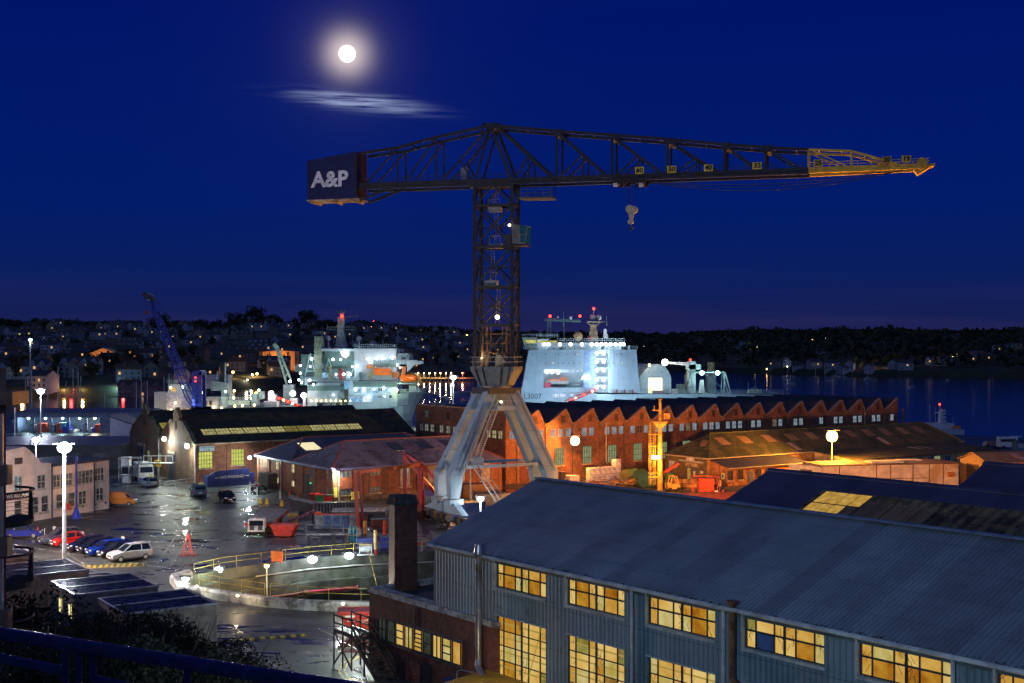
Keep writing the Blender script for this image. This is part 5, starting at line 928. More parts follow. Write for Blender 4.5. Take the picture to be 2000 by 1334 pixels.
# cab with lettering
q = lambda x, z, o: CC+J*x+K*o+V((0,0,z))
m = MB(); m.hexa([q(2.75,34.75,-2.6), q(4.45,34.6,-2.6), q(4.45,34.6,-.9), q(2.75,34.75,-.9), q(2.75,37.1,-2.6), q(4.75,36.9,-2.6), q(4.75,36.9,-.9), q(2.75,37.1,-.9)]); cab = m.build('cab', M('cab_grey', (.13,.15,.15), .5), CR_)
m = MB(); m.hexa([q(3.75,35.9,-2.66), q(4.42,35.85,-2.66), q(4.42,35.85,-2.6), q(3.75,35.9,-2.6), q(3.75,36.95,-2.66), q(4.6,36.8,-2.66), q(4.6,36.8,-2.6), q(3.75,36.95,-2.6)]); m.hexa([q(4.47,34.8,-2.5), q(4.6,34.8,-2.5), q(4.6,34.8,-1), q(4.47,34.8,-1), q(4.74,36.7,-2.5), q(4.82,36.7,-2.5), q(4.82,36.7,-1), q(4.74,36.7,-1)]); m.hexa([q(3.8,34.9,-2.65), q(4.35,34.9,-2.65), q(4.35,34.9,-2.6), q(3.8,34.9,-2.6), q(3.8,35.7,-2.65), q(4.4,35.7,-2.65), q(4.4,35.7,-2.6), q(3.8,35.7,-2.6)]); m.build('window', EM('cab_glass', (.02,.09,.16), .28), cab)
text('T 16', .55, q(3.22,35.7,-2.63), J, -K, M('cab_letter', (.8,.3,.08), .6), cab); m = MB(); m.box(q(2.1,35.3,-1.9), (1.0,.9,1.2), -.27); m.box(q(3.6,34.5,-1.7), (2.2,2.0,.12), -.27); m.build('cab_mount', CG_, CR_)
# jib
zb = lambda px: lerp_t([(600,372),(740,367),(925,360),(1015,357),(1200,352),(1420,344),(1600,337),(1820,329)], px)
def chord(pts, mat, name, w_=.3, h=.34):
    m = MB()
    for off in OF:
        for a, b in zip(pts[:-1], pts[1:]): m.bar(jp(*a, off), jp(*b, off), w_, h)
    return m.build(name, mat, CR_)
top = [(712,303),(785,292),(860,272),(965,249),(1093,260),(1200,268),(1307,276),(1418,286),(1497,292),(1580,296)]
chord(top, CG_, 'top_chord'); m = MB()
for off in OF: m.bar(jp(712,zb(712)-4,off), jp(1580,zb(1580)-4,off), .35, .4); m.bar(jp(712,zb(712)+3,off*1.0), jp(1580,zb(1580)+3,off), .5, .3)
m.build('bottom_chord', CG_, CR_); chord([(1580,296),(1663,299),(1752,324)], CY, 'yellow_top_chord', .22, .25); m = MB()
for off in OF: m.bar(jp(1580,zb(1580)-4,off), jp(1808,zb(1808)-4,off*.8), .3, .35); m.bar(jp(1580,zb(1580)+2,off), jp(1800,zb(1800),off*.8), .45, .3)
m.build('yellow_bottom_chord', CY, CR_)
def strut(m, a, b, w_=.2):
    for off in OF: m.bar(jp(*a, off), jp(*b, off), w_)
m = MB(); B = lambda px: (px, zb(px)-4)
for px, py in ((785,292),(860,272),(1093,260),(1200,268),(1307,276),(1418,286),(1497,292)): strut(m, (px,py), B(px), .28 if px > 1000 else .22)
for a, b, w_ in (((785,292),B(722),.18),((860,272),B(798),.18),((965,249),B(868),.2),((906,316),B(928),.18),((965,249),B(935),.3),((965,249),B(1005),.34),((975,250),B(1085),.34),((1037,310),B(1010),.18),((1037,310),B(1040),.18),((1093,262),B(1190),.32),((1143,305),B(1098),.18),((1144,305),B(1144),.2),((1200,270),B(1300),.3),((1250,308),B(1206),.18),((1252,308),B(1252),.2),((1307,278),B(1408),.26),((1362,312),B(1318),.16),((1363,312),B(1363),.16),((1418,287),B(1487),.2),((1497,293),B(1570),.2)): strut(m, a, b, w_)
m.build('web_strut', CG_, CR_); m = MB(); strut(m, (1580,296), B(1580), .2); strut(m, (1663,299), B(1663), .18); strut(m, (1585,297), B(1660), .15); strut(m, (1666,300), B(1752), .15); strut(m, (1752,324), B(1752), .12); m.build('yellow_web_strut', CY, CR_)
m = MB(); m2 = MB()
for px in range(720, 1820, 22):
    mm_ = m if px < 1580 else m2; mm_.bar(jp(*B(px), -1.5), jp(*B(px), 1.5), .14)
    if px < 1752 and px % 44 == 16: 
        py = lerp_t(top+[(1663,299),(1752,324)], px); mm_.bar(jp(px,py,-1.5), jp(px,py,1.5), .12)
for off in (-1.5, .6):
    for h in (12, 7): m.path([jp(p_, zb(p_)-5-h, off) for p_ in (720, 900, 1100, 1300, 1580)], .035, 4); m2.path([jp(p_, zb(p_)-5-h, off*.9) for p_ in (1580, 1700, 1815)], .035, 4)
    for px in range(730, 1815, 27): (m if px < 1580 else m2).bar(jp(px, zb(px)-5, off), jp(px, zb(px)-17, off), .05)
m.build('walkway', CG_, CR_); m2.build('yellow_walkway', CY, CR_)
m = MB(); a = ja(1800); c = CC+J*a; z = jp(1800, zb(1800)).z; m.tube(c-K*.5+V((1.0*0,0,z+.7)), c+K*.5+V((0,0,z+.7)), .55, n=16); m.hexa([c-K*1.1+V((0,0,z-.1)), c+J*1.3-K*.8+V((0,0,z+.2)), c+J*1.3+K*.8+V((0,0,z+.2)), c+K*1.1+V((0,0,z-.1)), c-K*1.1+V((0,0,z+.3)), c+J*1.5-K*.8+V((0,0,z+.5)), c+J*1.5+K*.8+V((0,0,z+.5)), c+K*1.1+V((0,0,z+.3))]); m.prism([c+J*.8-K*.9+V((0,0,z)), c-J*.5-K*.9+V((0,0,z-.75)), c-J*.9-K*.9+V((0,0,z-.15))], K*1.8)
m.build('jib_nose', CY, CR_); m = MB(); [m.tube(jp(965,246,o), jp(965,240,o), .04) for o in (0,)]; m.bar(jp(950,246,-1.5), jp(950,246,1.5), .3); m.bar(jp(980,247,-1.5), jp(980,247,1.5), .3); m.box(jp(966,250,0), (1.3,3.3,.7), -.27); m.build('apex_block', CG_, CR_)
m = MB(); [m.bar(jp(px,py,-1.7), jp(px,py,1.7), .9, .8) for px, py in ((1095,263),(1203,271),(1311,280),(1421,289),(1500,294))]; m.build('gusset', CG_, CR_)
m = MB(); m.box(jp(965,zb(965)+1,0), (5.6,3.4,.9), math.atan2(J.y,J.x)); m.build('turntable_frame', CG_, CR_); m = MB(); m.box(jp(908,341,0), (.9,.8,1.7), -.27); m.build('electrical_cabinet', PIPE, CR_)
# caged ladder of the apex
m = MB()
for s in (-.25,.25): m.bar(jp(958,262,-1.9)+J*s, jp(932,325,-1.9)+J*s, .06)
for k in range(12): p = jp(958,262,-1.9).lerp(jp(932,325,-1.9), k/11); m.bar(p-J*.3, p+J*.3, .05); m.bar(p-J*.3, p-J*.3-K*.5, .05); m.bar(p+J*.3, p+J*.3-K*.5, .05); m.bar(p-J*.3-K*.5, p+J*.3-K*.5, .05)
m.build('cage_ladder', CG_, CR_)
# counterweight
a0, a1 = ja(611), ja(705); zt0, zt1 = jp(611,318).z, jp(705,300).z; z0 = jp(650,392).z; c = lambda a, z, o: CC+J*a+K*o+V((0,0,z)); m = MB(); hf = 1.75
m.hexa([c(a0,z0,-hf), c(a1,z0,-hf), c(a1,z0,hf), c(a0,z0,hf), c(a0,zt0,-hf), c(a1,zt1,-hf), c(a1,zt1,hf), c(a0,zt0,hf)]); cw = m.build('counterweight', M('navy_sheet', (.006,.010,.085), .5, var=.2), CR_)
m = MB(); m.hexa([c(a0-.05,z0-.15,-hf-.05), c(a1+.3,z0-.15,-hf-.05), c(a1+.3,z0-.15,hf+.05), c(a0-.05,z0-.15,hf+.05), c(a0-.05,z0-.02,-hf-.05), c(a1+.3,z0-.02,-hf-.05), c(a1+.3,z0-.02,hf+.05), c(a0-.05,z0-.02,hf+.05)]); [m.box(c(a, z0-.3, 0), (.25,3.6,.2), -.27) for a in (a0+.4, (a0+a1)/2, a1-.4)]; m.build('soffit', M('soffit_cream', (.62,.52,.34), .6, var=.4, dirt=(.3,.15,.08)), cw)
m = MB(); m.hexa([c(a1+.01,z0,-hf), c(a1+.12,z0,-hf), c(a1+.12,z0,hf), c(a1+.01,z0,hf), c(a1+.01,zt1,-hf), c(a1+.12,zt1,-hf), c(a1+.12,zt1,hf), c(a1+.01,zt1,hf)]); m.build('end_plate', M('end_plate_red', (.035,.02,.025), .6), cw)
text('A&P', 2.8, c((a0+a1)/2-.2, z0+(zt0-z0)*.47+.1, -hf-.03), J, -K, M('white_logo', (.9,.92,.95), .6), cw, bold=.09)
m = MB()
for off in OF: m.bar(jp(712,393,off), jp(785,zb(785),off), .3)
m.build('raker', CG_, CR_)
# trolley, ropes, hook
tr = m = MB(); q0, q1 = jp(1202,352), jp(1266,350)
for off in (-1.3, 1.3): m.bar(jp(1200,354,off), jp(1266,352,off), .35, .5); [m.tube(jp(px,357,off)-K*.15, jp(px,357,off)+K*.15, .42, n=12) for px in (1210,1222,1243,1257)]
for px in (1205, 1255): m.bar(jp(px,356,-1.3), jp(px,356,1.3), .5, .6)
m.build('trolley', CG_, CR_); m = MB(); [m.box(jp(px,364,-1.4), (.5,.3,.45), -.27) for px in (1206,1256)]; m.build('trolley_plate', M('plate_white', (.6,.6,.62), .5), CR_)
hk = thing('hook_block', 'cream double hook block hanging on ropes under the crane trolley', 'hook block', jp(1233,448)); m = MB(); [m.tube(jp(px,358,o), jp(px2,406,o*.3), .035, n=4) for px, px2, o in ((1223,1227,-.8),(1225,1228,.6),(1234,1233,-.5),(1239,1237,-.8),(1243,1238,.6))]; m.build('rope', CG_, hk)
IV = M('hook_cream', (.55,.48,.33), .5, var=.3, scale=4); p = jp(1231,409); m = MB(); m.tube(p-K*.35, p+K*.35, .52, n=18); m.build('sheave', IV, hk, True); p2 = jp(1239,410); m = MB(); m.tube(p2-K*.5, p2+K*.2, .42, n=16); m.build('sheave', IV, hk, True)
m = MB(); a, b = jp(1233,409), jp(1233,432); m.hexa([b-J*.12-K*.2, b+J*.12-K*.2, b+J*.12+K*.2, b-J*.12+K*.2, a-J*.5-K*.3, a+J*.45-K*.3, a+J*.45+K*.3, a-J*.5+K*.3]); m.build('cheek_plate', IV, hk); b = jp(1232,433); m = MB(); m.tube(b-K*.25, b+K*.25, .34, n=14); m.build('swivel', IV, hk, True)
m = MB(); hc = jp(1233,443); m.path([hc+V((0,0,.55)), hc+V((0,0,.1)), hc+J*.22+V((0,0,-.12)), hc+J*.05+V((0,0,-.38)), hc-J*.2+V((0,0,-.25)), hc-J*.24+V((0,0,-.02))], .09, 6); m.build('hook', M('hook_dark', (.08,.06,.05), .5), hk)
m = MB()
for o, sag in ((-1, 22), (.6, 24), (0, 36)):
    pts = [jp(x, 357+(330-357)*(x-1270)/(1770-1270)+sag*4*((x-1270)/500)*(1-(x-1270)/500)*.75, o) for x in range(1270, 1771, 50)]; m.path(pts, .05, 4)
m.path([jp(x, 366+8*((x-725)/190)*(1-(x-725)/190)*4, 0) for x in range(725, 916, 38)], .04, 4); m.build('festoon_cable', CG_, CR_)
# under-slung platform
m = MB(); a, b = jp(1018,389,0), jp(1082,388,0); m.hexa([jp(1018,390,-1.4), jp(1082,389,-1.4), jp(1082,389,1.4), jp(1018,390,1.4), jp(1018,387,-1.4), jp(1082,386,-1.4), jp(1082,386,1.4), jp(1018,387,1.4)])
for px in (1018,1034,1050,1066,1082): [m.bar(jp(px,388,o), jp(px,372,o), .06) for o in (-1.4,1.4)]
for o in (-1.4,1.4): [m.bar(jp(1018,y,o), jp(1082,y-1,o), .06) for y in (380,373)]; [m.bar(jp(px,388,o), jp(px,zb(px),o), .08) for px in (1022,1078)]
m.build('slung_platform', DKG, CR_)
YN = M('plate_yellow', (.95,.65,.05), .5)
for px, py, s in ((1254,337,'60'),(1316,335,'50'),(1387,332,'40'),(1481,328,'32'),(1599,323,'25'),(1731,317,'20'),(1769,315,'19')):
    p = jp(px, py, -1.8); m = MB(); d = p.y; wd, hh = 17.5*d/F, 13.5*d/F; m.box(p, (wd, .06, hh), math.atan2(J.y,J.x)); pl = m.build('number_plate', YN if px < 1590 else CY, CR_)
    text(s, hh*1.0, p-K*.06, J, -K, M('plate_black', (.01,.01,.01), .6), pl, bold=.02)
def lamp_bulb(p, r, mat, par, name='lamp'): m = MB(); m.ball(p, r, 10, 6); return m.build(name, mat, par)
W_COOL = EM('light_cool', (.80,.92,1), 14); W_NEUT = EM('light_neutral', (1,.93,.80), 12); W_SOD = EM('light_sodium', (1,.55,.12), 12); W_WARM = EM('light_warm', (1,.78,.32), 9); W_RED = EM('light_red', (1,.035,.02), 7); W_CYAN = EM('light_cyan', (.55,1,.9), 12)
for p, r, pw in ((q(2.3,37.05,-2.2), .17, 9), (CC+V((.1,-1.2,25.7)), .28, 130), (CC+J*-1.6-K*1.2+V((0,0,20.6)), .1, 160), (CC+V((.6,-3.2,15.2)), .16, 25)): lamp_bulb(p, r, W_WARM, CR_); light(p+V((0,-.5,0)), pw, (1,.7,.3), CR_, .2)
# ------------------------------------------------------------------ ships
class Ship:
    def __init__(s, t, d, mats=None): s.t = t; s.d = d; s.sc = d/F
    def p(s, px, py, o=0): return V(((px-CX)*s.sc, s.d+o, EYE-(py-HY)*s.sc))
    def box(s, m, a, b, yt, yb, o0, o1, mi=0): m.hexa([s.p(a,yb,o0), s.p(b,yb,o0), s.p(b,yb,o1), s.p(a,yb,o1), s.p(a,yt,o0), s.p(b,yt,o0), s.p(b,yt,o1), s.p(a,yt,o1)], mi); return m
    def part(s, name, mat, *boxes):
        m = MB(); [s.box(m, *b) for b in boxes]; return m.build(name, mat, s.t)
    def poly(s, name, mat, pts, o0, o1): m = MB(); m.prism([s.p(a,b,o0) for a, b in pts], (0, o1-o0, 0)); return m.build(name, mat, s.t)
    def rail(s, a, b, y, o, h=1.1, n=12, name='guard_rail', mat=None):
        m = MB(); q0, q1 = s.p(a,y,o), s.p(b,y,o)
        for f in (.5, 1): m.bar(q0+V((0,0,h*f)), q1+V((0,0,h*f)), .1)
        for k in range(n+1): p = q0.lerp(q1, k/n); m.bar(p, p+V((0,0,h)), .09)
        return m.build(name, mat or SHG, s.t)
    def lamp(s, px, py, o, r=.45, mat=None, pw=0, col=(.8,.92,1)):
        p = s.p(px, py, o); m = MB(); m.ball(p, r, 8, 5); m.build('deck_light', mat or W_COOL, s.t)
        if pw: light(p+V((0,-r-.4,0)), pw, col, s.t, .4)
SHG = M('ship_grey', (.42,.48,.52), .5, var=.12, scale=.15, dirt=(.34,.40,.44)); SHD = M('ship_dark_green', (.10,.16,.15), .5, var=.2); SHW = M('ship_white', (.52,.52,.55), .5, var=.1); ORG = M('lifeboat_orange', (.92,.17,.01), .3, var=.1); GRY2 = M('ship_mid_grey', (.25,.30,.32), .5); RDM = M('radome', (.65,.66,.64), .4)
t = thing('landing_ship', 'large pale grey naval ship L3007 with a flight deck behind the sawtooth building', 'ship', P(1250,800,480)); S = Ship(t, 470); p = S.p
# hull: lofted sections
def hull(S, secs, beam, mat, z0=-4, name='hull'):
    """secs: (px, py_deck, half_width_fraction at deck, at waterline)"""
    m = MB(); rows = []
    for px, py, wd, ww, *rk in secs:
        rk = rk[0] if rk else 0
        x = (px-CX)*S.sc; zt = EYE-(py-HY)*S.sc; yc = S.d+beam/2
        rows.append([V((x-dx*rk*S.sc, yc+s_*beam/2*w_, z)) for s_, w_, z, dx in ((-1,wd,zt,0), (-1,(wd*.65+ww*.35),zt*.55+z0*.45,.5), (-1,ww,z0,1), (1,ww,z0,1), (1,(wd*.65+ww*.35),zt*.55+z0*.45,.5), (1,wd,zt,0))])
    for r0, r1 in zip(rows[:-1], rows[1:]):
        for i in range(5): m.quad(r0[i], r1[i], r1[i+1], r0[i+1])
        m.quad(r0[5], r1[5], r1[0], r0[0])
    m.quad(*rows[0]); m.quad(*rows[-1]); return m.build(name, mat, S.t, True)
hull(S, [(930,748,.02,.01), (955,752,.5,.2), (985,758,.85,.6), (1015,766,1,.9), (1060,767,1,1), (1165,768,1,1)], 26, SHG, name='bow_hull'); hull(S, [(1165.2,770,1,1), (1400,770,1,1), (1500,771,1,.98), (1530,771,.98,.9)], 26, M('aft_grey', (.45,.55,.56), .5, var=.1), name='aft_hull')
S.part('flight_deck', GRY2, (1250,1531,769,769.8,-.3,26.3)); S.part('hull_band', M('band_dark', (.12,.15,.16), .6, var=.8, scale=.8), (1243,1365,777,784,-.08,0))
G1 = SHG
S.poly('superstructure', G1, [(1017,767),(1022,745),(1033,683),(1062,683),(1062,767)], 0, 26); S.part('superstructure', G1, (1062.1,1139.9,683,720,0,26), (1062.1,1139.9,720,767,7,25.9), (1062.1,1139.9,757,767,.3,7))
S.part('superstructure', G1, (1140,1166,683,719,.6,25.8), (1140,1185,719,767,7,25.8)); S.poly('superstructure', G1, [(1188,767),(1188,683),(1243,683),(1250,767)], 0, 26); S.part('stair_tower', SHG, (1166,1188,683,767,3,20), (1164,1190,700,701.5,-.5,3), (1164,1190,718,719.5,-.5,3), (1164,1190,736,737.5,-.5,3), (1164,1190,752,753.5,-.5,3))
S.poly('bridge', M('bridge_olive', (.30,.32,.22), .5), [(1024,673),(1020,659),(1048,659),(1048,683),(1033,683)], 1, 25); S.part('bridge', GRY2, (1048,1072,662,683,3,23), (1072,1222,669,683,4,22))
S.part('wheelhouse_window', EM('bridge_glow', (.85,.8,.25), .8, (.3,.32,.1), .5), (1026,1047,664,670,.9,.98), (1050,1088,665,669,2.9,2.98)); S.rail(1022,1245,683,.3,1.4,50); S.rail(1020,1090,659,2,1.3,20); S.rail(1090,1222,668,4,1.4,30)
S.part('dazzle_panel', M('panel_blue_grey', (.22,.28,.42), .5), (1140.2,1165.8,684,766,.5,.58)); S.part('boat_bay_lining', SHW, (1062.2,1139.8,722,727,2,2.2), (1070,1100,727,731,6.8,6.95))
for row, xs in ((692,(1040,1066,1084,1091,1109,1123,1128,1186,1204,1214)), (709,(1066,1080,1090,1100,1111,1121,1132,1189,1199,1215)), (724.8,(1065,1074,1082,1090,1099,1107,1115,1124,1133))):
    for k, x in enumerate(xs): S.part('porthole', EM('port_glow', (1,.75,.3), 1.2) if (x*7) % 3 == 0 else FRAME_D, (x-.7,x+.7,row-1.2,row+1.2,-.12,-.02) if not (1140 < x < 1166) else (x-.7,x+.7,row-1.2,row+1.2,.4,.5))
for a, b in ((1078,1082),(1083,1088),(1089,1092),(1094,1104),(1114,1121)): S.part('hull_window', EM('hull_win', (.75,.85,1), 1.1, (.3,.4,.7), .5), (a,b,770,775.5,-.15,-.02))
text('L3007', 4.0*.56*1.0*(1.25), S.p(1040,774.5,-.12), (1,0,0), (0,-1,0), M('pennant_black', (.02,.02,.03), .5), t, bold=-.01)
m = MB()     # plating seams, doors, rails and pipes on the tall side
for y in (690,697,704,713.5): [m.bar(p(a,y,-.03), p(b,y,-.03), .07, .03) for a, b in ((1031,1062),(1062,1140),(1188,1244))]
for x in (1048,1074,1090,1106,1122,1200,1212,1224,1236): m.bar(p(x,684,-.03), p(x,718,-.03), .05, .05)
for x in (1046,1196,1208,1230): m.bar(p(x,720,-.03), p(x,764,-.03), .05, .05)
for y in (728,740,752): m.bar(p(1022,y,-.03), p(1061,y,-.03), .07, .03); m.bar(p(1189,y,-.03), p(1247,y,-.03), .07, .03)
m.build('plating_seam', M('seam_blue', (.22,.27,.31), .6), t)
for k in range(16): S.part('deck_fitting', [GRY2, SHD, SHW][k % 3], (1026+k*13.5, 1029+k*13.5+k%3*2, 679-k%4*1.4, 683, 2+k%3, 4+k%3))
for k in range(10): S.part('locker', [SHW, GRY2, M('locker_red', (.4,.05,.05), .5)][k % 3], (1192+k*5.2, 1195+k*5.2, 763-k%3, 767.5, -.9, -.2)) if k < 9 else None
m = MB(); [m.bar(p(x,768,1), p(x+2,768-h,1), .15) for x, h in ((1206,10),(1222,8),(1330,12),(1440,10),(1455,6),(1520,9))]; m.build('antenna', SHD, t)
# boat in the bay, davit, workboat
m = MB(); p = S.p
m.hexa([p(1071,750,1.5), p(1109,750,1.5), p(1109,750,5), p(1071,750,5), p(1069,744,.8), p(1112,744,.8), p(1112,744,5.5), p(1069,744,5.5)]); b_ = m.build('boat_hull', M('boat_cream', (.62,.55,.5), .4), t); S.part('boat_top', M('boat_orange', (.55,.12,.04), .5), (1072,1096,740.5,744,1.2,5), (1096,1108,737.5,744,1.4,4.6)); S.part('boat_cradle', M('cradle_red', (.6,.03,.08), .5), (1064,1076,747,762,.8,5))
m = MB(); m.hexa([p(1108,757,1.2), p(1132,757,1.2), p(1132,757,4), p(1108,757,4), p(1106,753,.8), p(1136,753,.8), p(1136,753,4.5), p(1106,753,4.5)]); m.build('work_boat', SHD, t); m = MB(); [m.bar(p(a,b,1.5), p(c,d,1.5), .5) for a,b,c,d in ((1118,742,1134,754),(1112,746,1126,757),(1128,762,1164,745),(1098,757,1112,761),(1136,740,1122,757))]; m.build('davit', GRY2, t)
m = MB(); [m.bar(p(1102,787,-9+o*2.2), p(1166,762,-1), .35) for o in (0,1)]; [m.bar(p(1102+k*3.2,787-k*1.25,-9+k*.4)+V((0,0,1.3)), p(1102+k*3.2,787-k*1.25,-9+k*.4), .25) for k in range(21)]; m.bar(p(1102,781,-9), p(1166,756,-1), .3); m.build('gangway', M('gangway_red', (.55,.06,.05), .5), t)
for k, (x, y) in enumerate(((1114,782),(1122,778),(1139,772),(1155,765))): S.lamp(x, y-2, -6, .4, W_RED if k in (0,2) else W_WARM, 25, (1,.2,.15))
for x in (1040,1090,1140,1200,1270,1360): a = p(x,795,-27); light(V((a.x,a.y,2)), 10500 if x < 1250 else 6500, (.48,.76,1), t, .6, 130, V((a.x,470,12)))  # bare spots added off the hull to brighten it, no lamps modelled
# masts and domes
m = MB(); m.bar(p(1064,624,10), p(1137,627,10), .5, .7); m.bar(p(1068,620.5,10), p(1134,624,10), .25)
for k in range(12): m.bar(p(1066+k*6,621+k*.3,10), p(1069+k*6,626,10), .14)
for a, b in (((1104,668),(1103,618)),((1070,664),(1072,623)),((1077,664),(1077,623))): m.bar(p(*a,10), p(*b,10), .4)
for k in range(6): m.bar(p(1070,660-k*6,10), p(1077,660-k*6,10), .16)
m.bar(p(1103,618,10), p(1103,608,10), .15); m.build('yard_mast', SHD, t)
m = MB(); m.hexa([p(1152,667,8), p(1172,667,8), p(1172,667,14), p(1152,667,14), p(1157,632,9.5), p(1168,632,9.5), p(1168,632,12.5), p(1157,632,12.5)]); S.box(m, 1149,1176,627,629,7,15); m.bar(p(1150,628,10), p(1160,638,10), .4); m.bar(p(1176,628,10), p(1166,638,10), .4); m.bar(p(1163,615,10), p(1163,604,10), .25); m.bar(p(1189,617,10), p(1189,636,10), .2); m.bar(p(1178,628,10), p(1190,627,10), .2); m.build('main_mast', M('mast_buff', (.50,.36,.2), .5, dirt=(.25,.22,.15)), t)
for x, y, r in ((1161,619,1.3), (1173.5,619,1.15), (1117,619,.75), (1092,618,.45)): m = MB(); m.ball(p(x,y,10), r, 14, 9); m.build('radome', RDM, t, True)
m = MB(); m.ball(p(1131.5,656,8), 1.75, 18, 11); m.tube(p(1131.5,667,8), p(1131.5,660,8), .7, .9, 10); m.build('radome', M('radome_amber', (.75,.50,.22), .5), t, True); S.part('radar_disc', M('disc_red', (.55,.04,.05), .5), (1150,1157,656,665,7.5,8)); S.part('gun_mount', RDM, (1182,1187,642,652,6,8), (1181,1190,652,660,6,9))
for x, y in ((1076,616),(1135.5,616),(1163,601)): S.lamp(x, y, 10, .55, W_RED, 60, (1,.05,.03))
for x in (1063,1072,1094,1115,1137,1156,1166,1175,1184,1193,1203,1213,1219): S.lamp(x, 672.5, 1.6, .62, W_COOL if x != 1203 else W_CYAN, 380 if x % 2 else 0, (.78,.92,1))
for y in (690,706,723,741.5,756): 
    for x in (1165.5,1178.5): S.lamp(x, y, -1.2, .62, W_COOL, 520, (.65,.85,1))
for x, y in ((1068,727),(1078,727),(1090,728),(1140,738),(1148,738)): S.lamp(x, y, 1.0, .55, W_COOL, 500, (.7,.88,1))
# deck crane, hangar tent, gantry, stacks
for x0, tip, hgt in ((1232,1180,707), (1358,1300,707)):
    if x0 == 1232: m = MB(); m.hexa([p(x0-9,768,4), p(x0+12,768,4), p(x0+12,768,8), p(x0-9,768,8), p(x0-4,740,4.5), p(x0+5,740,4.5), p(x0+5,740,7.5), p(x0-4,740,7.5)]); S.box(m, x0-4,x0+4,708,740,4.7,7.3); S.box(m, x0-6,x0+9,706,714,4.2,7.8)
    else: m = MB(); S.box(m, 1349,1362,706,770,4,9); S.box(m, 1345,1372,712,722,4,9)
    m.build('crane_tower', M('deck_crane', (.42,.52,.52), .5), t); m = MB(); m.hexa([p(tip,709.5,5.4), p(x0-4,716,5), p(x0-4,716,7), p(tip,709.5,6.6), p(tip,706.5,5.4), p(x0-4,708,5), p(x0-4,708,7), p(tip,706.5,6.6)]); m.bar(p(x0-12,713,6), p(x0-2,730,6), .6); m.build('crane_jib', SHW, t)
S.lamp(1302,708,5, 1.3, W_NEUT, 5200, (1,.8,.55)); S.lamp(1269,713,1, .5, W_WARM, 200, (1,.8,.5)); S.lamp(1352,703,5, .5, W_RED, 60, (1,.05,.03)); S.lamp(1225,704,5, .4, W_RED, 40, (1,.05,.03))
HG = M('tent_pale', (.55,.60,.56), .6, var=.1); arch = [(1243+3,769),(1248,745),(1252,735),(1262,722),(1275,713.5),(1287,711),(1300,715),(1308,726),(1313,738),(1313,769)]
m = MB(); m.prism([p(a,b,3) for a, b in arch], (-7,20,0)); tent = m.build('hangar_tent', HG, t); S.part('tent_opening', EM('tent_glow', (1,.97,.82), 2.2, (.95,.72,.3), .25), (1268,1295,738,768,2.8,2.95)); m = MB(); S.box(m, 1267,1296,736.5,738,2.6,2.98); [S.box(m, a,a+1.5,725,729,2.7,2.98) for a in (1268,1293)]; m.build('tent_trim', GRY2, t)
S.part('deck_stores', M('stores_red', (.5,.08,.04), .5), (1288,1297,763,769,.5,2.5)); S.part('deck_stores', M('stores_brown', (.2,.12,.08), .6), (1275,1287,763,769,.6,2.5)); S.part('deck_stores', M('stores_cream', (.6,.55,.4), .6), (1313.5,1325,760,769,1,4)); S.part('deck_stores', SHD, (1326,1343,752,769,6,9)); S.rail(1250,1530,769.3,0,1.5,80)
m = MB(); [m.bar(p(a,b,o), p(c,d,o), .45) for o in (3, 9) for a,b,c,d in ((1338,770,1352,728),(1358,770,1350,728),(1343,757,1355,757),(1347,728,1420,728),(1419,728,1430,770),(1418,728,1416,770),(1340,765,1346,745))]; [m.bar(p(x,728,3), p(x,728,9), .45) for x in (1347,1380,1419)]; [m.bar(p(1352+k*6,728,3), p(1355+k*6,725,3), .2) for k in range(11)]; m.bar(p(1382,733,3), p(1412,757,3), .18); m.build('gantry', GRY2, t)
for x in (1358, 1401): m = MB(); S.box(m, x-9,x+8,733,769,12,18); m.build('exhaust_casing', GRY2, t); m = MB(); [m.tube(p(x+k,733,15), p(x+k,708,15), 1.0, n=10) for k in (-2.5,2.8)]; m.build('exhaust_pipe', M('pipe_buff', (.45,.36,.15), .5, dirt=(.1,.08,.05)), t)
for x in (1372,1403): S.lamp(x, 728.5, 1.5, .85, W_CYAN, 1500, (.6,1,.88))
m = MB(); m.tube(p(1372,768,2), p(1372,742,2), 1.3, .7, 8); m.build('covered_hoist', HG, t); S.part('deck_cabin', M('cabin_pale_green', (.45,.50,.36), .5), (1466,1490,761,770,2,6)); S.part('deck_cabin', SHD, (1492,1500,764,770,2,6), (1365,1380,766,770,3,6), (1387,1398,764,770,3,6))

# ------------------------------------------------------------------ grey auxiliary with orange lifeboats
t = thing('survey_ship', 'brightly lit pale grey auxiliary ship with two orange lifeboats', 'ship', P(690,800,440)); S = Ship(t, 430); p = S.p; HB = 19
hull(S, [(598,794,1,.95), (680,794,1,1), (760,793,.97,.9), (786,792.4,.80,.5), (800,792,.5,.2,6), (810,791.4,.1,.02,12)], HB, SHG)
hull(S, [(776,770,.96,.93), (798,767,.84,.6,4), (816,762,.55,.3,10), (826,758,.28,.1,17), (833,754,.04,.02,22)], HB, SHG, z0=S.p(0,792).z, name='forecastle'); m = MB(); S.box(m, 680,776,745,794,.2,18.8); m.build('side_house', SHG, t)
hull(S, [(400,791,.9,.8), (470,790,1,.95), (597.8,793,1,1)], HB, M('aft_hull_grey', (.28,.33,.36), .5, dirt=(.2,.25,.28)), name='aft_hull')
S.part('deck_house', SHW, (691,757,682,742,2,16), (691,773,683,700,1.5,17), (757,773,700,742,3,16)); S.part('bridge', GRY2, (773,800,694,712,3,16), (775,797,690,694,2,17)); S.poly('bridge_wing', SHG, [(793,703),(812,703),(814,705),(826,705),(826,711),(810,712),(795,727)], 1, 4)
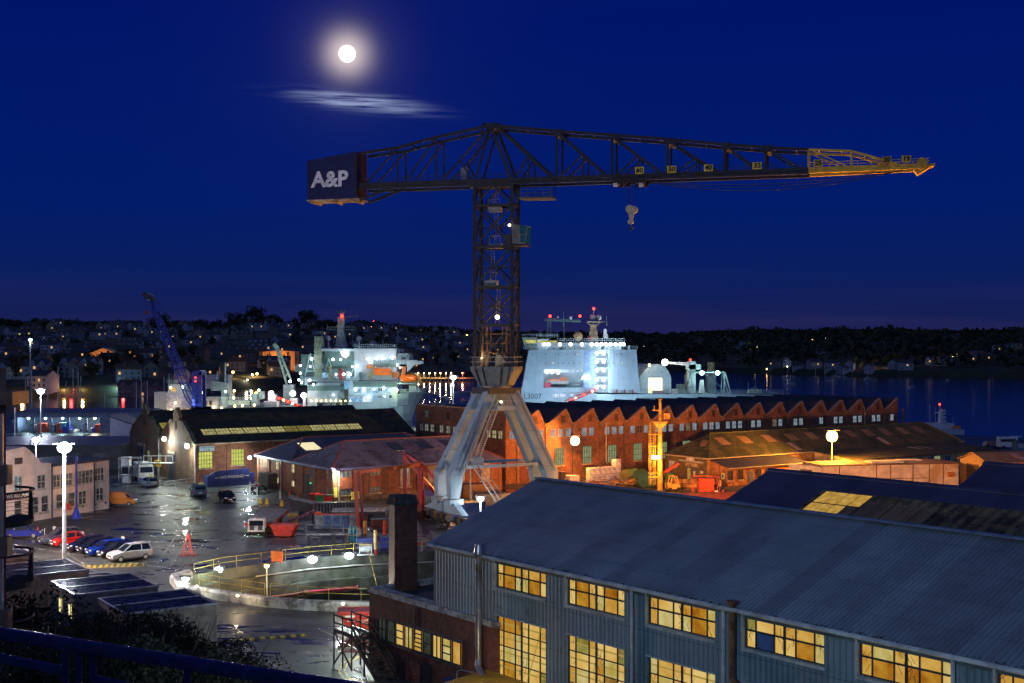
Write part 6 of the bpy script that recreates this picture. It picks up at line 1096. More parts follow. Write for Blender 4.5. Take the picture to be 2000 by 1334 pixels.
S.part('dark_block', SHD, (631,691,684,742,3,16)); S.part('roof_band', SHG, (625,691,681,686,2,17)); S.part('superstructure_top', SHG, (691,774,680.5,683,1.2,17.2))
S.part('funnel_tower', M('tower_olive', (.30,.33,.20), .5, dirt=(.22,.26,.2)), (612,626,657,745,2,9)); S.part('aft_block', SHD, (584,612,692,752,4,15), (571,584,715,727,5,10)); S.part('mid_hull_house', SHG, (618,664,748,786,.5,14), (600,618,752,794,.5,14)); S.part('ramp_panel', M('panel_blue', (.35,.55,.75), .4), (672,683,744,760,.0,.15))
S.part('mid_deck', GRY2, (585,700,742,745,1,17), (640,700,760,794,4,14)); S.part('winch_house', SHD, (627,660,720,742,1.6,3))
m = MB(); m.hexa([p(648,684,7), p(672,684,7), p(672,684,12), p(648,684,12), p(653,640,8), p(664,640,8), p(664,640,11), p(653,640,11)]); S.box(m, 653,666,618,642,8,11); m.tube(p(660,612,9.5), p(660,609,9.5), 1.2, n=10); m.tube(p(660,606.5,9.5), p(660,604.5,9.5), 1.9, 1.5, 14); m.build('main_mast', M('mast_grey', (.28,.33,.33), .5), t)
m = MB(); [m.bar(p(631,y,9), p(688,y,9), .35) for y in (637.5,643)]; [m.bar(p(631+k*5.7,637.5,9), p(631+k*5.7,643,9), .2) for k in range(11)]; m.bar(p(632,643,9), p(632,633,9), .2); m.bar(p(682,643,9), p(682,676,9), .2); m.bar(p(664,618,9), p(692,616,9), .2); m.bar(p(692,616,9), p(692,611,9), .15); m.bar(p(649,684,9), p(636,690,9), .2); m.build('yardarm', SHD, t)
m = MB(); [m.bar(p(x,657,3), p(x,647,3), .2) for x in (615,626)]; m.bar(p(614,657,3), p(627,657,3), .2); m.bar(p(616,648,3), p(632,648,3), .3); m.bar(p(743,682,8), p(743,665,8), .6); m.bar(p(746,655,8), p(753,655,8), .3); m.bar(p(743,665,8), p(749,655,8), .2); m.bar(p(772,681,8), p(772,640,8), .14); [S.box(m, a,b,680.4-h,680.5,8,10) for a,b,h in ((700,706,4),(712,716,3),(735,745,5))]; m.build('antenna', SHD, t)
for x, y, r in ((635,660,.9),(695.5,661,1.0),(723,672,1.3),(782,685,.55)): m = MB(); m.ball(p(x,y,8), r, 12, 8); m.tube(p(x,y+4,8), p(x+.5,682,8), .3, n=6); m.build('radome', RDM if r != 1.3 else GRY2, t, True)
m = MB(); m.prism([p(661,684,2.5), p(680,684,2.5), p(680,694,2.5), p(674,700,2.5), p(666,697,2.5)], (0,1.5,0)); m.build('signal_lamp_housing', EM('glare_panel', (.9,.95,.85), 1.6), t)
for k, (x0, x1, y0, y1) in enumerate(((730,765,719,733), (782,816,731.5,746))):
    m = MB(); a, b = p(x0,(y0+y1)/2,-.6), p(x1,(y0+y1)/2,-.6); R_ = (y1-y0)/2*S.sc; prof_ = [(0,.55),(.06,.85),(.15,1),(.85,1),(.94,.85),(1,.55)]
    for (f0,r0),(f1,r1) in zip(prof_[:-1], prof_[1:]): m.tube(a.lerp(b,f0), a.lerp(b,f1), R_*r0, R_*r1, 14)
    lb = m.build('lifeboat', ORG, t, True); m = MB(); S.box(m, x0+2,x0+9,y0-1.5,y0+4,-1.4,.4); m.build('canopy', ORG, lb); m = MB(); m.bar(a+V((.4,-1.2,0)), b+V((-.4,-1.2,0)), .12, .12); m.build('rubbing_strake', M('strake_dark', (.2,.05,.01), .5), lb)
    m = MB(); [m.bar(p(x,y1+3,.8), p(x+dx,y0-3,.2), .5) for x, dx in ((x0-2,5),(x1-8,4))]; m.bar(p(x0-6,y1+3,.8), p(x1,y1+3,.8), .5); m.build('davit', M('davit_green', (.45,.62,.58), .5), t)
S.part('deck_shade_panel', SHD, (727,772,703.5,717,1.8,1.95), (690,775,746,756,.05,.15), (600,680,753,763,.3,.45), (640,690,700,716,2.7,2.95)); S.part('orange_panel', M('panel_orange', (.55,.15,.04), .5), (716,728,712,720,1.2,1.4), (764,779,727,738,2.2,3), (784,792,716,731,.8,1.4))  # thin dark panels stand for the shade in the deck galleries
BLW = EM('ship_blue_win', (.35,.65,.95), 1.0, (.1,.2,.35), .6); WWW = EM('ship_white_win', (.8,.9,1), 1.3, (.3,.45,.6), .5)
for a, b, y0, y1, mt in ((692,703,759,767,BLW),(706,713,759,767,WWW),(716,725,759,767,GRY2),(728,738,759,767,BLW),(739.5,742,758,764,FRAME_D),(743.5,746,758,764,FRAME_D),(749,755,758,765,BLW),(759,764,757,764,WWW),(682,693,776,785,BLW),(694,706,776,785,BLW),(708,726,775,785,WWW),(729,735,774,779,BLW),(739,741,773,777,FRAME_D),(743,745,773,777,FRAME_D),(749,756,772,778,BLW),(760,765,772,777,FRAME_D),(753,760,701,709,EM('cyan_win', (.1,.7,1), 1.3)),(783,792,698,702,FRAME_D),(628,640,728,738,BLW),(660,672,765,778,GRY2)): 
    o = .05 if y0 > 750 else 1.3; o = 2.85 if 750 < a < 757 and y0 < 710 else o; S.part('side_window', mt, (a,b,y0,y1,o,o+.12))
for a, b, y, o in ((691,790,712,1.0),(590,690,744,1.0),(680,780,745,.2),(691,757,742,1.6),(604,640,720,1.5),(571,585,720,4.5),(690,773,680,1.4),(618,690,752,.4),(776,820,768,.8)): S.rail(a,b,y,o,1.3,int((b-a)/4)+2)
m = MB(); [m.bar(p(a,b,1.2), p(c,d,1.2), .4) for a,b,c,d in ((634,721,648,733),(648,721,634,733),(652,733,662,742),(700,748,708,757),(712,748,704,757),(725,745,717,757),(720,757,740,745))]; m.build('deck_brace', GRY2, t)
m = MB()
for y in (772,781,788): m.bar(p(604,y,-.04) if y > 786 else p(682,y,.1), p(775,y,-.04) if y > 786 else p(775,y,.1), .07, .03)
for x in range(690,776,14): m.bar(p(x,746,.12), p(x,792,.12), .05, .05)
for x in range(622,664,4): m.bar(p(x,749,.42), p(x,785,.42), .12, .05)
for y in (668,680,692,704,716,728): m.bar(p(612,y,1.9), p(626,y,1.9), .1, .05)
for x in (695,709,723,741): m.bar(p(x,701,1.8), p(x,741,1.8), .06, .06)
m.build('plating_seam', M('seam_blue', (.22,.27,.31), .6), t)
for k, (a, b_, c_, d_) in enumerate(((586,592,733,752),(594,600,738,752),(640,646,716,742),(662,668,720,742),(676,682,725,742),(700,706,727,742),(709,713,730,742),(720,726,726,742),(606,611,752,760),(566,580,778,792),(640,646,776,790),(648,655,779,792),(664,668,782,793),(700,705,748,757),(735,741,749,757))): S.part('deck_equipment', [SHD, GRY2, M('pipe_buff', (.45,.36,.15), .5), M('locker_red', (.4,.05,.05), .5), SHW][k % 5], (a,b_,c_,d_,.2+k%3*.5,2.4))
m = MB(); [m.bar(p(a,b_,2.5), p(c_,d_,2.5), .22) for a,b_,c_,d_ in ((592,742,604,690),(604,690,616,742),(596,725,612,725),(630,742,640,700),(640,700,652,742),(675,742,691,718),(612,700,600,694),(626,742,640,742))]; [m.bar(p(626.5,742-k*3.4,1.8), p(631,742-k*3.4,1.8), .12) for k in range(24)]; m.build('rigging', M('davit_green', (.45,.62,.58), .5), t)
S.part('mooring_gear', SHD, (783,794,760,768,1,4), (797,808,756,764,2.5,5)); S.part('bulwark_screen', M('bulwark_pale', (.48,.58,.56), .5), (798,812,753,766,2.2,2.5), (813,817,753,766,3.5,3.8))
for k, (x, y) in enumerate(((608,701),(586,714),(605,716),(650,702),(665,702),(688,716),(696,715),(586,729),(656,731),(671,731),(684,731),(717,701),(724,707),(736,700.5),(747,700),(765.5,699),(776,713),(781,718),(566,745),(583,742),(590,747),(604,743),(613,751),(652,771),(695,761),(711,760),(731,760),(750,758),(720,775),(752,774),(775,762))):
    S.lamp(x, y, -.7 if y > 745 else .6, [.46,.38,.3][k % 3], W_COOL if x not in (656,671,717) else W_NEUT, 150 if k % 2 == 0 else 60, (.62,.9,1))
S.lamp(674,691,.8, .9, W_COOL, 350, (.85,1,.95)); light(p(748,712,-9), 1500, (1,.96,.88), t, .4); light(p(800,728,-8), 900, (1,.96,.88), t, .4); S.lamp(662,616,7.5, .6, W_RED, 90, (1,.05,.03)); S.lamp(775,764,-.8,.4,EM('light_green', (.75,1,.2), 6), 420, (.75,1,.3));  # the two bare white lights are added to brighten the lifeboats
for k in range(9): S.lamp(608+k*9.5, 783, .2, .28, W_WARM, 30 if k % 2 else 0, (1,.75,.4))
for x, y, m_ in ((595,772,W_NEUT),(574,768,W_NEUT)): S.lamp(x, y, -2, 1.0, m_, 700, (1,.93,.8))
S.part('light_tower', SHW, (527,540,770,788,-3,1), (520,545,783,797,-4,1), (594,599,772,796,-2.5,-1.5)); S.lamp(533,768,-3.2,.95,W_NEUT,900,(1,.93,.85))
m = MB(); [m.bar(p(545,777,-3+o), p(604,799,-5+o), .4) for o in (0,2)]; m.bar(p(545,774,-3), p(604,796,-5), .3); [m.bar(p(545+k*3,777+k*1.1,-3-k*.1), p(545+k*3,774+k*1.1,-3-k*.1), .25) for k in range(20)]; m.build('gangway', M('gangway_red', (.55,.06,.05), .5), t)
for k in range(6): S.lamp(549+k*9, 777+k*3.4, -4.2, .42, [W_RED, W_WARM][k % 2], 30, (1,.2,.12))
m = MB(); a = p(556,754,5); b = p(532,674,5); a2, b2 = p(563,742,5), p(536,674,5); m.bar(a, b, .7); m.bar(a2, b2, .7)
for f in (.2,.45,.7,.9): m.bar(a.lerp(b,f), a2.lerp(b2,f), .4)
m.tube(b+V((0,-.4,0)), b+V((0,.6,0)), .8, n=8); m.build('crane_jib', M('jib_pale_green', (.42,.55,.42), .5), t); S.part('crane_base', GRY2, (550,570,752,790,3,8))

for x in (620,690,760,815): a = p(x,795,-24); light(V((a.x,a.y,1.5)), 3200, (.62,1,.95), t, .6, 130, V((a.x,430,9)))  # unseen spots added low before the hull to lift its brightness
# ------------------------------------------------------------------ third vessel, left of the harbour crane
t = thing('patrol_ship', 'pale grey ship with a pink dome behind the blue mobile crane', 'ship', P(390,800,410)); S = Ship(t, 400); p = S.p
hull(S, [(290,812,.05,.01), (310,808,.6,.4), (330,806,1,.9), (400,804,1,1), (480,802,1,1), (498,802,.9,.8)], 14, SHG); LV = M('lavender_paint', (.38,.38,.52), .5)
S.part('superstructure', LV, (323,373,768,812,1,13)); S.part('bridge', SHG, (325,362,751,768,2,12)); S.part('mid_house', SHW, (396,425,778,806,.5,10), (398,430,776,778,0,11)); S.part('store', SHG, (296,322,766,800,3,10)); S.part('mast_block', M('block_lilac', (.33,.33,.42), .5), (393,437,733,760,6,12)); S.part('casing', GRY2, (408,428,746,764,3,9), (428,441,747,778,3,9)); S.part('deck_house', M('pale_green_house', (.40,.50,.47), .5), (441,485,783,792,2,9)); m = MB(); m.tube(p(433,796,3), p(433,776,3), 1.5, n=14); m.build('tank', SHG, t)
m = MB(); m.hexa([p(422,748,4), p(432,748,4), p(432,748,6), p(422,748,6), p(426,708,4), p(434,708,4), p(434,708,6), p(426,708,6)]); m.build('funnel', M('funnel_black', (.02,.02,.02), .5), t); m = MB(); m.bar(p(434.5,748,4), p(434.5,709,4), .35); m.bar(p(417,747,4), p(419,726,4), .25); m.bar(p(322,752,5), p(322,730,5), .2); m.bar(p(333,750,5), p(333,712,5), .2); m.build('mast', SHG, t)
m = MB(); m.ball(p(346,737,6), 2.9, 14, 8); m.build('radome', M('radome_pink', (.5,.25,.25), .6), t, True); m = MB(); m.tube(p(345,733,5), p(345,727,5), .7, n=8); m.build('beacon', M('beacon_orange', (.6,.15,.02), .5), t)
S.part('side_window', FRAME_D, (400,404,783,791,.4,.5), (408,413,783,791,.4,.5)); S.part('side_opening', EM('orange_glow', (1,.6,.2), .9, (.6,.3,.1), .8), (347,354,797,808,.9,1), (363,367,797,808,.9,1), (330,340,757,765,1.9,2)); S.rail(325,362,750,2,1.2,10); S.rail(398,498,802,.2,1.2,24); S.rail(441,485,783,2,1.1,10)
for x, y, pw, mt, c in ((334,757,160,W_WARM,(1,.8,.5)),(357,756,160,W_COOL,(.8,.85,1)),(343,787,200,W_WARM,(1,.8,.45)),(301,801,160,W_WARM,(1,.7,.35)),(321,803,160,W_WARM,(1,.7,.35)),(335,801,160,W_WARM,(1,.7,.4)),(418,795,80,W_WARM,(1,.8,.5)),(403,796,80,W_WARM,(1,.8,.5)),(441,765,500,W_CYAN,(.7,1,.9)),(458,763,50,W_WARM,(1,.6,.3)),(457,777,90,W_WARM,(1,.7,.4)),(459,793,90,W_WARM,(1,.7,.4)),(433,797,90,W_WARM,(1,.8,.5)),(491,764,500,W_CYAN,(.7,1,.9)),(506,762,500,W_CYAN,(.7,1,.9)),(497,791,90,W_WARM,(1,.7,.4)),(396,767,60,W_WARM,(1,.7,.4)),(474,792,60,W_WARM,(1,.7,.4))): S.lamp(x, y, -.3, .38, mt, pw, c)
S.part('deck_gear', GRY2, (488,500,770,792,2,6), (503,510,765,780,2,6), (446,452,770,783,2,5))
# ship behind the mossy roof
t = thing('moored_vessel', 'moored vessel showing only its lit white mast behind the mossy roof', 'ship', P(1850,850,330)); S = Ship(t, 330); p = S.p; hull(S, [(1760,842,.1,.02), (1785,840,.7,.5), (1810,838,1,.9), (1870,838,1,1), (1885,840,.9,.8)], 9, SHG); S.part('wheelhouse', SHW, (1812,1868,828,840,1.5,7.5)); m = MB(); m.hexa([p(1844,828,3), p(1851,828,3), p(1851,828,5), p(1844,828,5), p(1846,800,3.4), p(1850,800,3.4), p(1850,800,4.6), p(1846,800,4.6)]); [m.bar(p(1846,y,2.9), p(1854,y-1,2.9), .5) for y in (804,810,817,824)]; m.bar(p(1835,808,4), p(1848,807,4), .3); m.build('mast', SHW, t); m = MB(); [m.bar(p(x,840,4), p(x,y,4), .12) for x, y in ((1826,792),(1837,797),(1858,815),(1872,815))]; m.bar(p(1845.5,801,4), p(1845.5,792,4), .25); m.build('aerial', GRY2, t); S.lamp(1845.5,791,4,.3,W_RED,15,(1,.05,.03))
S.part('orange_float', ORG, (1866,1878,832,837,.5,1.5))
# ------------------------------------------------------------------ blue mobile harbour crane
t = thing('mobile_harbour_crane', 'dark blue mobile harbour crane with a long raised lattice jib', 'crane', P(385,841,330)); S = Ship(t, 330); p = S.p; HB_ = M('crane_blue', (.03,.06,.45), .45, var=.3, scale=.5)
m = MB(); S.box(m, 370,405,826,838,-3,6); m.build('chassis', HB_, t); 
for x in (374,384,393,402): m = MB(); m.tube(p(x,838,-3.4), p(x,838,-2.6), .9, n=12); m.build('wheel', FRAME_D, t); m = MB(); S.box(m, 376,404,795,826,-2,5); S.box(m, 395,410,800,815,-2,5); m.build('machine_house', HB_, t)
m = MB(); [m.bar(p(x,826,o), p(x+dx,727,o), .8) for x, dx in ((382,-2),(395,-2)) for o in (-1.2,3)]; [m.bar(p(381,y,-1.2), p(394,y+8,-1.2), .4) for y in range(735,815,13)]; [m.bar(p(380,y,-1.2), p(394,y,-1.2), .5) for y in (728,760,790)]; m.box(p(388,728,1), (2.2,4.5,1.0)); m.tube(p(392,728,-1.6), p(392,728,3.5), .7, n=12); m.build('tower', HB_, t)
m = MB(); fo, hd = p(383,806,1), p(292,585,1); mid = p(372,775,1)
for s_ in (-1, 1):
    for o in (-1.4, 1.4):
        n_ = V((.92,0,.38)); a = fo+V((0,o*.6,0)); b = fo.lerp(hd,.14)+n_*1.0*s_+V((0,o,0)); c = fo.lerp(hd,.9)+n_*.6*s_+V((0,o*.6,0)); m.bar(a, b, .3); m.bar(b, c, .28); m.bar(c, hd+V((0,o*.3,0)), .3)
N = 22
for o in (-1.4, 1.4):
    for k in range(N):
        f0, f1 = .14+.76*k/N, .14+.76*(k+1)/N; w0 = 1-.4*k/N; sg = 1 if k % 2 else -1; m.bar(fo.lerp(hd,f0)+n_*w0*sg+V((0,o*(1-.4*k/N),0)), fo.lerp(hd,f1)-n_*w0*sg+V((0,o*(1-.4*k/N),0)), .16)
m.build('jib', HB_, t); m = MB(); m.tube(hd+V((-.8,-.8,.9)), hd+V((-.8,.8,.9)), .9, n=12); m.hexa([hd+V((-2.2,-.7,1.2)), hd+V((1.0,-.7,-.6)), hd+V((1.0,.7,-.6)), hd+V((-2.2,.7,1.2)), hd+V((-1.8,-.7,2.2)), hd+V((.9,-.7,1.0)), hd+V((.9,.7,1.0)), hd+V((-1.8,.7,2.2))]); m.build('jib_head', M('head_dark', (.05,.06,.1), .5), t)
m = MB(); m.bar(hd+V((1,0,1)), p(388,727,1), .12); m.bar(p(370,690,1), p(390,727,1), .12); m.bar(hd+V((-1.6,0,1)), p(285,606,1), .08); m.build('rope', FRAME_D, t); m = MB(); c = p(285,609,1); m.bar(c, c+V((-.8,0,-.4)), .3); m.bar(c, c+V((.8,0,-.4)), .3); m.tube(c+V((0,0,.5)), c+V((0,0,-.7)), .25, n=8); m.build('hook', M('hook_red', (.4,.08,.03), .5), t)
for x, y in ((386,737),(386,744)): S.lamp(x, y, -2.2, .25, W_RED, 12, (1,.05,.03))
for x, y in ((380,782),(381,789)): S.lamp(x, y, -1, .28, W_COOL, 60, (.9,.9,1))
S.lamp(400, 812, -4, .4, W_COOL, 500, (.6,.65,1))
# ------------------------------------------------------------------ vehicles
TYRE = M('tyre', (.015,.015,.015), .8); RIM = M('rim', (.45,.45,.47), .3, .7); CGL = M('car_glass', (.012,.015,.02), .05, spec=.8); HLG = M('headlight_glass', (.6,.62,.65), .1); TLG = M('tail_glass', (.4,.02,.02), .2); PLT = M('number_plate_white', (.7,.7,.65), .5)
def paint(n, c): return M('paint_'+n, c, .18, .1, .1, .5, spec=.6)
def car(label, pos, rz, pt, L_=4.2, Wd=1.75, prof=None, gh=None, tailplate=False, group='cars parked in the yard', cat='car', name='parked_car', van=False, steel=False):
    """x forward; prof: lower body side outline; gh: glasshouse outline (x,z)"""
    t = thing(name, label, cat, pos, rz, group); ROOT[t.name] = Matrix.Identity(4)
    m = MB(); h = Wd/2; prof = prof or [(-2.05,.35),(-2.1,.7),(-2.0,.95),(-1.0,1.0),(.55,.98),(1.35,.86),(1.95,.72),(2.08,.5),(2.05,.28),(-1.95,.28)]
    n = len(prof); sc_ = L_/4.2
    for y0, y1, i0, i1 in ((-h,-h+.12,.93,1),(-h+.12,h-.12,1,1),(h-.12,h,1,.93)):
        cxm = lambda f: [((x*sc_*f), (z-.55)*(.9 if f < 1 else 1)+.55) for x, z in prof]; A, B = cxm(i0), cxm(i1)
        m.add([(x,y0,z) for x,z in A]+[(x,y1,z) for x,z in B], [(i,(i+1)%n,n+(i+1)%n,n+i) for i in range(n)]+([tuple(range(n))] if y0 == -h else [])+([tuple(range(n,2*n))] if y1 == h else []))
    wb = L_*.30
    m.build('body', pt, t, True)
    gh = gh or [(-1.95,.93),(-1.5,1.42),(.1,1.45),(.95,.96)]; m = MB(); a = [(x*sc_,-h+.1,z) if z < 1.1 else (x*sc_,-h+.27,z) for x,z in gh]; b = [(x,-y,z) for x,y,z in a]; k = len(gh); m.add(a+b, [tuple(range(k)), tuple(range(2*k-1,k-1,-1))]+[(i,(i+1)%k,k+(i+1)%k,k+i) for i in range(k)]); m.build('window', pt if van else CGL, t)
    if van: m = MB(); fx = gh[-1][0]*sc_; tx = gh[-2][0]*sc_; m.hexa([(tx-.9,-h+.16,1.15),(fx-.15,-h+.1,1.1),(fx-.15,h-.1,1.1),(tx-.9,h-.16,1.15),(tx-.9,-h+.22,1.62),(tx+.02,-h+.24,1.62),(tx+.02,h-.24,1.62),(tx-.9,h-.22,1.62)]); m.add([(tx+.06,-h+.35,gh[-2][1]-.1),(tx+.06,h-.35,gh[-2][1]-.1),(fx-.02,h-.25,gh[-1][1]+.08),(fx-.02,-h+.25,gh[-1][1]+.08)], [(0,1,2,3)]); m.build('side_glass', CGL, t); m = MB(); rx = gh[0][0]*sc_; m.box((rx-.02,0,1.35), (.06,Wd*.7,.4)); m.build('rear_glass', CGL, t)
    m = MB(); zt = max(z for x,z in gh); xs = [x*sc_ for x,z in gh if z > 1.3]; m.box(((min(xs)+max(xs))/2,0,zt+.02), (max(xs)-min(xs)+.1, Wd-.56, .05)); m.build('roof', pt, t)
    m = MB()
    for s_ in (-1,1):
        (x0,z0),(x1,z1) = gh[0], gh[1]; (x2,z2),(x3,z3) = gh[-2], gh[-1]; ya, yb = s_*(h-.09), s_*(h-.26); m.bar((x0*sc_,ya,z0),(x1*sc_,yb,z1),.09); m.bar((x2*sc_,yb,z2),(x3*sc_,ya,z3),.07); xm = (x1+x2)/2*sc_-.1; m.bar((xm,ya,.97),(xm,yb,zt),.08)
        mr = MB(); mr.box((x3*sc_-.35, s_*(h+.08), 1.02), (.16,.2,.14)); mr.build('mirror', pt, t)
    m.build('pillar', pt, t)
    for s_ in (-1,1):
        m = MB(); m.box((L_/2-.14, s_*(h-.28), .68), (.16,.34,.17)); m.build('headlight', HLG, t); m = MB(); m.box((-L_/2+.06, s_*(h-.16), .82), (.1,.2,.3)); m.build('tail_light', TLG, t)
        for x in (-wb, wb*1.02):
            m = MB(); m.tube((x, s_*(h-.2), .32), (x, s_*(h+.01), .32), .32, n=16); wl = m.build('wheel', TYRE, t); m = MB(); m.tube((x, s_*(h-.1), .32), (x, s_*(h+.03), .32), .2, n=10); m.build('rim', RIM, wl)
    m = MB(); m.box((L_/2+.0,0,.45), (.04,.52,.12)); m.build('number_plate', PLT, t); m = MB(); m.box((-L_/2-.0,0,.62), (.05,.52,.12)); m.build('number_plate', M('plate_amber', (.7,.5,.1), .5), t)
    m = MB(); m.box((L_/2-.02,0,.62), (.06,Wd*.45,.14)); m.box((0,0,.3), (L_*.9,Wd*.92,.12)); m.build('grille', FRAME_D, t)
    return t
hd = math.atan2(-.66, -.75); q0, dr = V((-39.3,126.3)), V((-.716,.698)); GP_ = 'cars parked in a row beside the tall lamp post'
suv = dict(prof=[(-2.05,.45),(-2.12,.8),(-2.0,1.05),(.6,1.08),(1.4,1.0),(1.98,.85),(2.1,.6),(2.05,.38),(-1.95,.38)], gh=[(-2.0,1.02),(-1.75,1.6),(.1,1.66),(.95,1.05)])
hatch = dict(prof=[(-1.95,.35),(-2.05,.7),(-1.95,.95),(.7,.98),(1.5,.86),(2.0,.68),(2.08,.45),(2.0,.26),(-1.9,.26)], gh=[(-1.95,.92),(-1.6,1.42),(.15,1.46),(1.15,.94)])
btl = dict(prof=[(-1.9,.35),(-2.0,.6),(-1.7,.95),(-.9,1.05),(.6,1.02),(1.25,.95),(1.75,.75),(2.0,.5),(1.95,.26),(-1.85,.26)], gh=[(-1.6,.98),(-.9,1.4),(-.2,1.5),(.35,1.42),(1.0,1.0)])
for s_, L_, Wd, pt, kw, lb in ((0,4.35,1.82,paint('silver',(.52,.50,.50)),suv,'silver off-roader nearest the yellow hatching, first of the parked row'), (2.6,3.9,1.7,paint('black',(.01,.01,.013)),hatch,'small black car parked against the silver off-roader'), (4.9,4.2,1.75,paint('blue',(.01,.035,.30)),hatch,'bright blue hatchback third in the parked row'), (7.0,4.2,1.75,paint('charcoal',(.012,.014,.02)),hatch,'dark hatchback between the bright blue car and the lamp post'), (9.2,4.2,1.75,paint('navy',(.010,.012,.035)),hatch,'very dark blue car just right of the lamp post'), (13.2,4.1,1.75,paint('red',(.55,.015,.01)),btl,'bright red rounded car left of the lamp post'), (15.7,4.5,1.8,paint('slate',(.05,.055,.09)),suv,'dark grey car at the far left end of the parked row behind the red one')):
    c = q0+dr*s_; car(lb, (c.x,c.y,0), hd, pt, L_, Wd, group=GP_, **kw)
g_ = G(45,1050); car('blue car half hidden behind the apartment balcony', (g_.x,g_.y,0), .2, paint('blue2',(.02,.03,.25)), group=None, **hatch)
g_ = G(70,1045)
def at(px, py): g = G(px, py); return (g.x, g.y, 0)
vanp = dict(prof=[(-2.05,.4),(-2.1,1.0),(-2.05,1.1),(.8,1.1),(1.5,1.0),(1.95,.8),(2.08,.5),(2.0,.3),(-1.95,.3)], gh=[(-2.08,1.05),(-2.02,1.8),(.35,1.85),(1.2,1.08)], van=True)
car('small white van, orange lamplight in its paint, beside the corner of the cream office', at(236,987), .05, paint('van_orange_lit',(.85,.33,.06)), 4.4, 1.8, group='vans in the yard', cat='van', name='parked_van', **vanp)  # a white van; the orange lamplight is put into its paint
car('dark blue van seen from behind in the middle of the wet yard', at(387,968), 1.95, paint('van_blue',(.03,.09,.20)), 4.9, 1.95, group='vans in the yard', cat='van', name='parked_van', **vanp)
car('silver blue hatchback beside the white lorry', at(292,950), 2.2, paint('silver_blue',(.32,.36,.40)), 4.2, 1.75, group='cars parked in the yard', **hatch)
car('black car facing the camera alone on the wet yard', at(443,979), -1.1, paint('black2',(.012,.01,.016)), 4.0, 1.75, group='cars parked in the yard', **hatch)
def bx(label, name, cat, parts, loc, rz=0, group=None, extra=None):
    """parts: (name, material, [(centre, size), ...]) in local metres"""
    t = thing(name, label, cat, loc, rz, group); ROOT[t.name] = Matrix.Identity(4)
    for pn, mt, bs in parts:
        m = MB()
        for b in bs:
            if not isinstance(b[0], str): m.box(*b)
            elif b[0] == 't': m.tube(*b[1:])
            elif b[0] == 'b': m.bar(*b[1:])
            elif b[0] == 'h': m.hexa(b[1])
            else: m.prism(b[1], b[2])
        m.build(pn, mt, t)
    return t
WHT = M('painted_white', (.68,.68,.66), .4, dirt=(.45,.43,.4)); wh = lambda x, y, r=.5: ('t', (x,y-.15,r), (x,y+.15,r), r, None, 14)
def wheels(xs, y, r): return [('wheel', TYRE, [wh(x, s*y, r)]) for x in xs for s in (-1,1)]
bx('white lorry with a blue bumper parked before the twin gabled workshop', 'lorry', 'lorry', [('cab', WHT, [('h', [(.6,-1.15,.9),(2.6,-1.15,.9),(2.6,1.15,.9),(.6,1.15,.9),(.6,-1.1,2.9),(2.35,-1.1,2.9),(2.35,1.1,2.9),(.6,1.1,2.9)])]), ('windscreen', CGL, [('h', [(2.5,-1.0,1.75),(2.56,-1.0,1.75),(2.56,1.0,1.75),(2.5,1.0,1.75),(2.36,-.95,2.65),(2.42,-.95,2.65),(2.42,.95,2.65),(2.36,.95,2.65)])]), ('bumper', M('bumper_blue',(.04,.04,.3),.5), [((2.5,0,.65),(.35,2.3,.5))]), ('body', GRY2, [((-2.2,0,1.9),(5.2,2.3,2.2))]), ('notice', M('plate_amber',(.7,.5,.1),.5), [((2.63,.75,1.2),(.04,.4,.35))])]+wheels((-3.2,1.7),1.0,.48), at(282,941), -1.15)
bx('white shipyard tug tractor facing the camera with a long flatbed behind', 'flatbed_tractor', 'truck', [('cab', WHT, [('h', [(1.0,-.95,.5),(2.4,-.95,.5),(2.4,.95,.5),(1.0,.95,.5),(1.0,-.92,1.95),(2.3,-.92,1.95),(2.3,.92,1.95),(1.0,.92,1.95)])]), ('windscreen', CGL, [('h', [(2.37,-.8,1.2),(2.43,-.8,1.2),(2.43,.8,1.2),(2.37,.8,1.2),(2.33,-.78,1.8),(2.39,-.78,1.8),(2.39,.78,1.8),(2.33,.78,1.8)])]), ('grille', FRAME_D, [((2.42,-.48,.95),(.04,.5,.55)),((2.42,.48,.95),(.04,.5,.55)),((2.42,0,1.1),(.05,.12,.1))]), ('beacon', M('beacon_orange', (.6,.15,.02), .5), [((1.9,0,2.05),(.2,.2,.2))]), ('flatbed', M('bed_grey',(.22,.20,.19),.6,var=.4), [((-5.7,0,1.25),(12.6,3.3,.12))]), ('side_rail', M('rail_red',(.45,.05,.03),.5), [((-5.7,-1.62,1.05),(12.6,.08,.4)),((-5.7,1.62,1.05),(12.6,.08,.4)),((.62,0,1.05),(.08,3.2,.4))])]+[('headlight', M('amber_lamp',(.8,.5,.15),.3), [((2.42,s*.75,.62),(.05,.2,.14))]) for s in (-1,1)]+wheels((-10.5,-9.3,1.6),.85,.42), at(507,1041), -1.54)
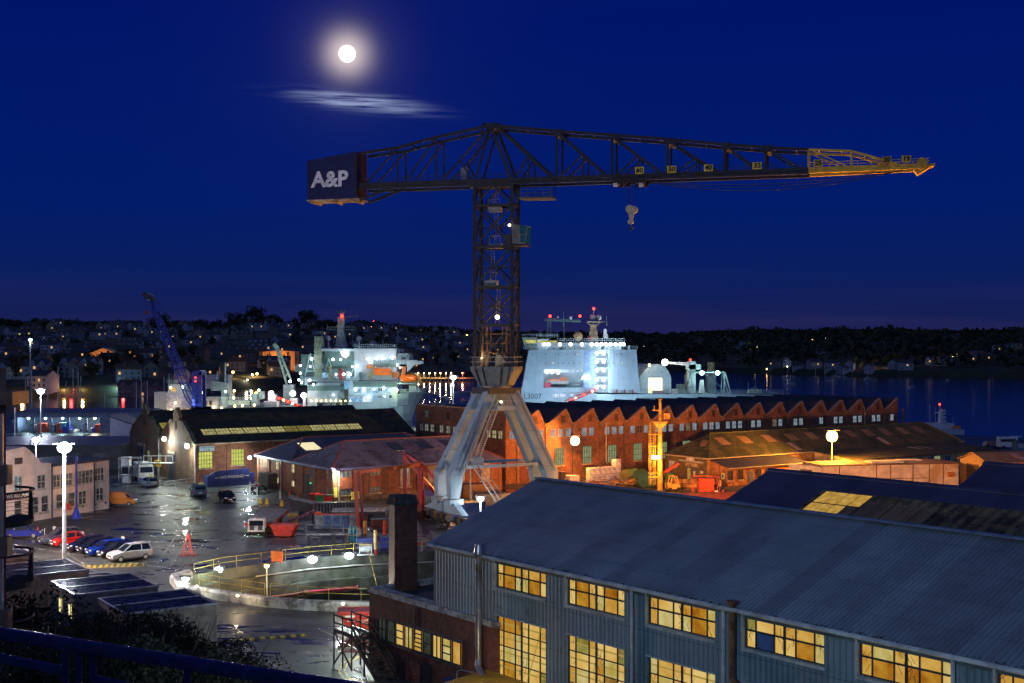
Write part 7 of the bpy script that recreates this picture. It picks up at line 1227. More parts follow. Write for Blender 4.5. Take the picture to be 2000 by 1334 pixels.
def skip(label, loc, rz, L_=3.0, Wd=1.7, H=1.35, txt=None):
    c = M('skip_red', (.55,.035,.02), .45, var=.25, scale=1.5, dirt=(.3,.04,.02)); b, tp = L_*.62/2, L_/2; w0, w1 = Wd*.42, Wd/2
    t = bx(label, 'skip', 'skip', [('body', c, [('h', [(-b,-w0,.08),(b,-w0,.08),(b,w0,.08),(-b,w0,.08),(-tp,-w1,H),(tp,-w1,H),(tp,w1,H),(-tp,w1,H)])]), ('rim', c, [((0,-w1,H),(L_+.1,.12,.12)),((0,w1,H),(L_+.1,.12,.12)),((-tp,0,H),(.12,Wd,.12)),((tp,0,H),(.12,Wd,.12))]), ('lifting_lug', FRAME_D, [((-tp*.7,-w1-.06,H*.55),(.1,.12,.12)),((tp*.7,-w1-.06,H*.55),(.1,.12,.12))]), ('load', M('rubble',(.08,.06,.05),.9,bump=.8), [((0,0,H-.1),(L_-.3,Wd-.25,.15))])], loc, rz, 'red skips')
    return t
skip('red skip standing behind the white tractor cab, rubble filled', at(556,1047), -.15)
s_ = skip('red GENERAL WASTE ONLY skip below the white dock kerb', at(712,1229), .08, 4.0, 1.8, 1.5)
Rw = Matrix.Translation(V(s_.location)) @ Matrix.Rotation(.08,4,'Z'); ROOT[s_.name] = Matrix.Identity(4)
text('GENERAL WASTE ONLY', .22, (-.1,-.86,.86), (1,0,0), (0,-1,.12), WT, s_); text('CALL 01326', .17, (.3,-.91,1.2), (1,0,0), (0,-1,.12), WT, s_)
m = MB(); m.box((-1.05,-.93,1.2), (.7,.03,.14)); m.build('label_plate', WT, s_); m = MB(); m.box((-1.5,-.93,1.2), (.2,.03,.14)); m.build('label_plate', M('plate_amber',(.7,.5,.1),.5), s_)
# wheelie bins
for px, py, c, n, lb in ((614,981,(.30,.02,.02),'bin_dark_red','dark red wheelie bin left of the green one'), (624,983,(.02,.30,.08),'bin_green','green wheelie bin between two red ones'), (640,984,(.55,.02,.02),'bin_red','bright red wheelie bin right of the green one')):
    bx(lb, 'wheelie_bin', 'bin', [('body', M(n,c,.5), [('h', [(-.5,-.4,.15),(.5,-.4,.15),(.5,.4,.15),(-.5,.4,.15),(-.62,-.5,1.15),(.62,-.5,1.15),(.62,.5,1.15),(-.62,.5,1.15)])]), ('lid', M('bin_lid_red',(.55,.03,.02),.5) if n != 'bin_red' else FRAME_D, [((0,0,1.22),(1.3,1.1,.12))]), ('wheel', TYRE, [('t',(-.45,-.45,.1),(-.45,-.35,.1),.1,None,8)]), ('wheel', TYRE, [('t',(.45,-.45,.1),(.45,-.35,.1),.1,None,8)])], at(px,py), .2, 'wheelie bins against the slate roofed block')
for px, py, lb in ((508,983,'left of the yellow floor signs near the motorbikes'), (521,984,'middle yellow floor sign'), (550,988,'right hand yellow floor sign nearest the bollards')):
    bx('small yellow folding warning board, '+lb, 'warning_board', 'sign', [('panel', M('board_yellow',(.8,.5,.03),.5), [('h', [(-.25,-.22,0),(.25,-.22,0),(.25,-.17,0),(-.25,-.17,0),(-.12,-.03,.75),(.12,-.03,.75),(.12,0,.75),(-.12,0,.75)])]), ('panel', M('board_yellow',(.8,.5,.03),.5), [('h', [(-.25,.17,0),(.25,.17,0),(.25,.22,0),(-.25,.22,0),(-.12,0,.75),(.12,0,.75),(.12,.03,.75),(-.12,.03,.75)])])], at(px,py), .3, 'yellow warning boards on the yard')
RB = M('bollard_red', (.55,.06,.03), .5)
for px, py, mt, lb in ((547,974,WHT,'thin white bollard before the slate roofed block'), (565,977,RB,'red bollard, left one of the pair before the brick block'), (581,980,RB,'red bollard, right one of the pair before the brick block'), (74,1049,RB,'thin orange red post by the blue car at the left'), (488,955,WHT,'short pale post near the motorbikes'), (502,968,WHT,'short pale post in front of the motorbikes')):
    g = G(px,py); m = MB(); m.tube(g, g+V((0,0,1.15)), .1, n=8); m.tube(g+V((0,0,1.15)), g+V((0,0,1.2)), .13, n=8); tag(m.build('bollard', mt), lb, 'bollard', 'bollards on the yard')
for px, py, c, lb in ((500,958,(.4,.02,.03),'red motorbike parked at the end of the brick block'), (512,960,(.02,.02,.02),'black motorbike parked beside the red one')):
    bx(lb, 'motorbike', 'motorbike', [('wheel', TYRE, [('t',(-.7,-.06,.32),(-.7,.06,.32),.32,None,14)]), ('wheel', TYRE, [('t',(.7,-.06,.32),(.7,.06,.32),.32,None,14)]), ('frame', FRAME_D, [('b',(-.7,0,.32),(-.1,0,.6),.1),('b',(.7,0,.32),(.45,0,1.0),.08),('b',(-.1,0,.6),(.45,0,.85),.14),((0,0,.42),(.5,.3,.35))]), ('tank', M('tank_'+lb[:3],c,.2), [('h', [(-.05,-.14,.7),(.4,-.14,.75),(.4,.14,.75),(-.05,.14,.7),(0,-.1,.95),(.35,-.1,1.0),(.35,.1,1.0),(0,.1,.95)])]), ('seat', TYRE, [((-.4,0,.8),(.6,.26,.1))]), ('handlebar', PIPE, [('b',(.42,-.35,1.05),(.42,.35,1.05),.05)])], at(px,py), .9, 'motorbikes')
# red lattice buoy
t = bx('red lattice buoy frame standing on the yard', 'buoy_frame', 'buoy', [('leg', RB, [('b',(x,y,0),(x*.25,y*.25,1.9),.1)]) for x, y in ((-.55,-.4),(.55,-.4),(0,.6))]+[('top_mark', RB, [('t',(0,0,1.75),(0,0,2.25),.32,.08,10)]), ('brace', RB, [('b',(-.45,-.33,.45),(.45,-.33,.45),.06),('b',(-.35,-.25,.85),(.3,-.22,1.2),.05),('b',(.35,-.25,.85),(-.3,-.22,1.2),.05)]), ('base', RB, [((0,.1,.06),(1.9,.3,.1)),((-.3,0,.06),(.25,1.6,.1))])], at(368,1084))
# red portal frame
t = thing('red_portal_frame', 'tall red steel goalpost frame with raking struts beside the crane', 'steel frame', G(760,1030)); A = G(700,1040); B = G(820,1014); zt = 7.1; RS = M('steel_red', (.45,.04,.03), .5, var=.3, dirt=(.25,.04,.03)); m = MB()
A2 = A+V((.55,.5,0)); m.bar(A, A+V((-.4,0,zt)), .4); m.bar(A2, A+V((.1,.1,zt)), .32); m.build('post', RS, t); m = MB(); m.bar(B, B+V((0,0,7.4)), .6); m.bar(B+V((.5,.6,0)), B+V((.1,.1,7.4)), .4); m.build('post', RS, t); bk_ = B+V((-2.2,3.4,0)); m = MB(); m.bar(bk_, bk_+V((0,0,8.2)), .5); m.build('post', RS, t)
m = MB(); m.bar(A+V((-.4,0,zt)), B+V((0,0,zt-.1)), .5, .45); m.bar(bk_+V((0,0,8.1)), B+V((0,0,7.2)), .4); m.build('beam', RS, t); m = MB(); m.bar(B+V((0,0,7.2)), B+V((4.6,1.0,2.2)), .4); m.bar(bk_+V((0,0,7.6)), B+V((4.2,0,-.0+.8)), .4); m.bar(B+V((4.6,1,2.2)), B+V((4.6,1,0)), .3); m.build('strut', RS, t)
# yard clutter between the slate roofed block and the dock
SG = M('store_grey', (.20,.23,.26), .5, var=.4, dirt=(.1,.08,.06)); BG_ = M('store_blue', (.05,.11,.26), .5, var=.4)
bx('long open rack of upright grey bars behind the blue lockers', 'bar_rack', 'rack', [('frame', FRAME_D, [((0,0,.15),(5.2,1.6,.2)),((0,0,1.75),(4.8,1.4,.12)),((-2.5,0,.9),(.2,1.5,1.7)),((2.5,0,.9),(.2,1.5,1.7)),((0,.7,.9),(5,.08,1.5))])]+[('bar', SG, [((-2.2+k*.4,-.72,.95),(.12,.08,1.5))]) for k in range(12)], at(654,1008), .12)
bx('row of grey and blue lockers with a red rail in the middle of the yard', 'lockers', 'lockers', [('case', SG, [((0,.5,.9),(5.2,1.0,1.7))]), ('rail', RB, [((0,0,1.82),(5.3,.12,.12)),((-2.2,.4,1.95),(.8,.7,.25))])]+[('door', BG_ if k in (1,2,3) else SG, [((-2.1+k*1.05,-.03,.9),(.85,.06,1.5))]) for k in range(5)], at(657,1034), .05)
bx('black open hopper with sloping sides behind the bar rack', 'hopper', 'hopper', [('body', FRAME_D, [('h', [(-1.2,-1,0),(1.2,-1,0),(1.2,1,0),(-1.2,1,0),(-1.9,-1.4,2.2),(1.4,-1.4,1.4),(1.4,1.4,1.4),(-1.9,1.4,2.2)])]), ('rim', SG, [('b',(-1.9,-1.4,2.2),(1.4,-1.4,1.4),.12)])], at(592,1002), .1)
bx('pale grey flat barge section lying behind the red goalpost', 'steel_section', 'steel section', [('deck', M('section_pale',(.55,.54,.52),.6,var=.5,scale=1.5,dirt=(.2,.2,.22)), [((0,0,1.2),(9,3.4,.15))]), ('side', FRAME_D, [((0,-1.7,.55),(9.6,.12,1.25))])], at(718,1014), .1)
bx('low heap of dark frames and pallets beside the gas bottles', 'pallet_stack', 'pallets', [('slat', M('section_pale2',(.48,.48,.47),.6,var=.5), [((0,k*.5,1.1-.02*k),(6,.35,.1)) for k in range(3)]), ('bearer', FRAME_D, [((x,.5,.5),(.15,1.4,1.0)) for x in (-2.8,-1.4,0,1.4,2.8)])], at(652,1063), .1)
CYL = M('bottle_teal', (.05,.30,.38), .4)
bx('caged teal gas bottles beside the right hand floodlights', 'gas_bottle_cage', 'cage', [('cage', M('cage_ochre',(.5,.38,.15),.5), [('b',(x,-.4,0),(x,-.4,1.7),.06) for x in (-.6,.6)]+[('b',(-.6,-.4,z),(.6,-.4,z),.06) for z in (0.1,1.0,1.7)]+[('b',(x,.4,0),(x,.4,1.7),.06) for x in (-.6,.6)])]+[('gas_bottle', CYL, [('t',(x,0,.1),(x,0,1.75),.16,.15,10),('t',(x,0,1.75),(x,0,1.95),.15,.04,10)]) for x in (-.36,0,.36)], at(691,1062), .05)
for px, py, h, r_, c, lb in ((733,1098,2.6,.14,'y','tall pale yellow bollard with an orange foot by the dock railing'), (713,1052,2.0,.16,'o','orange brown bollard right of the gas bottles'), (751,1044,1.6,.16,'r','bright red bollard left of the chimney')):
    g = G(px,py-14 if c == 'y' else py); m = MB(); m.tube(g+V((0,0,.6)), g+V((0,0,h)), r_*1.3, n=10); t = thing('mooring_post', lb, 'bollard', g, group='tall painted bollards'); m.build('shaft', {'y':M('post_cream',(.75,.58,.25),.5),'o':M('post_orange',(.5,.22,.04),.5),'r':RB}[c], t); m = MB(); m.tube(g, g+V((0,0,.6)), r_*1.35, n=10); m.build('foot', RUSTY if c == 'o' else RB, t)
bx('white winch with yellow guard on the dock edge left of the chimney', 'winch', 'winch', [('drum', WHT, [('t',(-.5,0,.7),(.5,0,.7),.4,None,12)]), ('bracket', WHT, [((-.6,0,.5),(.12,.8,1.0)),((.6,0,.5),(.12,.8,1.0)),((0,0,.1),(1.8,1.0,.12))]), ('guard', RY, [('b',(-.7,-.3,1.15),(.7,-.3,1.15),.08)])], at(714,1084), .1)
bx('blue skips in a row behind the tall yellow bollard', 'blue_container', 'container', [('body', M('deep_blue',(.03,.05,.32),.5), [((-1.2,0,.6),(1.9,1.2,1.1)),((1.4,0,.65),(2.2,1.2,1.2))]), ('label_plate', WT, [((2.65,-.61,.8),(.6,.03,.15)),((2.65,-.61,.5),(.6,.03,.1))])], at(737,1071), .05)
bx('orange pump unit standing on the far dock edge', 'pump_unit', 'pump', [('body', M('pump_orange',(.65,.12,.03),.5), [((0,0,.75),(1.1,.8,1.0))]), ('leg', RB, [((x,0,.15),(.12,.7,.3)) for x in (-.4,.4)]), ('exhaust', FRAME_D, [('t',(.2,0,1.2),(.2,0,1.5),.08,None,8)])], at(541,1100), .1)
bx('long striped red and white boom lying beside the red skip', 'barrier_boom', 'barrier', [('boom', M('boom_pink',(.5,.25,.28),.6,var=.7,scale=3), [('b',(-1.8,-1.5,.6),(1.4,3.8,1.5),.3)]), ('support', FRAME_D, [('b',(1.2,3.4,0),(1.2,3.4,1.4),.15),('b',(-1.7,-1.4,0),(-1.7,-1.4,.6),.15)])], at(583,1030), 0)
rr2 = random.Random(21); k = 0
for px, py, sx, sy, sz, mt, lb in ((573,1025,1.2,1,1.5,M('crate_ochre',(.35,.22,.05),.6),'small ochre crate left of the blue lockers'), (745,1030,2.5,1.5,1.0,M('crate_rust',(.2,.06,.03),.6),'rusty crate behind the tall bollards'), (770,1022,2,1.5,1.6,FRAME_D,'black crate just left of the chimney top'), (700,1018,2.2,1.4,.9,M('crate_brown',(.14,.05,.03),.6),'brown crate at the foot of the red goalpost'), (835,985,2.4,2.4,2.2,M('crate_blue',(.03,.05,.25),.5),'blue container behind the crane bogie'), (850,1000,2.0,2.0,2.0,M('crate_green',(.05,.09,.09),.5),'dark green container behind the crane leg'), (900,1012,6,2.4,2.0,M('crate_navy',(.04,.06,.2),.5),'navy container seen through the crane legs'), (960,985,5,2,1.6,M('crate_grey',(.18,.2,.22),.5),'grey container under the crane near the shed roof'), (925,970,3.5,2.2,1.9,M('crate_rust2',(.22,.12,.05),.6),'ochre ribbed container under the crane')):
    bx(lb, 'storage_crate', 'crate', [('body', mt, [((0,0,sz/2),(sx,sy,sz))]), ('rib', mt, [((-sx/2+sx*(i+.5)/6,-sy/2-.03,sz/2),(.12,.06,sz*.94)) for i in range(6)]), ('lid', FRAME_D, [((0,0,sz+.03),(sx+.1,sy+.1,.06))])], at(px,py), .1+rr2.random()*.3, 'crates and containers in the yard')
# scaffold-like frame and post line left of the lockers
t = thing('pipe_rack', 'thin grey pipe frame between the skip and the floodlights', 'rack', G(620,1063)); m = MB(); a = G(598,1058); 
for i in range(4):
    for h in (0,): m.tube(a+V((i*1.4,0,0)), a+V((i*1.4,0,1.9)), .05); 
for z in (.5,1.2,1.9): m.tube(a+V((0,0,z)), a+V((4.2,0,z)), .04)
m.build('frame', SG, t)
# fence with mesh at the workshop, post-and-wire
railing([G(216,962), G(262,957), G(300,956), G(318,954)], 'grey wire fence left of the silver blue hatchback', 1.2, 2.5, PIPE, .04, 'grey yard fences'); railing([G(322,955), G(355,950), G(388,946)], 'grey rail fence in front of the tall workshop doors', 1.1, 2.5, PIPE, .04, 'grey yard fences')
for k, (px, py) in enumerate(((87,1054),(106,1052),(161,1063),(180,1065),(219,1072),(240,1073))):
    g = G(px,py); t = thing('sign_post', ['first','second','third','fourth','fifth','sixth'][k]+' thin white bay post from the left behind the parked cars', 'post', g, group='white bay posts'); m = MB(); m.tube(g, g+V((0,0,1.3)), .04); m.build('post', WHT, t)
    if k in (1,2,5): m = MB(); m.box(g+V((0,0,1.25)), (.35,.04,.3)); m.build('plate', WHT, t)
# access platform and stores left of the workshop
t = thing('access_tower', 'pale scaffold tower and tank beside the white lorry', 'scaffold', G(240,945)); g = G(232,945); m = MB()
for x in (0,1.6,3.2): [m.tube(g+V((x,y,0)), g+V((x,y,4.2)), .06) for y in (0,1.4)]
for z in (1.4,2.8,4.2): [m.tube(g+V((0,y,z)), g+V((3.2,y,z)), .05) for y in (0,1.4)]; m.box(g+V((1.6,.7,z-.1)), (3.2,1.4,.06))
m.build('scaffold', PIPE, t); m = MB(); m.box(g+V((1,.7,3.6)), (1.4,1.2,1.4)); m.box(g+V((1.2,.7,.8)), (1.3,1.1,1.4)); m.build('tank', WHT, t); m = MB(); a = g+V((3.6,2,2.6)); m.box(a+V((2.2,0,.6)), (5,1.2,.1)); [m.tube(a+V((x,-.6,.6)), a+V((x,-.6,1.8)), .05) for x in (0,1.2,2.4,3.6,4.7)]; m.tube(a+V((0,-.6,1.8)), a+V((4.7,-.6,1.8)), .05); m.build('gangway', WHT, t)
bx('yellow box platform on legs between the workshop doors', 'loading_platform', 'platform', [('body', M('plat_yellow',(.65,.45,.03),.5), [((0,0,2.3),(.9,.9,.08)),((0,0,3.3),(.9,.9,.08)),((-.42,0,2.8),(.06,.9,1)),((.42,0,2.8),(.06,.9,1))]), ('leg', PIPE, [('b',(-.4,0,0),(.4,0,2.3),.07),('b',(.4,0,0),(-.4,0,2.3),.07)])], at(308,938), -.9)
GC = 'shipping containers beyond the cream office'
for px, py, dx, mt, lb in ((222,893,4.2,M('cont_blue',(.04,.07,.42),.5,var=.2),'bright blue container end beside the white gabled shed'), (240,890,3.5,M('cont_dark_blue',(.04,.05,.18),.5),'dark blue container right of the bright blue one')):
    bx(lb, 'shipping_container', 'container', [('body', mt, [((0,0,1.3),(dx,6,2.5))]), ('door_bar', RB, [((x,-3.03,1.3),(.06,.06,2.3)) for x in (-dx*.3,-dx*.1,dx*.1,dx*.3)]), ('corner', FRAME_D, [((s*dx*.48,-3.02,1.3),(.15,.08,2.6)) for s in (-1,1)])], at(px,py), -.1, GC)
for k, (px, c) in enumerate(((216,(.5,.55,.5)),(225,(.5,.55,.52)),(234,(.5,.04,.03)))): bx(['left','middle','red'][k]+' small tank in the line above the scaffold tower', 'ibc_tank', 'tank', [('body', M('ibc_%d'%k,c,.5), [((0,0,.65),(1.7,1.3,1.1))]), ('pallet', FRAME_D, [((0,0,.06),(1.8,1.4,.1))])], at(px,911), 0, 'small tanks')
# white wrapped blocks by the works
WB = M('wrapped_white', (.75,.72,.70), .5, var=.3, scale=2)
n = 0
for i in range(6):
    for j in range(3 if i == 5 else 2):
        f = KF.w(13.4+i*1.08, .02+j*1.18, 5); m = MB(); m.box(f+V((0,0,.56)), (1.0,1.2,1.1), .6); o = m.build('block', WB); o.name = 'wrapped_block'; tag(o, ['bottom','upper','topmost'][j]+' white wrapped block in the '+['first','second','third','fourth','fifth','last'][i]+' stack from the left before the brick works', 'wrapped block', 'white wrapped blocks stacked before the brick works')
g = KF.w(9.6, 0, 5); bx('small pale pallet load left of the white wrapped blocks', 'pallet_load', 'pallet', [('load', WHT, [((0,0,.7),(2,1.4,1.2))]), ('pallet', M('pallet_wood',(.35,.2,.08),.7), [((0,0,.05),(2.1,1.5,.1))])], (g.x,g.y,0), .6)
bx('black drum standing before the brick works near the crane leg', 'drum', 'drum', [('body', FRAME_D, [('t',(0,0,0),(0,0,2.0),.45,.62,12)])], tuple(KF.w(7.6,0,5)), 0)
# drums, forklift, heaps near the yellow mast
GD = 'cable drums at the foot of the yellow mast'
for px, py, r_, mt, lb in ((1237,941,1.1,'drum_green','green cable drum second from the left'), (1252,948,1.3,'drum_dark_green','large dark green cable drum in front'), (1264,952,1.2,'drum_teal','teal cable drum nearest the forklift'), (1224,940,1.0,'drum_olive','small olive cable drum at the left')):
    c = {'drum_green':(.06,.14,.04),'drum_dark_green':(.03,.08,.04),'drum_teal':(.03,.1,.09),'drum_olive':(.1,.1,.03)}[mt]; bx(lb, 'cable_drum', 'drum', [('flange', M(mt,c,.6), [('t',(-.6,0,r_),(-.5,0,r_),r_,None,18)]), ('flange', M(mt,c,.6), [('t',(.5,0,r_),(.6,0,r_),r_,None,18)]), ('cable', M('cable_grey',(.15,.15,.12),.7), [('t',(-.5,0,r_),(.5,0,r_),r_*.75,None,14)])], at(px,py), .9, GD)
bx('small yellow forklift with a tubular cab by the red cabinets', 'forklift', 'forklift', [('body', M('fork_yellow',(.7,.38,.05),.4), [((0,0,.7),(2.0,1.1,.7)),((-.8,0,1.05),(.6,1.1,.4))]), ('cab_frame', M('fork_yellow',(.7,.38,.05),.4), [('b',(-.6,y,1.0),(-.3,y,2.3),.1) for y in (-.5,.5)]+[('b',(.9,y,.9),(.4,y,2.3),.1) for y in (-.5,.5)]+[('b',(-.3,y,2.3),(.4,y,2.3),.1) for y in (-.5,.5)]), ('mast', FRAME_D, [('b',(-1.2,-.3,.2),(-1.2,-.3,1.6),.1),('b',(-1.2,.3,.2),(-1.2,.3,1.6),.1)])]+wheels((-.7,.7),.5,.32), at(1314,959), .3)
bx('red caged double cabinet on a pallet near the lean-to office', 'gas_cabinet', 'cabinet', [('body', M('cab_red',(.62,.04,.02),.4), [((0,0,1.15),(2.3,1.0,2.0))]), ('door', M('cab_red2',(.55,.035,.02),.4), [((-.57,-.52,1.15),(1.05,.05,1.8))]), ('door', M('cab_red2',(.55,.035,.02),.4), [((.57,-.52,1.15),(1.05,.05,1.8))]), ('cage', M('cage_red',(.5,.05,.03),.5), [('b',(x,y,0),(x,y,2.5),.08) for x in (-2.0,1.9) for y in (-.7,.7)]+[('b',(-2,y,2.5),(1.9,y,2.5),.08) for y in (-.7,.7)]+[('b',(-2,-.7,2.5),(-2,.7,2.5),.08),('b',(1.9,-.7,2.5),(1.9,.7,2.5),.08)]), ('pallet', M('pallet_wood',(.35,.2,.08),.7), [((0,0,.07),(2.2,1.1,.12))])], at(1379,962), .05)
bx('low wall of brown stone blocks behind the forklift', 'block_wall', 'wall', [('block', M('block_ochre',(.34,.17,.06),.8,var=.4), [((-3+i*1.25,0,.35+j*.66),(1.2,.6,.62))]) for i in range(6) for j in range(2)], at(1345,952), .05)
bx('pale meter box on a post at the corner of the lean-to office', 'meter_box', 'box', [('box', M('meter_pink',(.6,.35,.25),.5), [((0,0,.95),(.45,.35,.9))]), ('post', FRAME_D, [((0,0,.25),(.1,.1,.5))])], at(1406,956))
bx('flat roofed orange red canopy sheet beside the block wall', 'tarpaulin', 'tarpaulin', [('sheet', M('tarp_red',(.42,.08,.03),.7,bump=.5), [('h', [(-5,-3,.1),(7,-4,.1),(7,2,.1),(-5,2,.1),(-5,-3,.35),(7,-4,.2),(7,2,.9),(-5,2,.5)])])], at(1365,975), 0)
bx('two small white and orange markers by the red cabinet', 'traffic_marker', 'marker', [('marker', WHT, [((0,0,.25),(.5,.3,.45))]), ('marker', RB, [('t',(1.0,0,0),(1.0,0,.6),.15,.1,8)])], at(1399,964))
bx('green and red conveyor leaning beside the mast', 'conveyor', 'conveyor', [('frame', RB, [('b',(-1,0,1.2),(2.4,0,3.4),.45)]), ('hopper', M('hop_green',(.05,.2,.04),.5), [('h', [(-.2,-.7,0),(2,-.7,0),(2,.7,0),(-.2,.7,0),(.3,-.6,1.9),(1.4,-.6,1.9),(1.4,.6,1.9),(.3,.6,1.9)])])], at(1297,946), .1)
# heaps of timber / scrap
t = thing('scrap_heap', 'long heap of rusty scrap and timber behind the shed ridge', 'scrap', KF.w(12,0,12)); r = random.Random(8); m = MB(); m2 = MB()
for k in range(140): f = KF.w(4+r.random()*18, r.random()*1.1, 10+r.random()*5); d = V((r.uniform(-1,1),r.uniform(-1,1),r.uniform(-.15,.35)))*r.uniform(.6,1.6); (m if k % 2 else m2).bar(f, f+d, r.uniform(.08,.25))
m.build('timber', M('scrap_timber',(.35,.16,.06),.8), t); m2.build('scrap', M('scrap_metal',(.22,.14,.10),.5), t)
# yellow mast
g = G(1289,957); t = thing('yellow_mast', 'rusty yellow steel mast with ladder, platform and floodlights by the brick works', 'mast', g); YR = M('mast_yellow', (.62,.38,.05), .5, var=.4, scale=1.5, dirt=(.3,.1,.03)); m = MB(); m.tube(g, g+V((0,0,10.6)), .42, .34, 12); m.tube(g+V((0,0,10.6)), g+V((0,0,14.0)), .24, .2, 10); m.box(g+V((0,0,14.05)), (.7,.3,.12)); m.build('shaft', YR, t, True)
m = MB(); m.box(g+V((-.1,0,10.55)), (2.4,1.8,.15)); m.hexa([g+V((-.4,-.4,9.6)), g+V((.4,-.4,9.6)), g+V((.4,.4,9.6)), g+V((-.4,.4,9.6)), g+V((-1.1,-.8,10.5)), g+V((1.1,-.8,10.5)), g+V((1.1,.8,10.5)), g+V((-1.1,.8,10.5))]); m.box(g+V((1.0,-.5,11.4)), (.9,.5,.9)); m.bar(g+V((-1.2,0,12.3)), g+V((0,0,12.3)), .15); m.bar(g+V((-.9,0,12.3)), g+V((-.9,0,13)), .12); m.build('platform', YR, t)
m = MB(); [m.tube(g+V((-1.2+s,-.2,.8)), g+V((-1.2+s,-.2,10.4)), .04, n=4) for s in (-.25,.25,-.5,.5)]; [m.bar(g+V((-1.5,-.2,.8+k*.4)), g+V((-.9,-.2,.8+k*.4)), .04) for k in range(24)]; [m.tube(g+V((-1.8,-.2,z)), g+V((-.3,-.2,z)), .08) for z in (2,2.6,4.8,6.8,8.6)]; m.build('ladder', YR, t)
for x in (-1.1,-.3): m = MB(); m.box(g+V((x,-.7,5.1)), (.55,.3,.5)); m.build('lamp', EM('light_amber', (1,.70,.25), 14), t)
light(g+V((-.7,-1.8,5.1)), 2600, (1,.48,.10), t, .3)
# white minibus and hut on the right quay
bx('white minibus with a dark window band on the quay beyond the mossy roof', 'minibus', 'minibus', [('body', WHT, [('h', [(-2.3,-1,.4),(2.3,-1,.4),(2.3,1,.4),(-2.3,1,.4),(-2.2,-.95,2.6),(1.6,-.95,2.6),(1.6,.95,2.6),(-2.2,.95,2.6)])]), ('window', CGL, [((-.4,-1.0,1.85),(3.3,.06,.6))]), ('visor', WHT, [((1.9,0,2.65),(1.4,1.9,.12))])]+wheels((-1.4,1.4),.85,.38), at(1969,876), .05, 'vehicles on the right quay')
bx('grey blue hut beside the white minibus', 'hut', 'hut', [('wall', M('hut_blue',(.12,.16,.22),.6), [((0,0,1.1),(2.2,2,2.2))]), ('window', M('hut_pane',(.35,.4,.42),.3), [((0,-1.02,1.3),(1.2,.05,.8))]), ('roof', FRAME_D, [((0,0,2.25),(2.4,2.2,.12))])], at(1990,882), 0)
bx('small orange lit car left of the white minibus', 'parked_car_far', 'car', [('body', M('far_car',(.4,.2,.15),.4), [('h', [(-1.9,-.8,.3),(1.9,-.8,.3),(1.9,.8,.3),(-1.9,.8,.3),(-1.2,-.7,1.3),(.9,-.7,1.3),(.9,.7,1.3),(-1.2,.7,1.3)])])]+wheels((-1.1,1.1),.7,.3), at(1936,873), .1, 'vehicles on the right quay')
# pole at the right edge, dark pole near the orange wall lamp
g = G(1114,936); m = MB(); m.tube(g, g+V((0,0,6.0)), .11, n=8); t = thing('lamp_post', 'dark lamp post with a bright orange white lamp before the brick works', 'street lamp', g, group='yard lamps'); m.build('post', FRAME_D, t)
def lampfix(par, p, r, mat, pw, col, arm=None, flood=None):
    m = MB(); m.ball(p, r, 12, 7); m.build('lamp', mat, par)
    if arm: m = MB(); m.bar(arm, p+V((0,0,r+.05)), .08); m.box(p+V((0,0,r+.08)), (r*2.2,r*2.2,.12)); m.build('lamp_hood', FRAME_D, par)
    if pw: light(p+V((0,-r-.25,-.1)), pw, col, par, .3)
p = P(1123,861,202); lampfix(t, p, .75, EM('light_sodium_white', (1,.86,.55), 14), 8500, (1,.34,.05), g+V((0,0,6)))
g = G(1135,930); m = MB(); m.tube(g, g+V((0,0,5.3)), .13, n=8); tag(m.build('vent_post', FRAME_D), 'plain dark post just right of the orange lamp before the brick works', 'post')
g = V((52.9,203.2,0)); t = thing('lamp_post', 'street lamp with an intense orange glow above the white panelled block', 'street lamp', g, group='yard lamps'); m = MB(); m.tube(g, g+V((0,0,7.0)), .12, .08, 8); m.build('post', M('post_orange_lit',(.5,.4,.3),.5), t); lampfix(t, P(1625,852,203.2), .95, EM('light_orange', (1,.60,.10), 16), 34000, (1,.36,.04), g+V((0,0,7)))
# tall lamp post by the cars and others
def post(label, base, top, r, mat, pw, col, bulb, pm=PIPE, lo=.3, sp=0, pr=.11, behind=False, g_='yard lamps'):
    t = thing('lamp_post', label, 'street lamp', base, group=g_); m = MB(); b = V(base); tp_ = V(top); m.tube(b, V((b.x,b.y,tp_.z)), pr*1.3, pr*.8, 8); m.build('post', pm, t)
    m = MB(); m.box(V((b.x,b.y,tp_.z+.1)), (bulb*2.6, .4, .15)); m.build('lamp_head', FRAME_D, t); m = MB(); m.ball(V((b.x,b.y,tp_.z-bulb*.35)), bulb*.82, 14, 8, .8); m.build('lamp', mat, t)
    q_ = V((b.x,b.y-bulb-lo,tp_.z-bulb+(.8 if lo > 1 else 0)))
    if pw: light(q_, pw, col, t, .35, 158 if sp else None, q_+V((0,.2,-5)))
    return t
post('tall pale lamp post with a blazing white lamp beside the parked cars', (-44.8,123,0), (0,0,12.1), 0, W_COOL, 12500, (.84,.90,1), .85, M('post_pale',(.55,.56,.60),.4), pr=.17)
post('white yard lamp above the roof of the cream office', (-73.6,190,0), (0,0,7.9), 0, W_COOL, 3500, (.80,.85,1), .6)
post('high white lamp left of the yacht masts', (-107,279,0), (0,0,12.6), 0, W_COOL, 12000, (.72,.78,1), .95)
post('very tall twin headed lamp mast at the far left shore', (-196,500,-3), (0,0,26.2), 0, EM('light_cyan_far', (.7,1,.85), 6), 1500, (.8,1,.9), .9, pr=.25)
post('bright white lamp post in the water gap between the two ships', (-16.5,345,0), (0,0,14.3), 0, W_COOL, 7000, (.75,.92,1), .95, pr=.2)
post('white floodlight post under the crane beside the shed roof', (-3.85,150,0), (0,0,3.6), 0, W_COOL, 850, (.78,.92,1), .5)
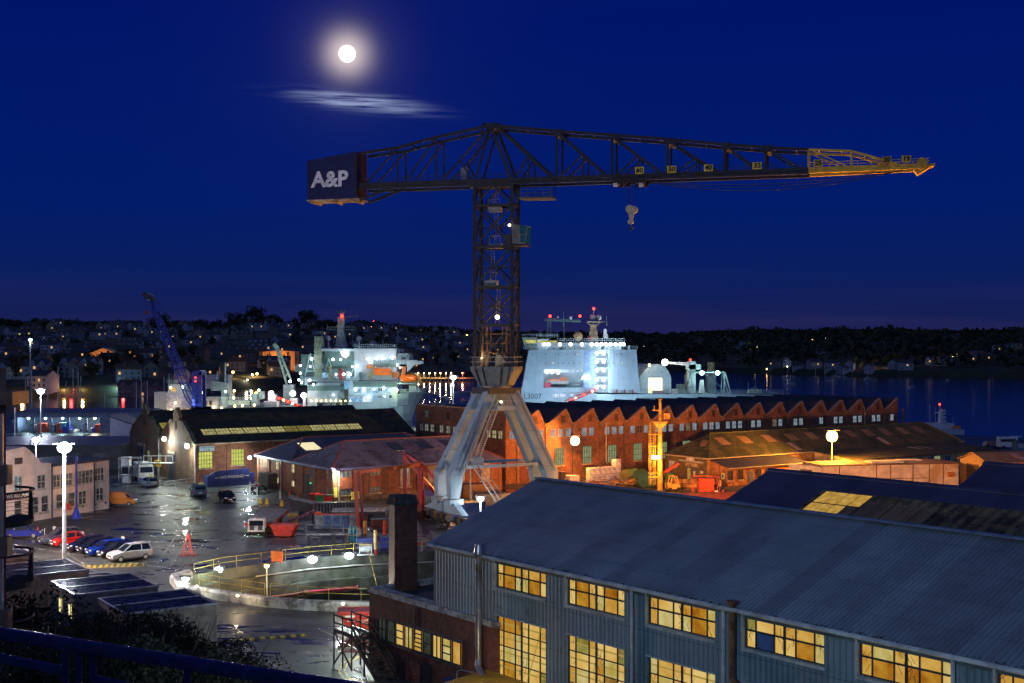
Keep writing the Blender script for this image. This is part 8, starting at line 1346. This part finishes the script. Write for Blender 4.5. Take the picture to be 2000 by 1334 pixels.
for px, py, dx, pw, b, mt, c, lb in ((362,1130,112,300,.4,W_COOL,(.82,1,.95),'white floodlight at the pointed nose of the dry dock'), (427,1111,121,500,.5,W_COOL,(.78,1,.95),'second white floodlight from the left on the dock edge'), (521,1105,122,700,.30,EM('light_amber_dock',(1,.68,.2),14),(1,.6,.12),'orange lamp on a pale post standing in the dock'), (610,1090,127,650,.62,W_COOL,(.75,.95,1),'largest white floodlight in the middle of the far dock edge'), (682,1083,129,650,.58,W_COOL,(.75,.95,1),'white floodlight nearest the gas bottles')):
    p = P(px,py,dx); bz = -4.2 if px == 521 else 0; post(lb, (p.x,dx,bz), (0,0,p.z+.1), 0, mt, pw, c, b, WHT, lo=2.2, g_='floodlights round the dry dock', pr=.07)
for px, py, lb in ((384,1148,'small bright lamp on the white kerb near the dock nose'), (464,1166,'small orange lamp on the white kerb'), (670,1182,'small greenish lamp on the white kerb above the red skip')):
    p = G(px,py,.9); t = thing('kerb_lamp', lb, 'lamp', p, group='small lamps on the dock kerb'); m = MB(); m.ball(p+V((0,0,.1)), .13, 8, 5); m.build('lamp', W_WARM if px == 464 else W_NEUT, t); light(p+V((0,-.4,.45)), 120, (1,.75,.4) if px == 464 else (1,1,.8), t, .1); m = MB(); m.box(p, (.3,.2,.08)); m.build('bracket', FRAME_D, t)
# wall lamps of the workshop and the slate roofed block
for p, b, mt, pw, c, lb, arm in ((GE.w(GE.sx(331),6.7,.9),.38,W_NEUT,1900,(.9,1,.9),'white wall lamp high on the gable wall of the workshop',(0,.7,.2)), (GE.w(32.6,6.2,.9),.38,W_NEUT,1900,(.92,1,.78),'white wall lamp at the corner of the workshop',(.5,.5,.2)), (BF.w(.3,4.1,.7),.26,W_NEUT,1000,(1,1,.7),'white wall lamp at the corner of the slate roofed block',(0,.6,.2)), (BE.w(-.4,4.3,1.2),.28,W_COOL,1500,(.85,1,1),'white lamp on a long bracket at the left end of the slate roofed block',(1.2,1,.2)), (P(1300,1800,80),.1,W_WARM,0,(1,1,1),'',0)):
    if not lb: continue
    t = thing('wall_lamp', lb, 'lamp', p, group='wall lamps'); m = MB(); m.ball(p, b, 12, 7); m.build('lamp', mt, t); m = MB(); m.bar(p+V((0,0,b)), p+V(arm)+V((0,0,b)), .08); m.box(p+V((0,0,b+.06)), (b*1.8,b*1.8,.1)); m.build('bracket', FRAME_D, t); light(p+V((-.1,-b-.3,-.2)), pw, c, t, .25)
t = thing('wall_lamp', 'assumed lamp on the hidden side of the brick annex, added to light the road', 'lamp', (-9.4,85.5,4.5), group='wall lamps'); m = MB(); m.box((-9.42,85.5,4.6), (.3,.3,.2)); m.bar((-9.42,85.5,4.7), (-8.9,85.0,4.7), .08); m.build('lamp', W_COOL, t); light(V((-10.9,87.0,3.1)), 1900, (.84,1,.88), t, .25)  # unseen lamp, assumed and added; its light stands off the wall toward the skip
post('added sodium lamp out of sight behind the shed roof ridge, brightening the brick works', (14.6,140,0), (0,0,4.6), 0, EM('light_orange', (1,.60,.10), 16), 0, (1,.40,.10), .3)  # unseen post, added to go with the spot on the brick wall
light(V((14.6,141,4.2)), 135000, (1,.31,.05), None, .4, 95, V((36,224,6)))  # added spot, evens out the orange light along the brick wall
post('added sodium lamp out of view on the left, brightening the cream office', (-56,122,0), (0,0,9), 0, W_SOD, 34000, (1,.68,.50), .3)  # unseen lamp added to boost the light on the office
t = thing('assumed_bank_lamp', 'assumed tall lamp out of view on the bank left of the terrace, added to light the shed', 'street lamp', (-14,18,8)); m = MB(); m.tube((-14,18,8), (-14,18,19), .12); m.build('post', PIPE, t); light(V((-13.8,18.2,18.8)), 17000, (.62,.85,1), t, .4, 62, V((14,64,6)))  # unseen post with an added spot, assumed source of the light on the shed
post('assumed sodium lamp post out of sight behind the left crane legs, added to light the slate roofs', (-5.6,166,0), (0,0,10.0), 0, EM('light_orange', (1,.60,.10), 16), 8000, (1,.38,.08), .3, sp=1)  # unseen lamp, assumed and added to turn the slate roofed block orange
post('assumed sodium lamp out of sight behind the dark blue roof, added to light the white panels', (50,150,0), (0,0,5.2), 0, EM('light_orange', (1,.60,.10), 16), 85000, (1,.42,.09), .3)  # assumed lamp, never in view, added to throw orange onto the white block
# ------------------------------------------------------------------ near railing on the terrace
BR = M('rail_navy', (.02,.025,.14), .2, .3, var=.3, scale=20, dirt=(.03,.03,.10), bump=.7, bscale=260); t = thing('terrace_railing', 'dark blue wet metal railing across the bottom left corner', 'railing', (-1.3,4.3,19.8)); r0 = P(-120,1218,4.75); r1 = P(760,1357,3.8); m = MB(); m.tube(r0, r1, .025, n=14); m.build('top_rail', BR, t, True)
def onrail(px, o=0): 
    k = (px-CX)/F; d = r1-r0; s = (k*r0.y-r0.x)/(d.x-k*d.y); return r0+d*s
for px in (128,154,183,366,560): p = onrail(px); m = MB(); m.tube(p-V((0,0,.95)), p, .0135, n=10); m.build('baluster', BR, t, True)
m = MB(); dz = V((0,0,-.13)); a, b = onrail(-60)-V((0,0,.09)), onrail(125)-V((0,0,.098)); m.tube(a, b, .018, n=10); a, b = onrail(186)-V((0,0,.115)), onrail(366)-V((0,0,.12)); m.tube(a, b, .018, n=10); m.build('lower_rail', BR, t, True)
m = MB(); a, b = onrail(-60)-V((0,0,.32)), onrail(366)-V((0,0,.32)); m.tube(a, b, .015, n=8); a, b = onrail(366)-V((0,0,.95)), onrail(-100)-V((0,0,.95)); m.tube(a, b, .02, n=8); m.build('bottom_rail', BR, t, True)
# ------------------------------------------------------------------ moon
c = MOON*9000+V((0,0,EYE)); m = MB(); m.ball(c, 60, 32, 20); o = m.build('moon', EM('moonlit', (1,.97,.92), 2.2), smooth=True); tag(o, 'full moon glowing above the streak of cloud', 'moon')
# ------------------------------------------------------------------ marina sheds on the left
t = thing('marina_workshop', 'long grey marina workshop with open brightly lit bays', 'workshop', (-125,325,0)); MF = Fr(V((-130,322)), V((1,.0))); GB = M('marina_grey', (.14,.17,.26), .6); m = MB(); MF.box(m, 0, 34, 0, 5.2, -12, -11.6); MF.box(m, 0, .4, 0, 5.2, -11.6, 0); MF.box(m, 22, 22.4, 0, 5.2, -11.6, 0); MF.box(m, 33.6, 34, 0, 5.2, -11.6, 0); MF.box(m, 22.4, 25, 0, 5.2, -.3, 0); MF.box(m, 29.2, 33.6, 0, 5.2, -.3, 0); MF.box(m, 25, 29.2, 4.2, 5.2, -.3, 0); MF.box(m, .4, 22, 4.0, 5.2, -.3, 0); m.build('wall', GB, t); m = MB(); MF.box(m, -.3, 34.3, 5.2, 5.4, -12.3, .3); m.prism([MF.w(-.3,5.4,.2), MF.w(-.3,5.9,-12), MF.w(-.3,5.4,-12)], (34.6,0,0)); m.build('roof', M('marina_roof', (.07,.09,.16), .5), t)
m = MB(); [MF.box(m, a-.2, a+.2, 0, 4.0, -.3, .0) for a in (4.6,9.2,13.8,18.4)]; m.build('column', GB, t); r = random.Random(6)
for k in range(26): a = r.uniform(.8,28.8); h = r.uniform(.6,2.6); mt = [WHT, M('cont_blue',(.04,.07,.42),.5,var=.2), GRY2, M('stock_teal',(.1,.3,.35),.5), RB][r.randrange(5)]; m = MB(); MF.box(m, a, a+r.uniform(.5,1.6), 0, h, -r.uniform(2,9), -r.uniform(.8,1.9)); (m.build('stock', mt, t) if not 21 < a < 25 else None)
for a in (2.5,7,11.5,16,20,27): p = MF.w(a,3.7,-2); m = MB(); m.ball(p, .35, 8, 5); m.build('lamp', W_CYAN if a < 20 else W_NEUT, t); light(p+V((0,-.1,-.6)), 750, (.6,.9,1) if a < 20 else (1,.9,.7), t, .3)
t = thing('white_gabled_shed', 'pale lilac walled shed with a sloping roof left of the workshop gables', 'shed', (-88,290,0)); VF = Fr(V((-92.2,282)), V((1,.12))); m = MB(); VF.poly(m, [(0,0),(0,6.2),(8.0,3.4),(8.0,0)], -14, 0); m.build('wall', M('lilac_wall', (.50,.46,.55), .6, var=.1), t); m = MB(); w = VF.w; m.hexa([w(-.3,6.35,.3), w(14,1.4,.3), w(14,1.4,-14), w(-.3,6.35,-14), w(-.3,6.5,.3), w(14,1.6,.3), w(14,1.6,-14), w(-.3,6.5,-14)]); m.build('roof', M('navy_roof', (.04,.05,.13), .5), t)
t = thing('dark_store', 'dark flat roofed store behind the cream office', 'store', (-94,225,0)); QF = Fr(V((-93,222)), V((1,.05))); m = MB(); QF.box(m, -6, 22, 0, 4.2, -22, 0); m.build('wall', M('store_wall', (.07,.07,.085), .7), t); m = MB(); QF.box(m, -6.3, 22.3, 4.2, 4.5, -22.3, .3); m.build('roof', M('store_roof', (.07,.07,.14), .5), t); m = MB(); [QF.box(m, a, a+3, .0, 3, .01, .1) for a in (0,6,12,17)]; m.build('shutter', M('shutter', (.1,.1,.12), .5), t)
t = thing('yard_shed', 'low blue shed with a lit strip left of the pale lilac shed', 'shed', (-98,262,0)); m = MB(); m.box((-96,262,1.5), (9,5,3.0)); m.build('wall', M('deep_blue_wall', (.03,.05,.22), .5), t); m = MB(); m.box((-96,262,3.1), (9.4,5.4,.2)); m.build('roof', M('store_roof', (.07,.07,.14), .5), t)
t = thing('flagpole', 'thin white flagpole beside the apartment block', 'pole', G(29,862)); g = G(29,862); m = MB(); m.tube(g, g+V((0,0,8)), .09); m.build('shaft', WHT, t); m = MB(); m.box(g+V((.1,0,7.4)), (.25,.05,.7)); m.build('flag', RB, t)
# lamps and small craft of the marina quay
for px, py, d, pw, lb in ((198,807,378,1800,'white quay lamp above the right hand lit bay'), (245,806,378,1800,'white quay lamp left of the pointed workshop gable'), (181,811,378,700,'dim warm quay lamp beside the lit bay'), (302,803,372,500,'warm quay lamp left of the pale grey ship'), (321,805,372,500,'second warm quay lamp left of the pale grey ship')):
    p = P(px,py,d); post(lb, (p.x,d,-3 if d > 375 else 0), (0,0,p.z), 0, W_NEUT if pw > 1000 else W_WARM, pw, (1,.95,.85) if pw > 1000 else (1,.75,.4), .6 if pw > 1000 else .4, g_='quay lamps by the marina')
BT = 'small boats moored in the harbour'
def boat(label, px, d, L_=9, mast=0, rz=0, cab=True, group=BT):
    x = (px-CX)/F*d; t = thing('moored_boat', label, 'boat', (x,d,-3.5), rz, group); ROOT[t.name] = Matrix.Identity(4); h = L_/2; b = L_*.16; m = MB()
    st_ = [(-h,.85*b,.9),(-h*.3,b,.85),(h*.4,.8*b,1.0),(h,.05,1.3)]
    for (x0,b0,z0),(x1,b1,z1) in zip(st_[:-1], st_[1:]): m.hexa([(x0,-b0*.5,-.2),(x1,-b1*.5,-.2),(x1,b1*.5,-.2),(x0,b0*.5,-.2),(x0,-b0,z0),(x1,-b1,z1),(x1,b1,z1),(x0,b0,z0)])
    m.build('hull', SHW, t)
    if cab: m = MB(); m.hexa([(-h*.35,-b*.6,.8),(h*.3,-b*.5,.9),(h*.3,b*.5,.9),(-h*.35,b*.6,.8),(-h*.3,-b*.5,1.5),(h*.15,-b*.4,1.45),(h*.15,b*.4,1.45),(-h*.3,b*.5,1.5)]); m.build('cabin', M('boat_cabin',(.3,.3,.32),.4), t)
    if mast: m = MB(); m.tube((h*.1,0,.8), (h*.1,0,mast), .19, .13, 6); m.bar((h*.1,0,2.0), (-h*.7,0,2.0), .12); m.bar((h*.1,-b*.8,mast*.6),(h*.1,b*.8,mast*.6),.05); m.build('mast', WHT, t); m = MB(); m.bar((h,0,1.3),(h*.1,0,mast*.95),.03); m.bar((-h,0,1),(h*.1,0,mast*.97),.03); m.build('stay', FRAME_D, t)
    return t
nth = ['leftmost','second','third','fourth','fifth','sixth','seventh','eighth','ninth','tenth','eleventh','twelfth','thirteenth','fourteenth']
for k, (px, mh) in enumerate(((48,14),(60,17),(92,12),(112,18),(128,13),(142,17.5),(152,16.5),(158,15),(205,10),(267,13),(277,13.5),(289,13),(322,15))): boat(nth[k]+' yacht from the left in the marina, '+('tall' if mh > 14 else 'shorter')+' bare mast', px, 432+(k*7)%40, 10, mh*1.05, 1.2+.1*k, group='yachts moored in the marina')
for k, (px, d, mh) in enumerate(((1460,620,9),(1694,1060,14),(1526,640,0),(1500,700,3),(1545,900,8),(1593,1150,14),(1620,1000,2),(1632,1180,10),(1780,820,0),(870,640,0),(840,700,6),(905,720,0),(880,560,0),(858,560,0),(925,600,4),(1475,800,10),(1370,1300,9),(1540,1120,11),(1740,1250,9),(1850,1020,0))): boat(nth[k % 14]+(' small boat' if not mh else ' small sailing boat')+' riding at a mooring in the '+('right hand' if px > 1400 else 'central' if px > 1000 else 'lamplit')+' water'+(', farther set' if k > 13 else ''), px, d, 8+k%3*2, mh, k*.9)
# two beacons in the gap
for px, d, lb in ((850,352,'pale tripod frame on the quay edge beside the brick works'), (867,353,'small second frame beside the pale tripod')):
    g = P(px,795,d); g.z = 0; s_ = 1 if px == 850 else .45; bx(lb, 'tripod_frame', 'frame', [('leg', M('davit_green', (.45,.62,.58), .5), [('b',(x,y,0),(x*.3,0,4.6*s_),.25)]) for x, y in ((-2.2*s_,-1),(2.2*s_,-1),(0,1.5))]+[('head', M('davit_green', (.45,.62,.58), .5), [((0,0,4.7*s_),(3.2*s_,.8,.4))])], (g.x,g.y,0))
# pier with lamps
t = thing('pier', 'low pier carrying a row of orange lamps across the water', 'pier', P(860,737,1010)); m = MB(); a, b = P(812,737.5,1010), P(926,737.5,1010); m.hexa([a+V((0,0,-.8)), b+V((0,0,-.8)), b+V((0,5,-.8)), a+V((0,5,-.8)), a, b, b+V((0,5,0)), a+V((0,5,0))]); m.build('deck', M('pier_deck',(.5,.38,.25),.7), t); m = MB(); [m.tube(a.lerp(b,k/16)-V((0,0,8)), a.lerp(b,k/16), .4, n=6) for k in range(17)]; m.build('pile', FRAME_D, t)
for k, px in enumerate((817,828,839,850,860,871,881,903)): p = P(px,728,1009); post(nth[k]+' orange lamp from the left along the pier', (p.x,1009,p.z-3.6), (0,0,p.z), 0, EM('light_pier', (1,.60,.22), 22), 2600, (1,.6,.25), .6, g_='orange lamps along the pier')
post('red lamp at the right end of the pier', (P(904,728,1005).x,1005,-1), (0,0,P(904,728,1005).z), 0, EM('light_red_far', (1,.05,.03), 25), 3000, (1,.05,.05), .8, g_='orange lamps along the pier')
# far waterfront and hillside lamps: (px, py, t) t = depth fraction up the hill
def shore(px, t): d0, d1 = lerp_t(SH, px), lerp_t(RD, px); return d0+t*(d1-d0)
OB = EM('light_town_orange', (1,.55,.15), 14); WBm = EM('light_town_white', (1,.88,.62), 12); CBm = EM('light_town_cyan', (.6,1,.95), 16); RBm = EM('light_town_red', (1,.05,.03), 14)
big = [(455,727,.03,1.5,OB,9000,(1,.5,.12)),(502,730,.035,1.5,OB,9000,(1,.5,.12)),(493,732,.03,1.3,WBm,5000,(1,.8,.4)),(483,742,.01,1.1,WBm,2500,(1,.9,.7)),(240,755,.01,1.3,CBm,9000,(.5,1,1)),(244,750,.02,.6,OB,400,(1,.6,.2)),(130,763,.01,.9,OB,2500,(1,.6,.2)),(165,760,.01,.9,OB,2500,(1,.6,.2)),(143,761,.005,.8,RBm,900,(1,.05,.05)),(143,768,.005,.8,RBm,900,(1,.05,.05)),(244,779,-.02,.7,RBm,900,(1,.05,.05)),(90,757,.01,1.1,OB,4000,(1,.65,.25)),(48,767,.005,1.0,OB,2500,(1,.5,.2)),(53,658,.88,1.5,CBm,8000,(.7,1,.9)),(65,658,.88,1.2,WBm,5000,(.9,1,.9)),(130,662,.8,1.2,OB,9000,(1,.5,.1)),(137,656,.85,.8,OB,0,0),(47,677,.6,.9,OB,1200,(1,.6,.2)),(192,662,.75,1.0,WBm,0,0),(223,664,.75,.9,WBm,0,0),(117,634,.95,.9,WBm,0,0),(85,631,1.02,.8,CBm,0,0),(177,651,.85,.9,OB,1500,(1,.4,.1)),(148,641,.9,.8,OB,0,0),(202,646,.9,.7,OB,0,0),(290,713,.25,.8,RBm,300,(1,.1,.05)),(345,673,.6,1.2,OB,7000,(1,.6,.2)),(371,669,.7,1.2,WBm,5000,(1,.75,.35)),(358,681,.55,.8,OB,900,(1,.6,.2)),(415,672,.65,1.2,WBm,3000,(1,.8,.4)),(414,698,.35,1.2,WBm,3000,(1,.8,.4)),(394,646,.92,1.0,OB,3000,(1,.6,.2)),(401,652,.9,.8,OB,0,0),(455,663,.7,.7,OB,0,0),(485,644,.95,1.0,OB,3000,(1,.6,.2)),(540,656,.85,1.4,OB,9000,(1,.55,.15)),(595,681,.55,1.4,OB,9000,(1,.6,.2)),(617,638,.99,.9,OB,0,0),(622,635,1.0,1.1,WBm,0,0),(551,640,.98,.9,OB,0,0),(511,632,1.02,.7,OB,0,0),(726,638,.99,1.2,OB,0,0),(738,641,.97,1.1,OB,0,0),(761,638,1.0,.8,CBm,0,0),(730,628,1.04,.8,RBm,0,0),(714,675,.6,.8,OB,0,0),(755,672,.62,.9,OB,0,0),(797,669,.7,1.1,OB,0,0),(800,677,.6,.9,OB,0,0),(798,681,.55,1.8,EM('light_tree_yellow',(.8,.65,.1),6),9000,(.9,.7,.15)),(797,686,.5,1.2,OB,0,0),(829,650,.95,1.2,OB,6000,(1,.6,.15)),(834,650,.94,1.1,WBm,0,0),(828,655,.88,1.1,OB,6000,(1,.55,.1)),(829,661,.8,1.0,OB,0,0),(822,665,.75,.8,OB,0,0),(852,654,.92,1.1,OB,0,0),(883,656,.9,1.0,OB,0,0),(890,655,.92,1.0,OB,0,0),(870,656,.9,.8,CBm,0,0),(912,655,.93,1.0,OB,0,0),(906,664,.82,1.0,OB,2500,(1,.5,.15)),(900,666,.8,.7,RBm,0,0),(778,664,.75,.9,RBm,0,0),(860,698,.35,1.6,EM('light_tree_orange',(1,.45,.12),6),6000,(1,.45,.1)),(899,701,.3,1.3,OB,4000,(1,.35,.1)),(844,707,.25,.7,OB,0,0),(910,720,.1,.8,WBm,0,0),(938,697,.3,.9,OB,0,0),(1020,695,.3,1.6,WBm,0,0),(1024,730,.05,.8,OB,0,0),(600,672,.63,.8,OB,0,0),(605,652,.88,.9,OB,0,0),(430,697,.33,.8,OB,0,0),(451,702,.3,.9,WBm,0,0),(512,706,.25,.9,OB,0,0),(523,706,.25,.9,OB,0,0),(530,648,.93,.7,OB,0,0),(20,704,.3,.6,RBm,0,0),(332,665,.75,.8,CBm,0,0),(317,684,.5,.7,WBm,0,0),(288,714,.2,.7,OB,0,0),(280,715,.2,.6,OB,0,0),(1257,678,.5,1.2,WBm,0,0),(1259,682,.45,.9,OB,0,0),(1265,702,.15,.8,CBm,0,0),(1261,701,.17,.8,CBm,0,0),(1414,657,.85,.8,OB,0,0),(1474,681,.4,1.6,WBm,2500,(1,.8,.4)),(1586,662,.8,1.0,OB,0,0),(1611,661,.82,1.0,WBm,0,0),(1585,666,.75,.8,OB,0,0),(1693,718,.02,1.4,WBm,2500,(1,.8,.4)),(1748,712,.06,1.2,OB,5000,(1,.6,.2)),(1858,699,.25,2.2,EM('light_tree_amber',(.9,.6,.15),4),4000,(1,.7,.2)),(1802,704,.2,.8,OB,0,0),(1561,717,.03,.8,CBm,0,0),(1505,719,.02,.9,RBm,0,0),(1512,720,.02,.9,RBm,0,0),(1498,721,.01,1.0,OB,0,0),(1474,712,.08,.9,OB,0,0),(1538,716,.03,.7,WBm,0,0),(1700,722,.01,.9,WBm,0,0),(1891,702,.22,1.2,OB,0,0),(1925,702,.22,1.0,WBm,0,0),(1925,695,.3,1.2,CBm,0,0),(1933,702,.2,1.0,CBm,0,0)]
big.sort(key=lambda b: b[0]); names = {id(OB):'orange', id(WBm):'white', id(CBm):'greenish white', id(RBm):'red'}
for k, (px, py, tt, r_, mt, pw, c) in enumerate(big):
    d = shore(px, tt); p = P(px, py, d); zb_ = hz(px, d); s_ = 'small '+names.get(id(mt), 'amber')+' lamp number %d counted from the left on the far shore' % (k+1)
    if px < 1030: w_ = 'left hillside'
    base = V((p.x, d, min(zb_, p.z-2)))
    t = thing('far_lamp', s_, 'lamp', base, group='lamps on the far shores'); m = MB(); m.ball(p, r_*.72*d/1100, 8, 5); m.build('lamp', mt, t); m = MB(); m.tube(base, p-V((0,0,.3)), .2, n=5); m.build('post', FRAME_D, t)
    if pw: light(p+V((0,-3,1.5)), pw*(1.3 if d > 900 else .7), c, t, .8)
# ------------------------------------------------------------------ town houses
HR = M('town_roof', (.045,.045,.055), .7); HRB = M('town_roof_brown', (.07,.045,.035), .7); WDK = M('town_pane', (.03,.035,.05), .3); WLT = EM('town_lit', (1,.58,.2), .8)
hw = {'white': M('town_white', (.26,.28,.34), .8, var=.1), 'cream': M('town_cream', (.24,.20,.16), .8, var=.1), 'grey': M('town_grey', (.12,.13,.16), .8), 'brick': M('town_brick', (.10,.05,.035), .8), 'blue': M('town_blue', (.10,.15,.26), .8)}
def house_proto(kind, col, lit, seed):
    t = thing('town_house', 'x', 'house'); ROOT[t.name] = Matrix.Identity(4); r = random.Random(seed); W_, D_, H_ = {'terrace':(24,9,6.2),'gabled':(9,11,5.8),'block':(14,9,6.6),'bungalow':(12,9,3.2)}[kind]; h = W_/2
    m = MB(); rf = MB()
    if kind == 'gabled': m.prism([(-h,-D_/2,-6),(h,-D_/2,-6),(h,-D_/2,H_),(0,-D_/2,H_+3.6),(-h,-D_/2,H_)], (0,D_,0)); [rf.hexa([(s*(h+.4),-D_/2-.4,H_-.25),(s*(h+.4),D_/2+.4,H_-.25),(0,D_/2+.4,H_+3.65),(0,-D_/2-.4,H_+3.65),(s*(h+.4),-D_/2-.4,H_+.05),(s*(h+.4),D_/2+.4,H_+.05),(0,D_/2+.4,H_+3.95),(0,-D_/2-.4,H_+3.95)]) for s in (-1,1)]
    else:
        m.prism([(-h,-D_/2,-6),(-h,D_/2,-6),(-h,D_/2,H_),(-h,0,H_+2.8),(-h,-D_/2,H_)], (W_,0,0)); [rf.hexa([(-h-.3,s*(D_/2+.4),H_-.25),(h+.3,s*(D_/2+.4),H_-.25),(h+.3,0,H_+2.85),(-h-.3,0,H_+2.85),(-h-.3,s*(D_/2+.4),H_+.05),(h+.3,s*(D_/2+.4),H_+.05),(h+.3,0,H_+3.1),(-h-.3,0,H_+3.1)]) for s in (-1,1)]
    m.build('wall', hw[col], t); rfo = rf.build('roof', HR if seed % 3 else HRB, t); n_ = {'terrace':2,'gabled':1,'block':2,'bungalow':1}[kind]
    for k in range(n_): m = MB(); m.box((-h+W_*(k+.5)/n_+(1.5 if n_ > 1 else 2), 0, H_+3.2), (1.1,1.5,2.0)); m.build('chimney', hw['brick'], rfo)
    nx = {'terrace':8,'gabled':2,'block':4,'bungalow':3}[kind]
    for j in range(1 if H_ < 4 else 2):
        for i in range(nx): l = r.random() < lit*.6; m = MB(); m.box((-h+W_*(i+.5)/nx, -D_/2-.03, 1.5+j*2.8), (1.3,.12,1.5)); m.build('window', WLT if l else WDK, t)
    m = MB(); m.box((-h+W_*.25,-D_/2-.04,1.0), (1.0,.14,2.1)); m.build('door', WDK, t)
    if kind == 'terrace': m = MB(); [m.prism([(-h+W_*(k+.5)/4-2.2,-D_/2-.6,H_-.3),(-h+W_*(k+.5)/4+2.2,-D_/2-.6,H_-.3),(-h+W_*(k+.5)/4,-D_/2-.6,H_+2.2)], (0,4,0)) for k in range(4)]; m.build('dormer', hw[col], t)
    return t
specs = [('terrace','white',.06,1),('terrace','cream',.08,2),('gabled','white',.15,3),('gabled','cream',.2,4),('block','white',.1,5),('block','grey',.12,6),('block','brick',.18,7),('gabled','grey',.1,8),('terrace','grey',.05,9),('bungalow','white',.15,10),('block','blue',.05,12),('gabled','brick',.25,13)]
HPs = [house_proto(*s) for s in specs]; hu = [0]*len(specs); r = random.Random(77); plan = []
rowsT = [.012,.05,.10,.155,.215,.28,.35,.43,.52,.62,.73,.84,.93]; rn = ['waterfront row','first row above the water','second row above the water','third row above the water','fourth row above the water','fifth row up','sixth row up','middle row of the slope','eighth row up','upper slope','fourth row below the skyline','second row below the skyline','row just below the skyline']
for j, tt in enumerate(rowsT):
    px = r.uniform(0, 25); end = 560 if j < 2 else 900 if j < 6 else 925
    while px < end:
        k = r.choices(range(len(specs)), [3,2,3,2,3,3,2,2,2,1,1,1])[0]; d = shore(px, tt+r.uniform(-.012,.012)); wd = {'terrace':24,'gabled':9,'block':14,'bungalow':12}[specs[k][0]]*F/d
        if r.random() < .66 and not (690 < px < 990 and j == 0): plan.append((j, px+wd/2, k, d))
        px += wd+r.uniform(3, 26)
for px, tt, k in ((1700,.012,9),(1745,.03,2),(1772,.05,9),(1768,.02,4),(1832,.10,0),(1845,.1,4),(1830,.13,9),(1895,.16,3),(1910,.17,2),(1925,.16,6),(1905,.2,0),(1942,.2,9),(1960,.33,0),(1985,.35,1),(1650,.01,9),(1660,.015,2),(1560,.02,9),(1515,.02,5),(1590,.03,4),(1435,.4,9),(1455,.42,4),(1605,.3,9),(1995,.55,2),(1470,.4,9),(1535,.04,2),(1625,.02,4)): plan.append((20, px, k, shore(px, tt)))
from collections import Counter
cnt = Counter()
plan.sort(key=lambda a: (a[0], a[1]))
for j, px, k, d in plan:
    kind, col = specs[k][:2]; cnt[j] += 1; n = cnt[j]; rd = ['th','st','nd','rd'][n % 10 if n % 10 < 4 and not 10 < n % 100 < 14 else 0]
    lb = f"{col} {kind if kind != 'block' else 'two storey'} house, {n}{rd} from the left " + ('on the right hand far shore' if j == 20 else 'in the '+rn[j])
    place(HPs[k], hu[k], ((px-CX)/F*d, d, hz(px, d)+.3), r.choice([-.45,-.2,0,0,.15,.4,.9]), lb, 'houses on the hillside across the water'); hu[k] += 1
for k, hp_ in enumerate(HPs):
    if not hu[k]: raise RuntimeError('unused house proto')
# orange lit landmark buildings
for px, tt, lb in ((202,.16,'small house with a floodlit orange pediment on the lower slope'), (545,.10,'floodlit orange pillared hall behind the green ship crane')):
    d = shore(px, tt); x = (px-CX)/F*d; z = hz(px, d); t = thing('pediment_house' if px < 300 else 'pillared_hall', lb, 'building', (x,d,z)); W_ = 18 if px < 300 else 30; H_ = 9 if px < 300 else 12; m = MB(); m.box((x,d+6,z+H_/2-2), (W_,12,H_+4)); m.build('wall', M('hall_cream', (.5,.35,.2), .8), t); m = MB(); m.prism([(x-W_/2-1,d-1,z+H_),(x+W_/2+1,d-1,z+H_),(x,d-1,z+H_+(4 if px < 300 else 1.2))], (0,14,0)); m.build('roof', M('hall_cream', (.5,.35,.2), .8), t)
    for k in range(5): m = MB(); m.tube((x-W_/2+W_*(k+.5)/5,d-.7,z-1), (x-W_/2+W_*(k+.5)/5,d-.7,z+H_), .6, n=10); m.build('column', M('hall_cream', (.5,.35,.2), .8), t)
    light(V((x,d-7,z+4)), 5200 if px < 300 else 12000, (1,.35,.05), t, .5)
# ------------------------------------------------------------------ tidy: no left-over empty prototypes
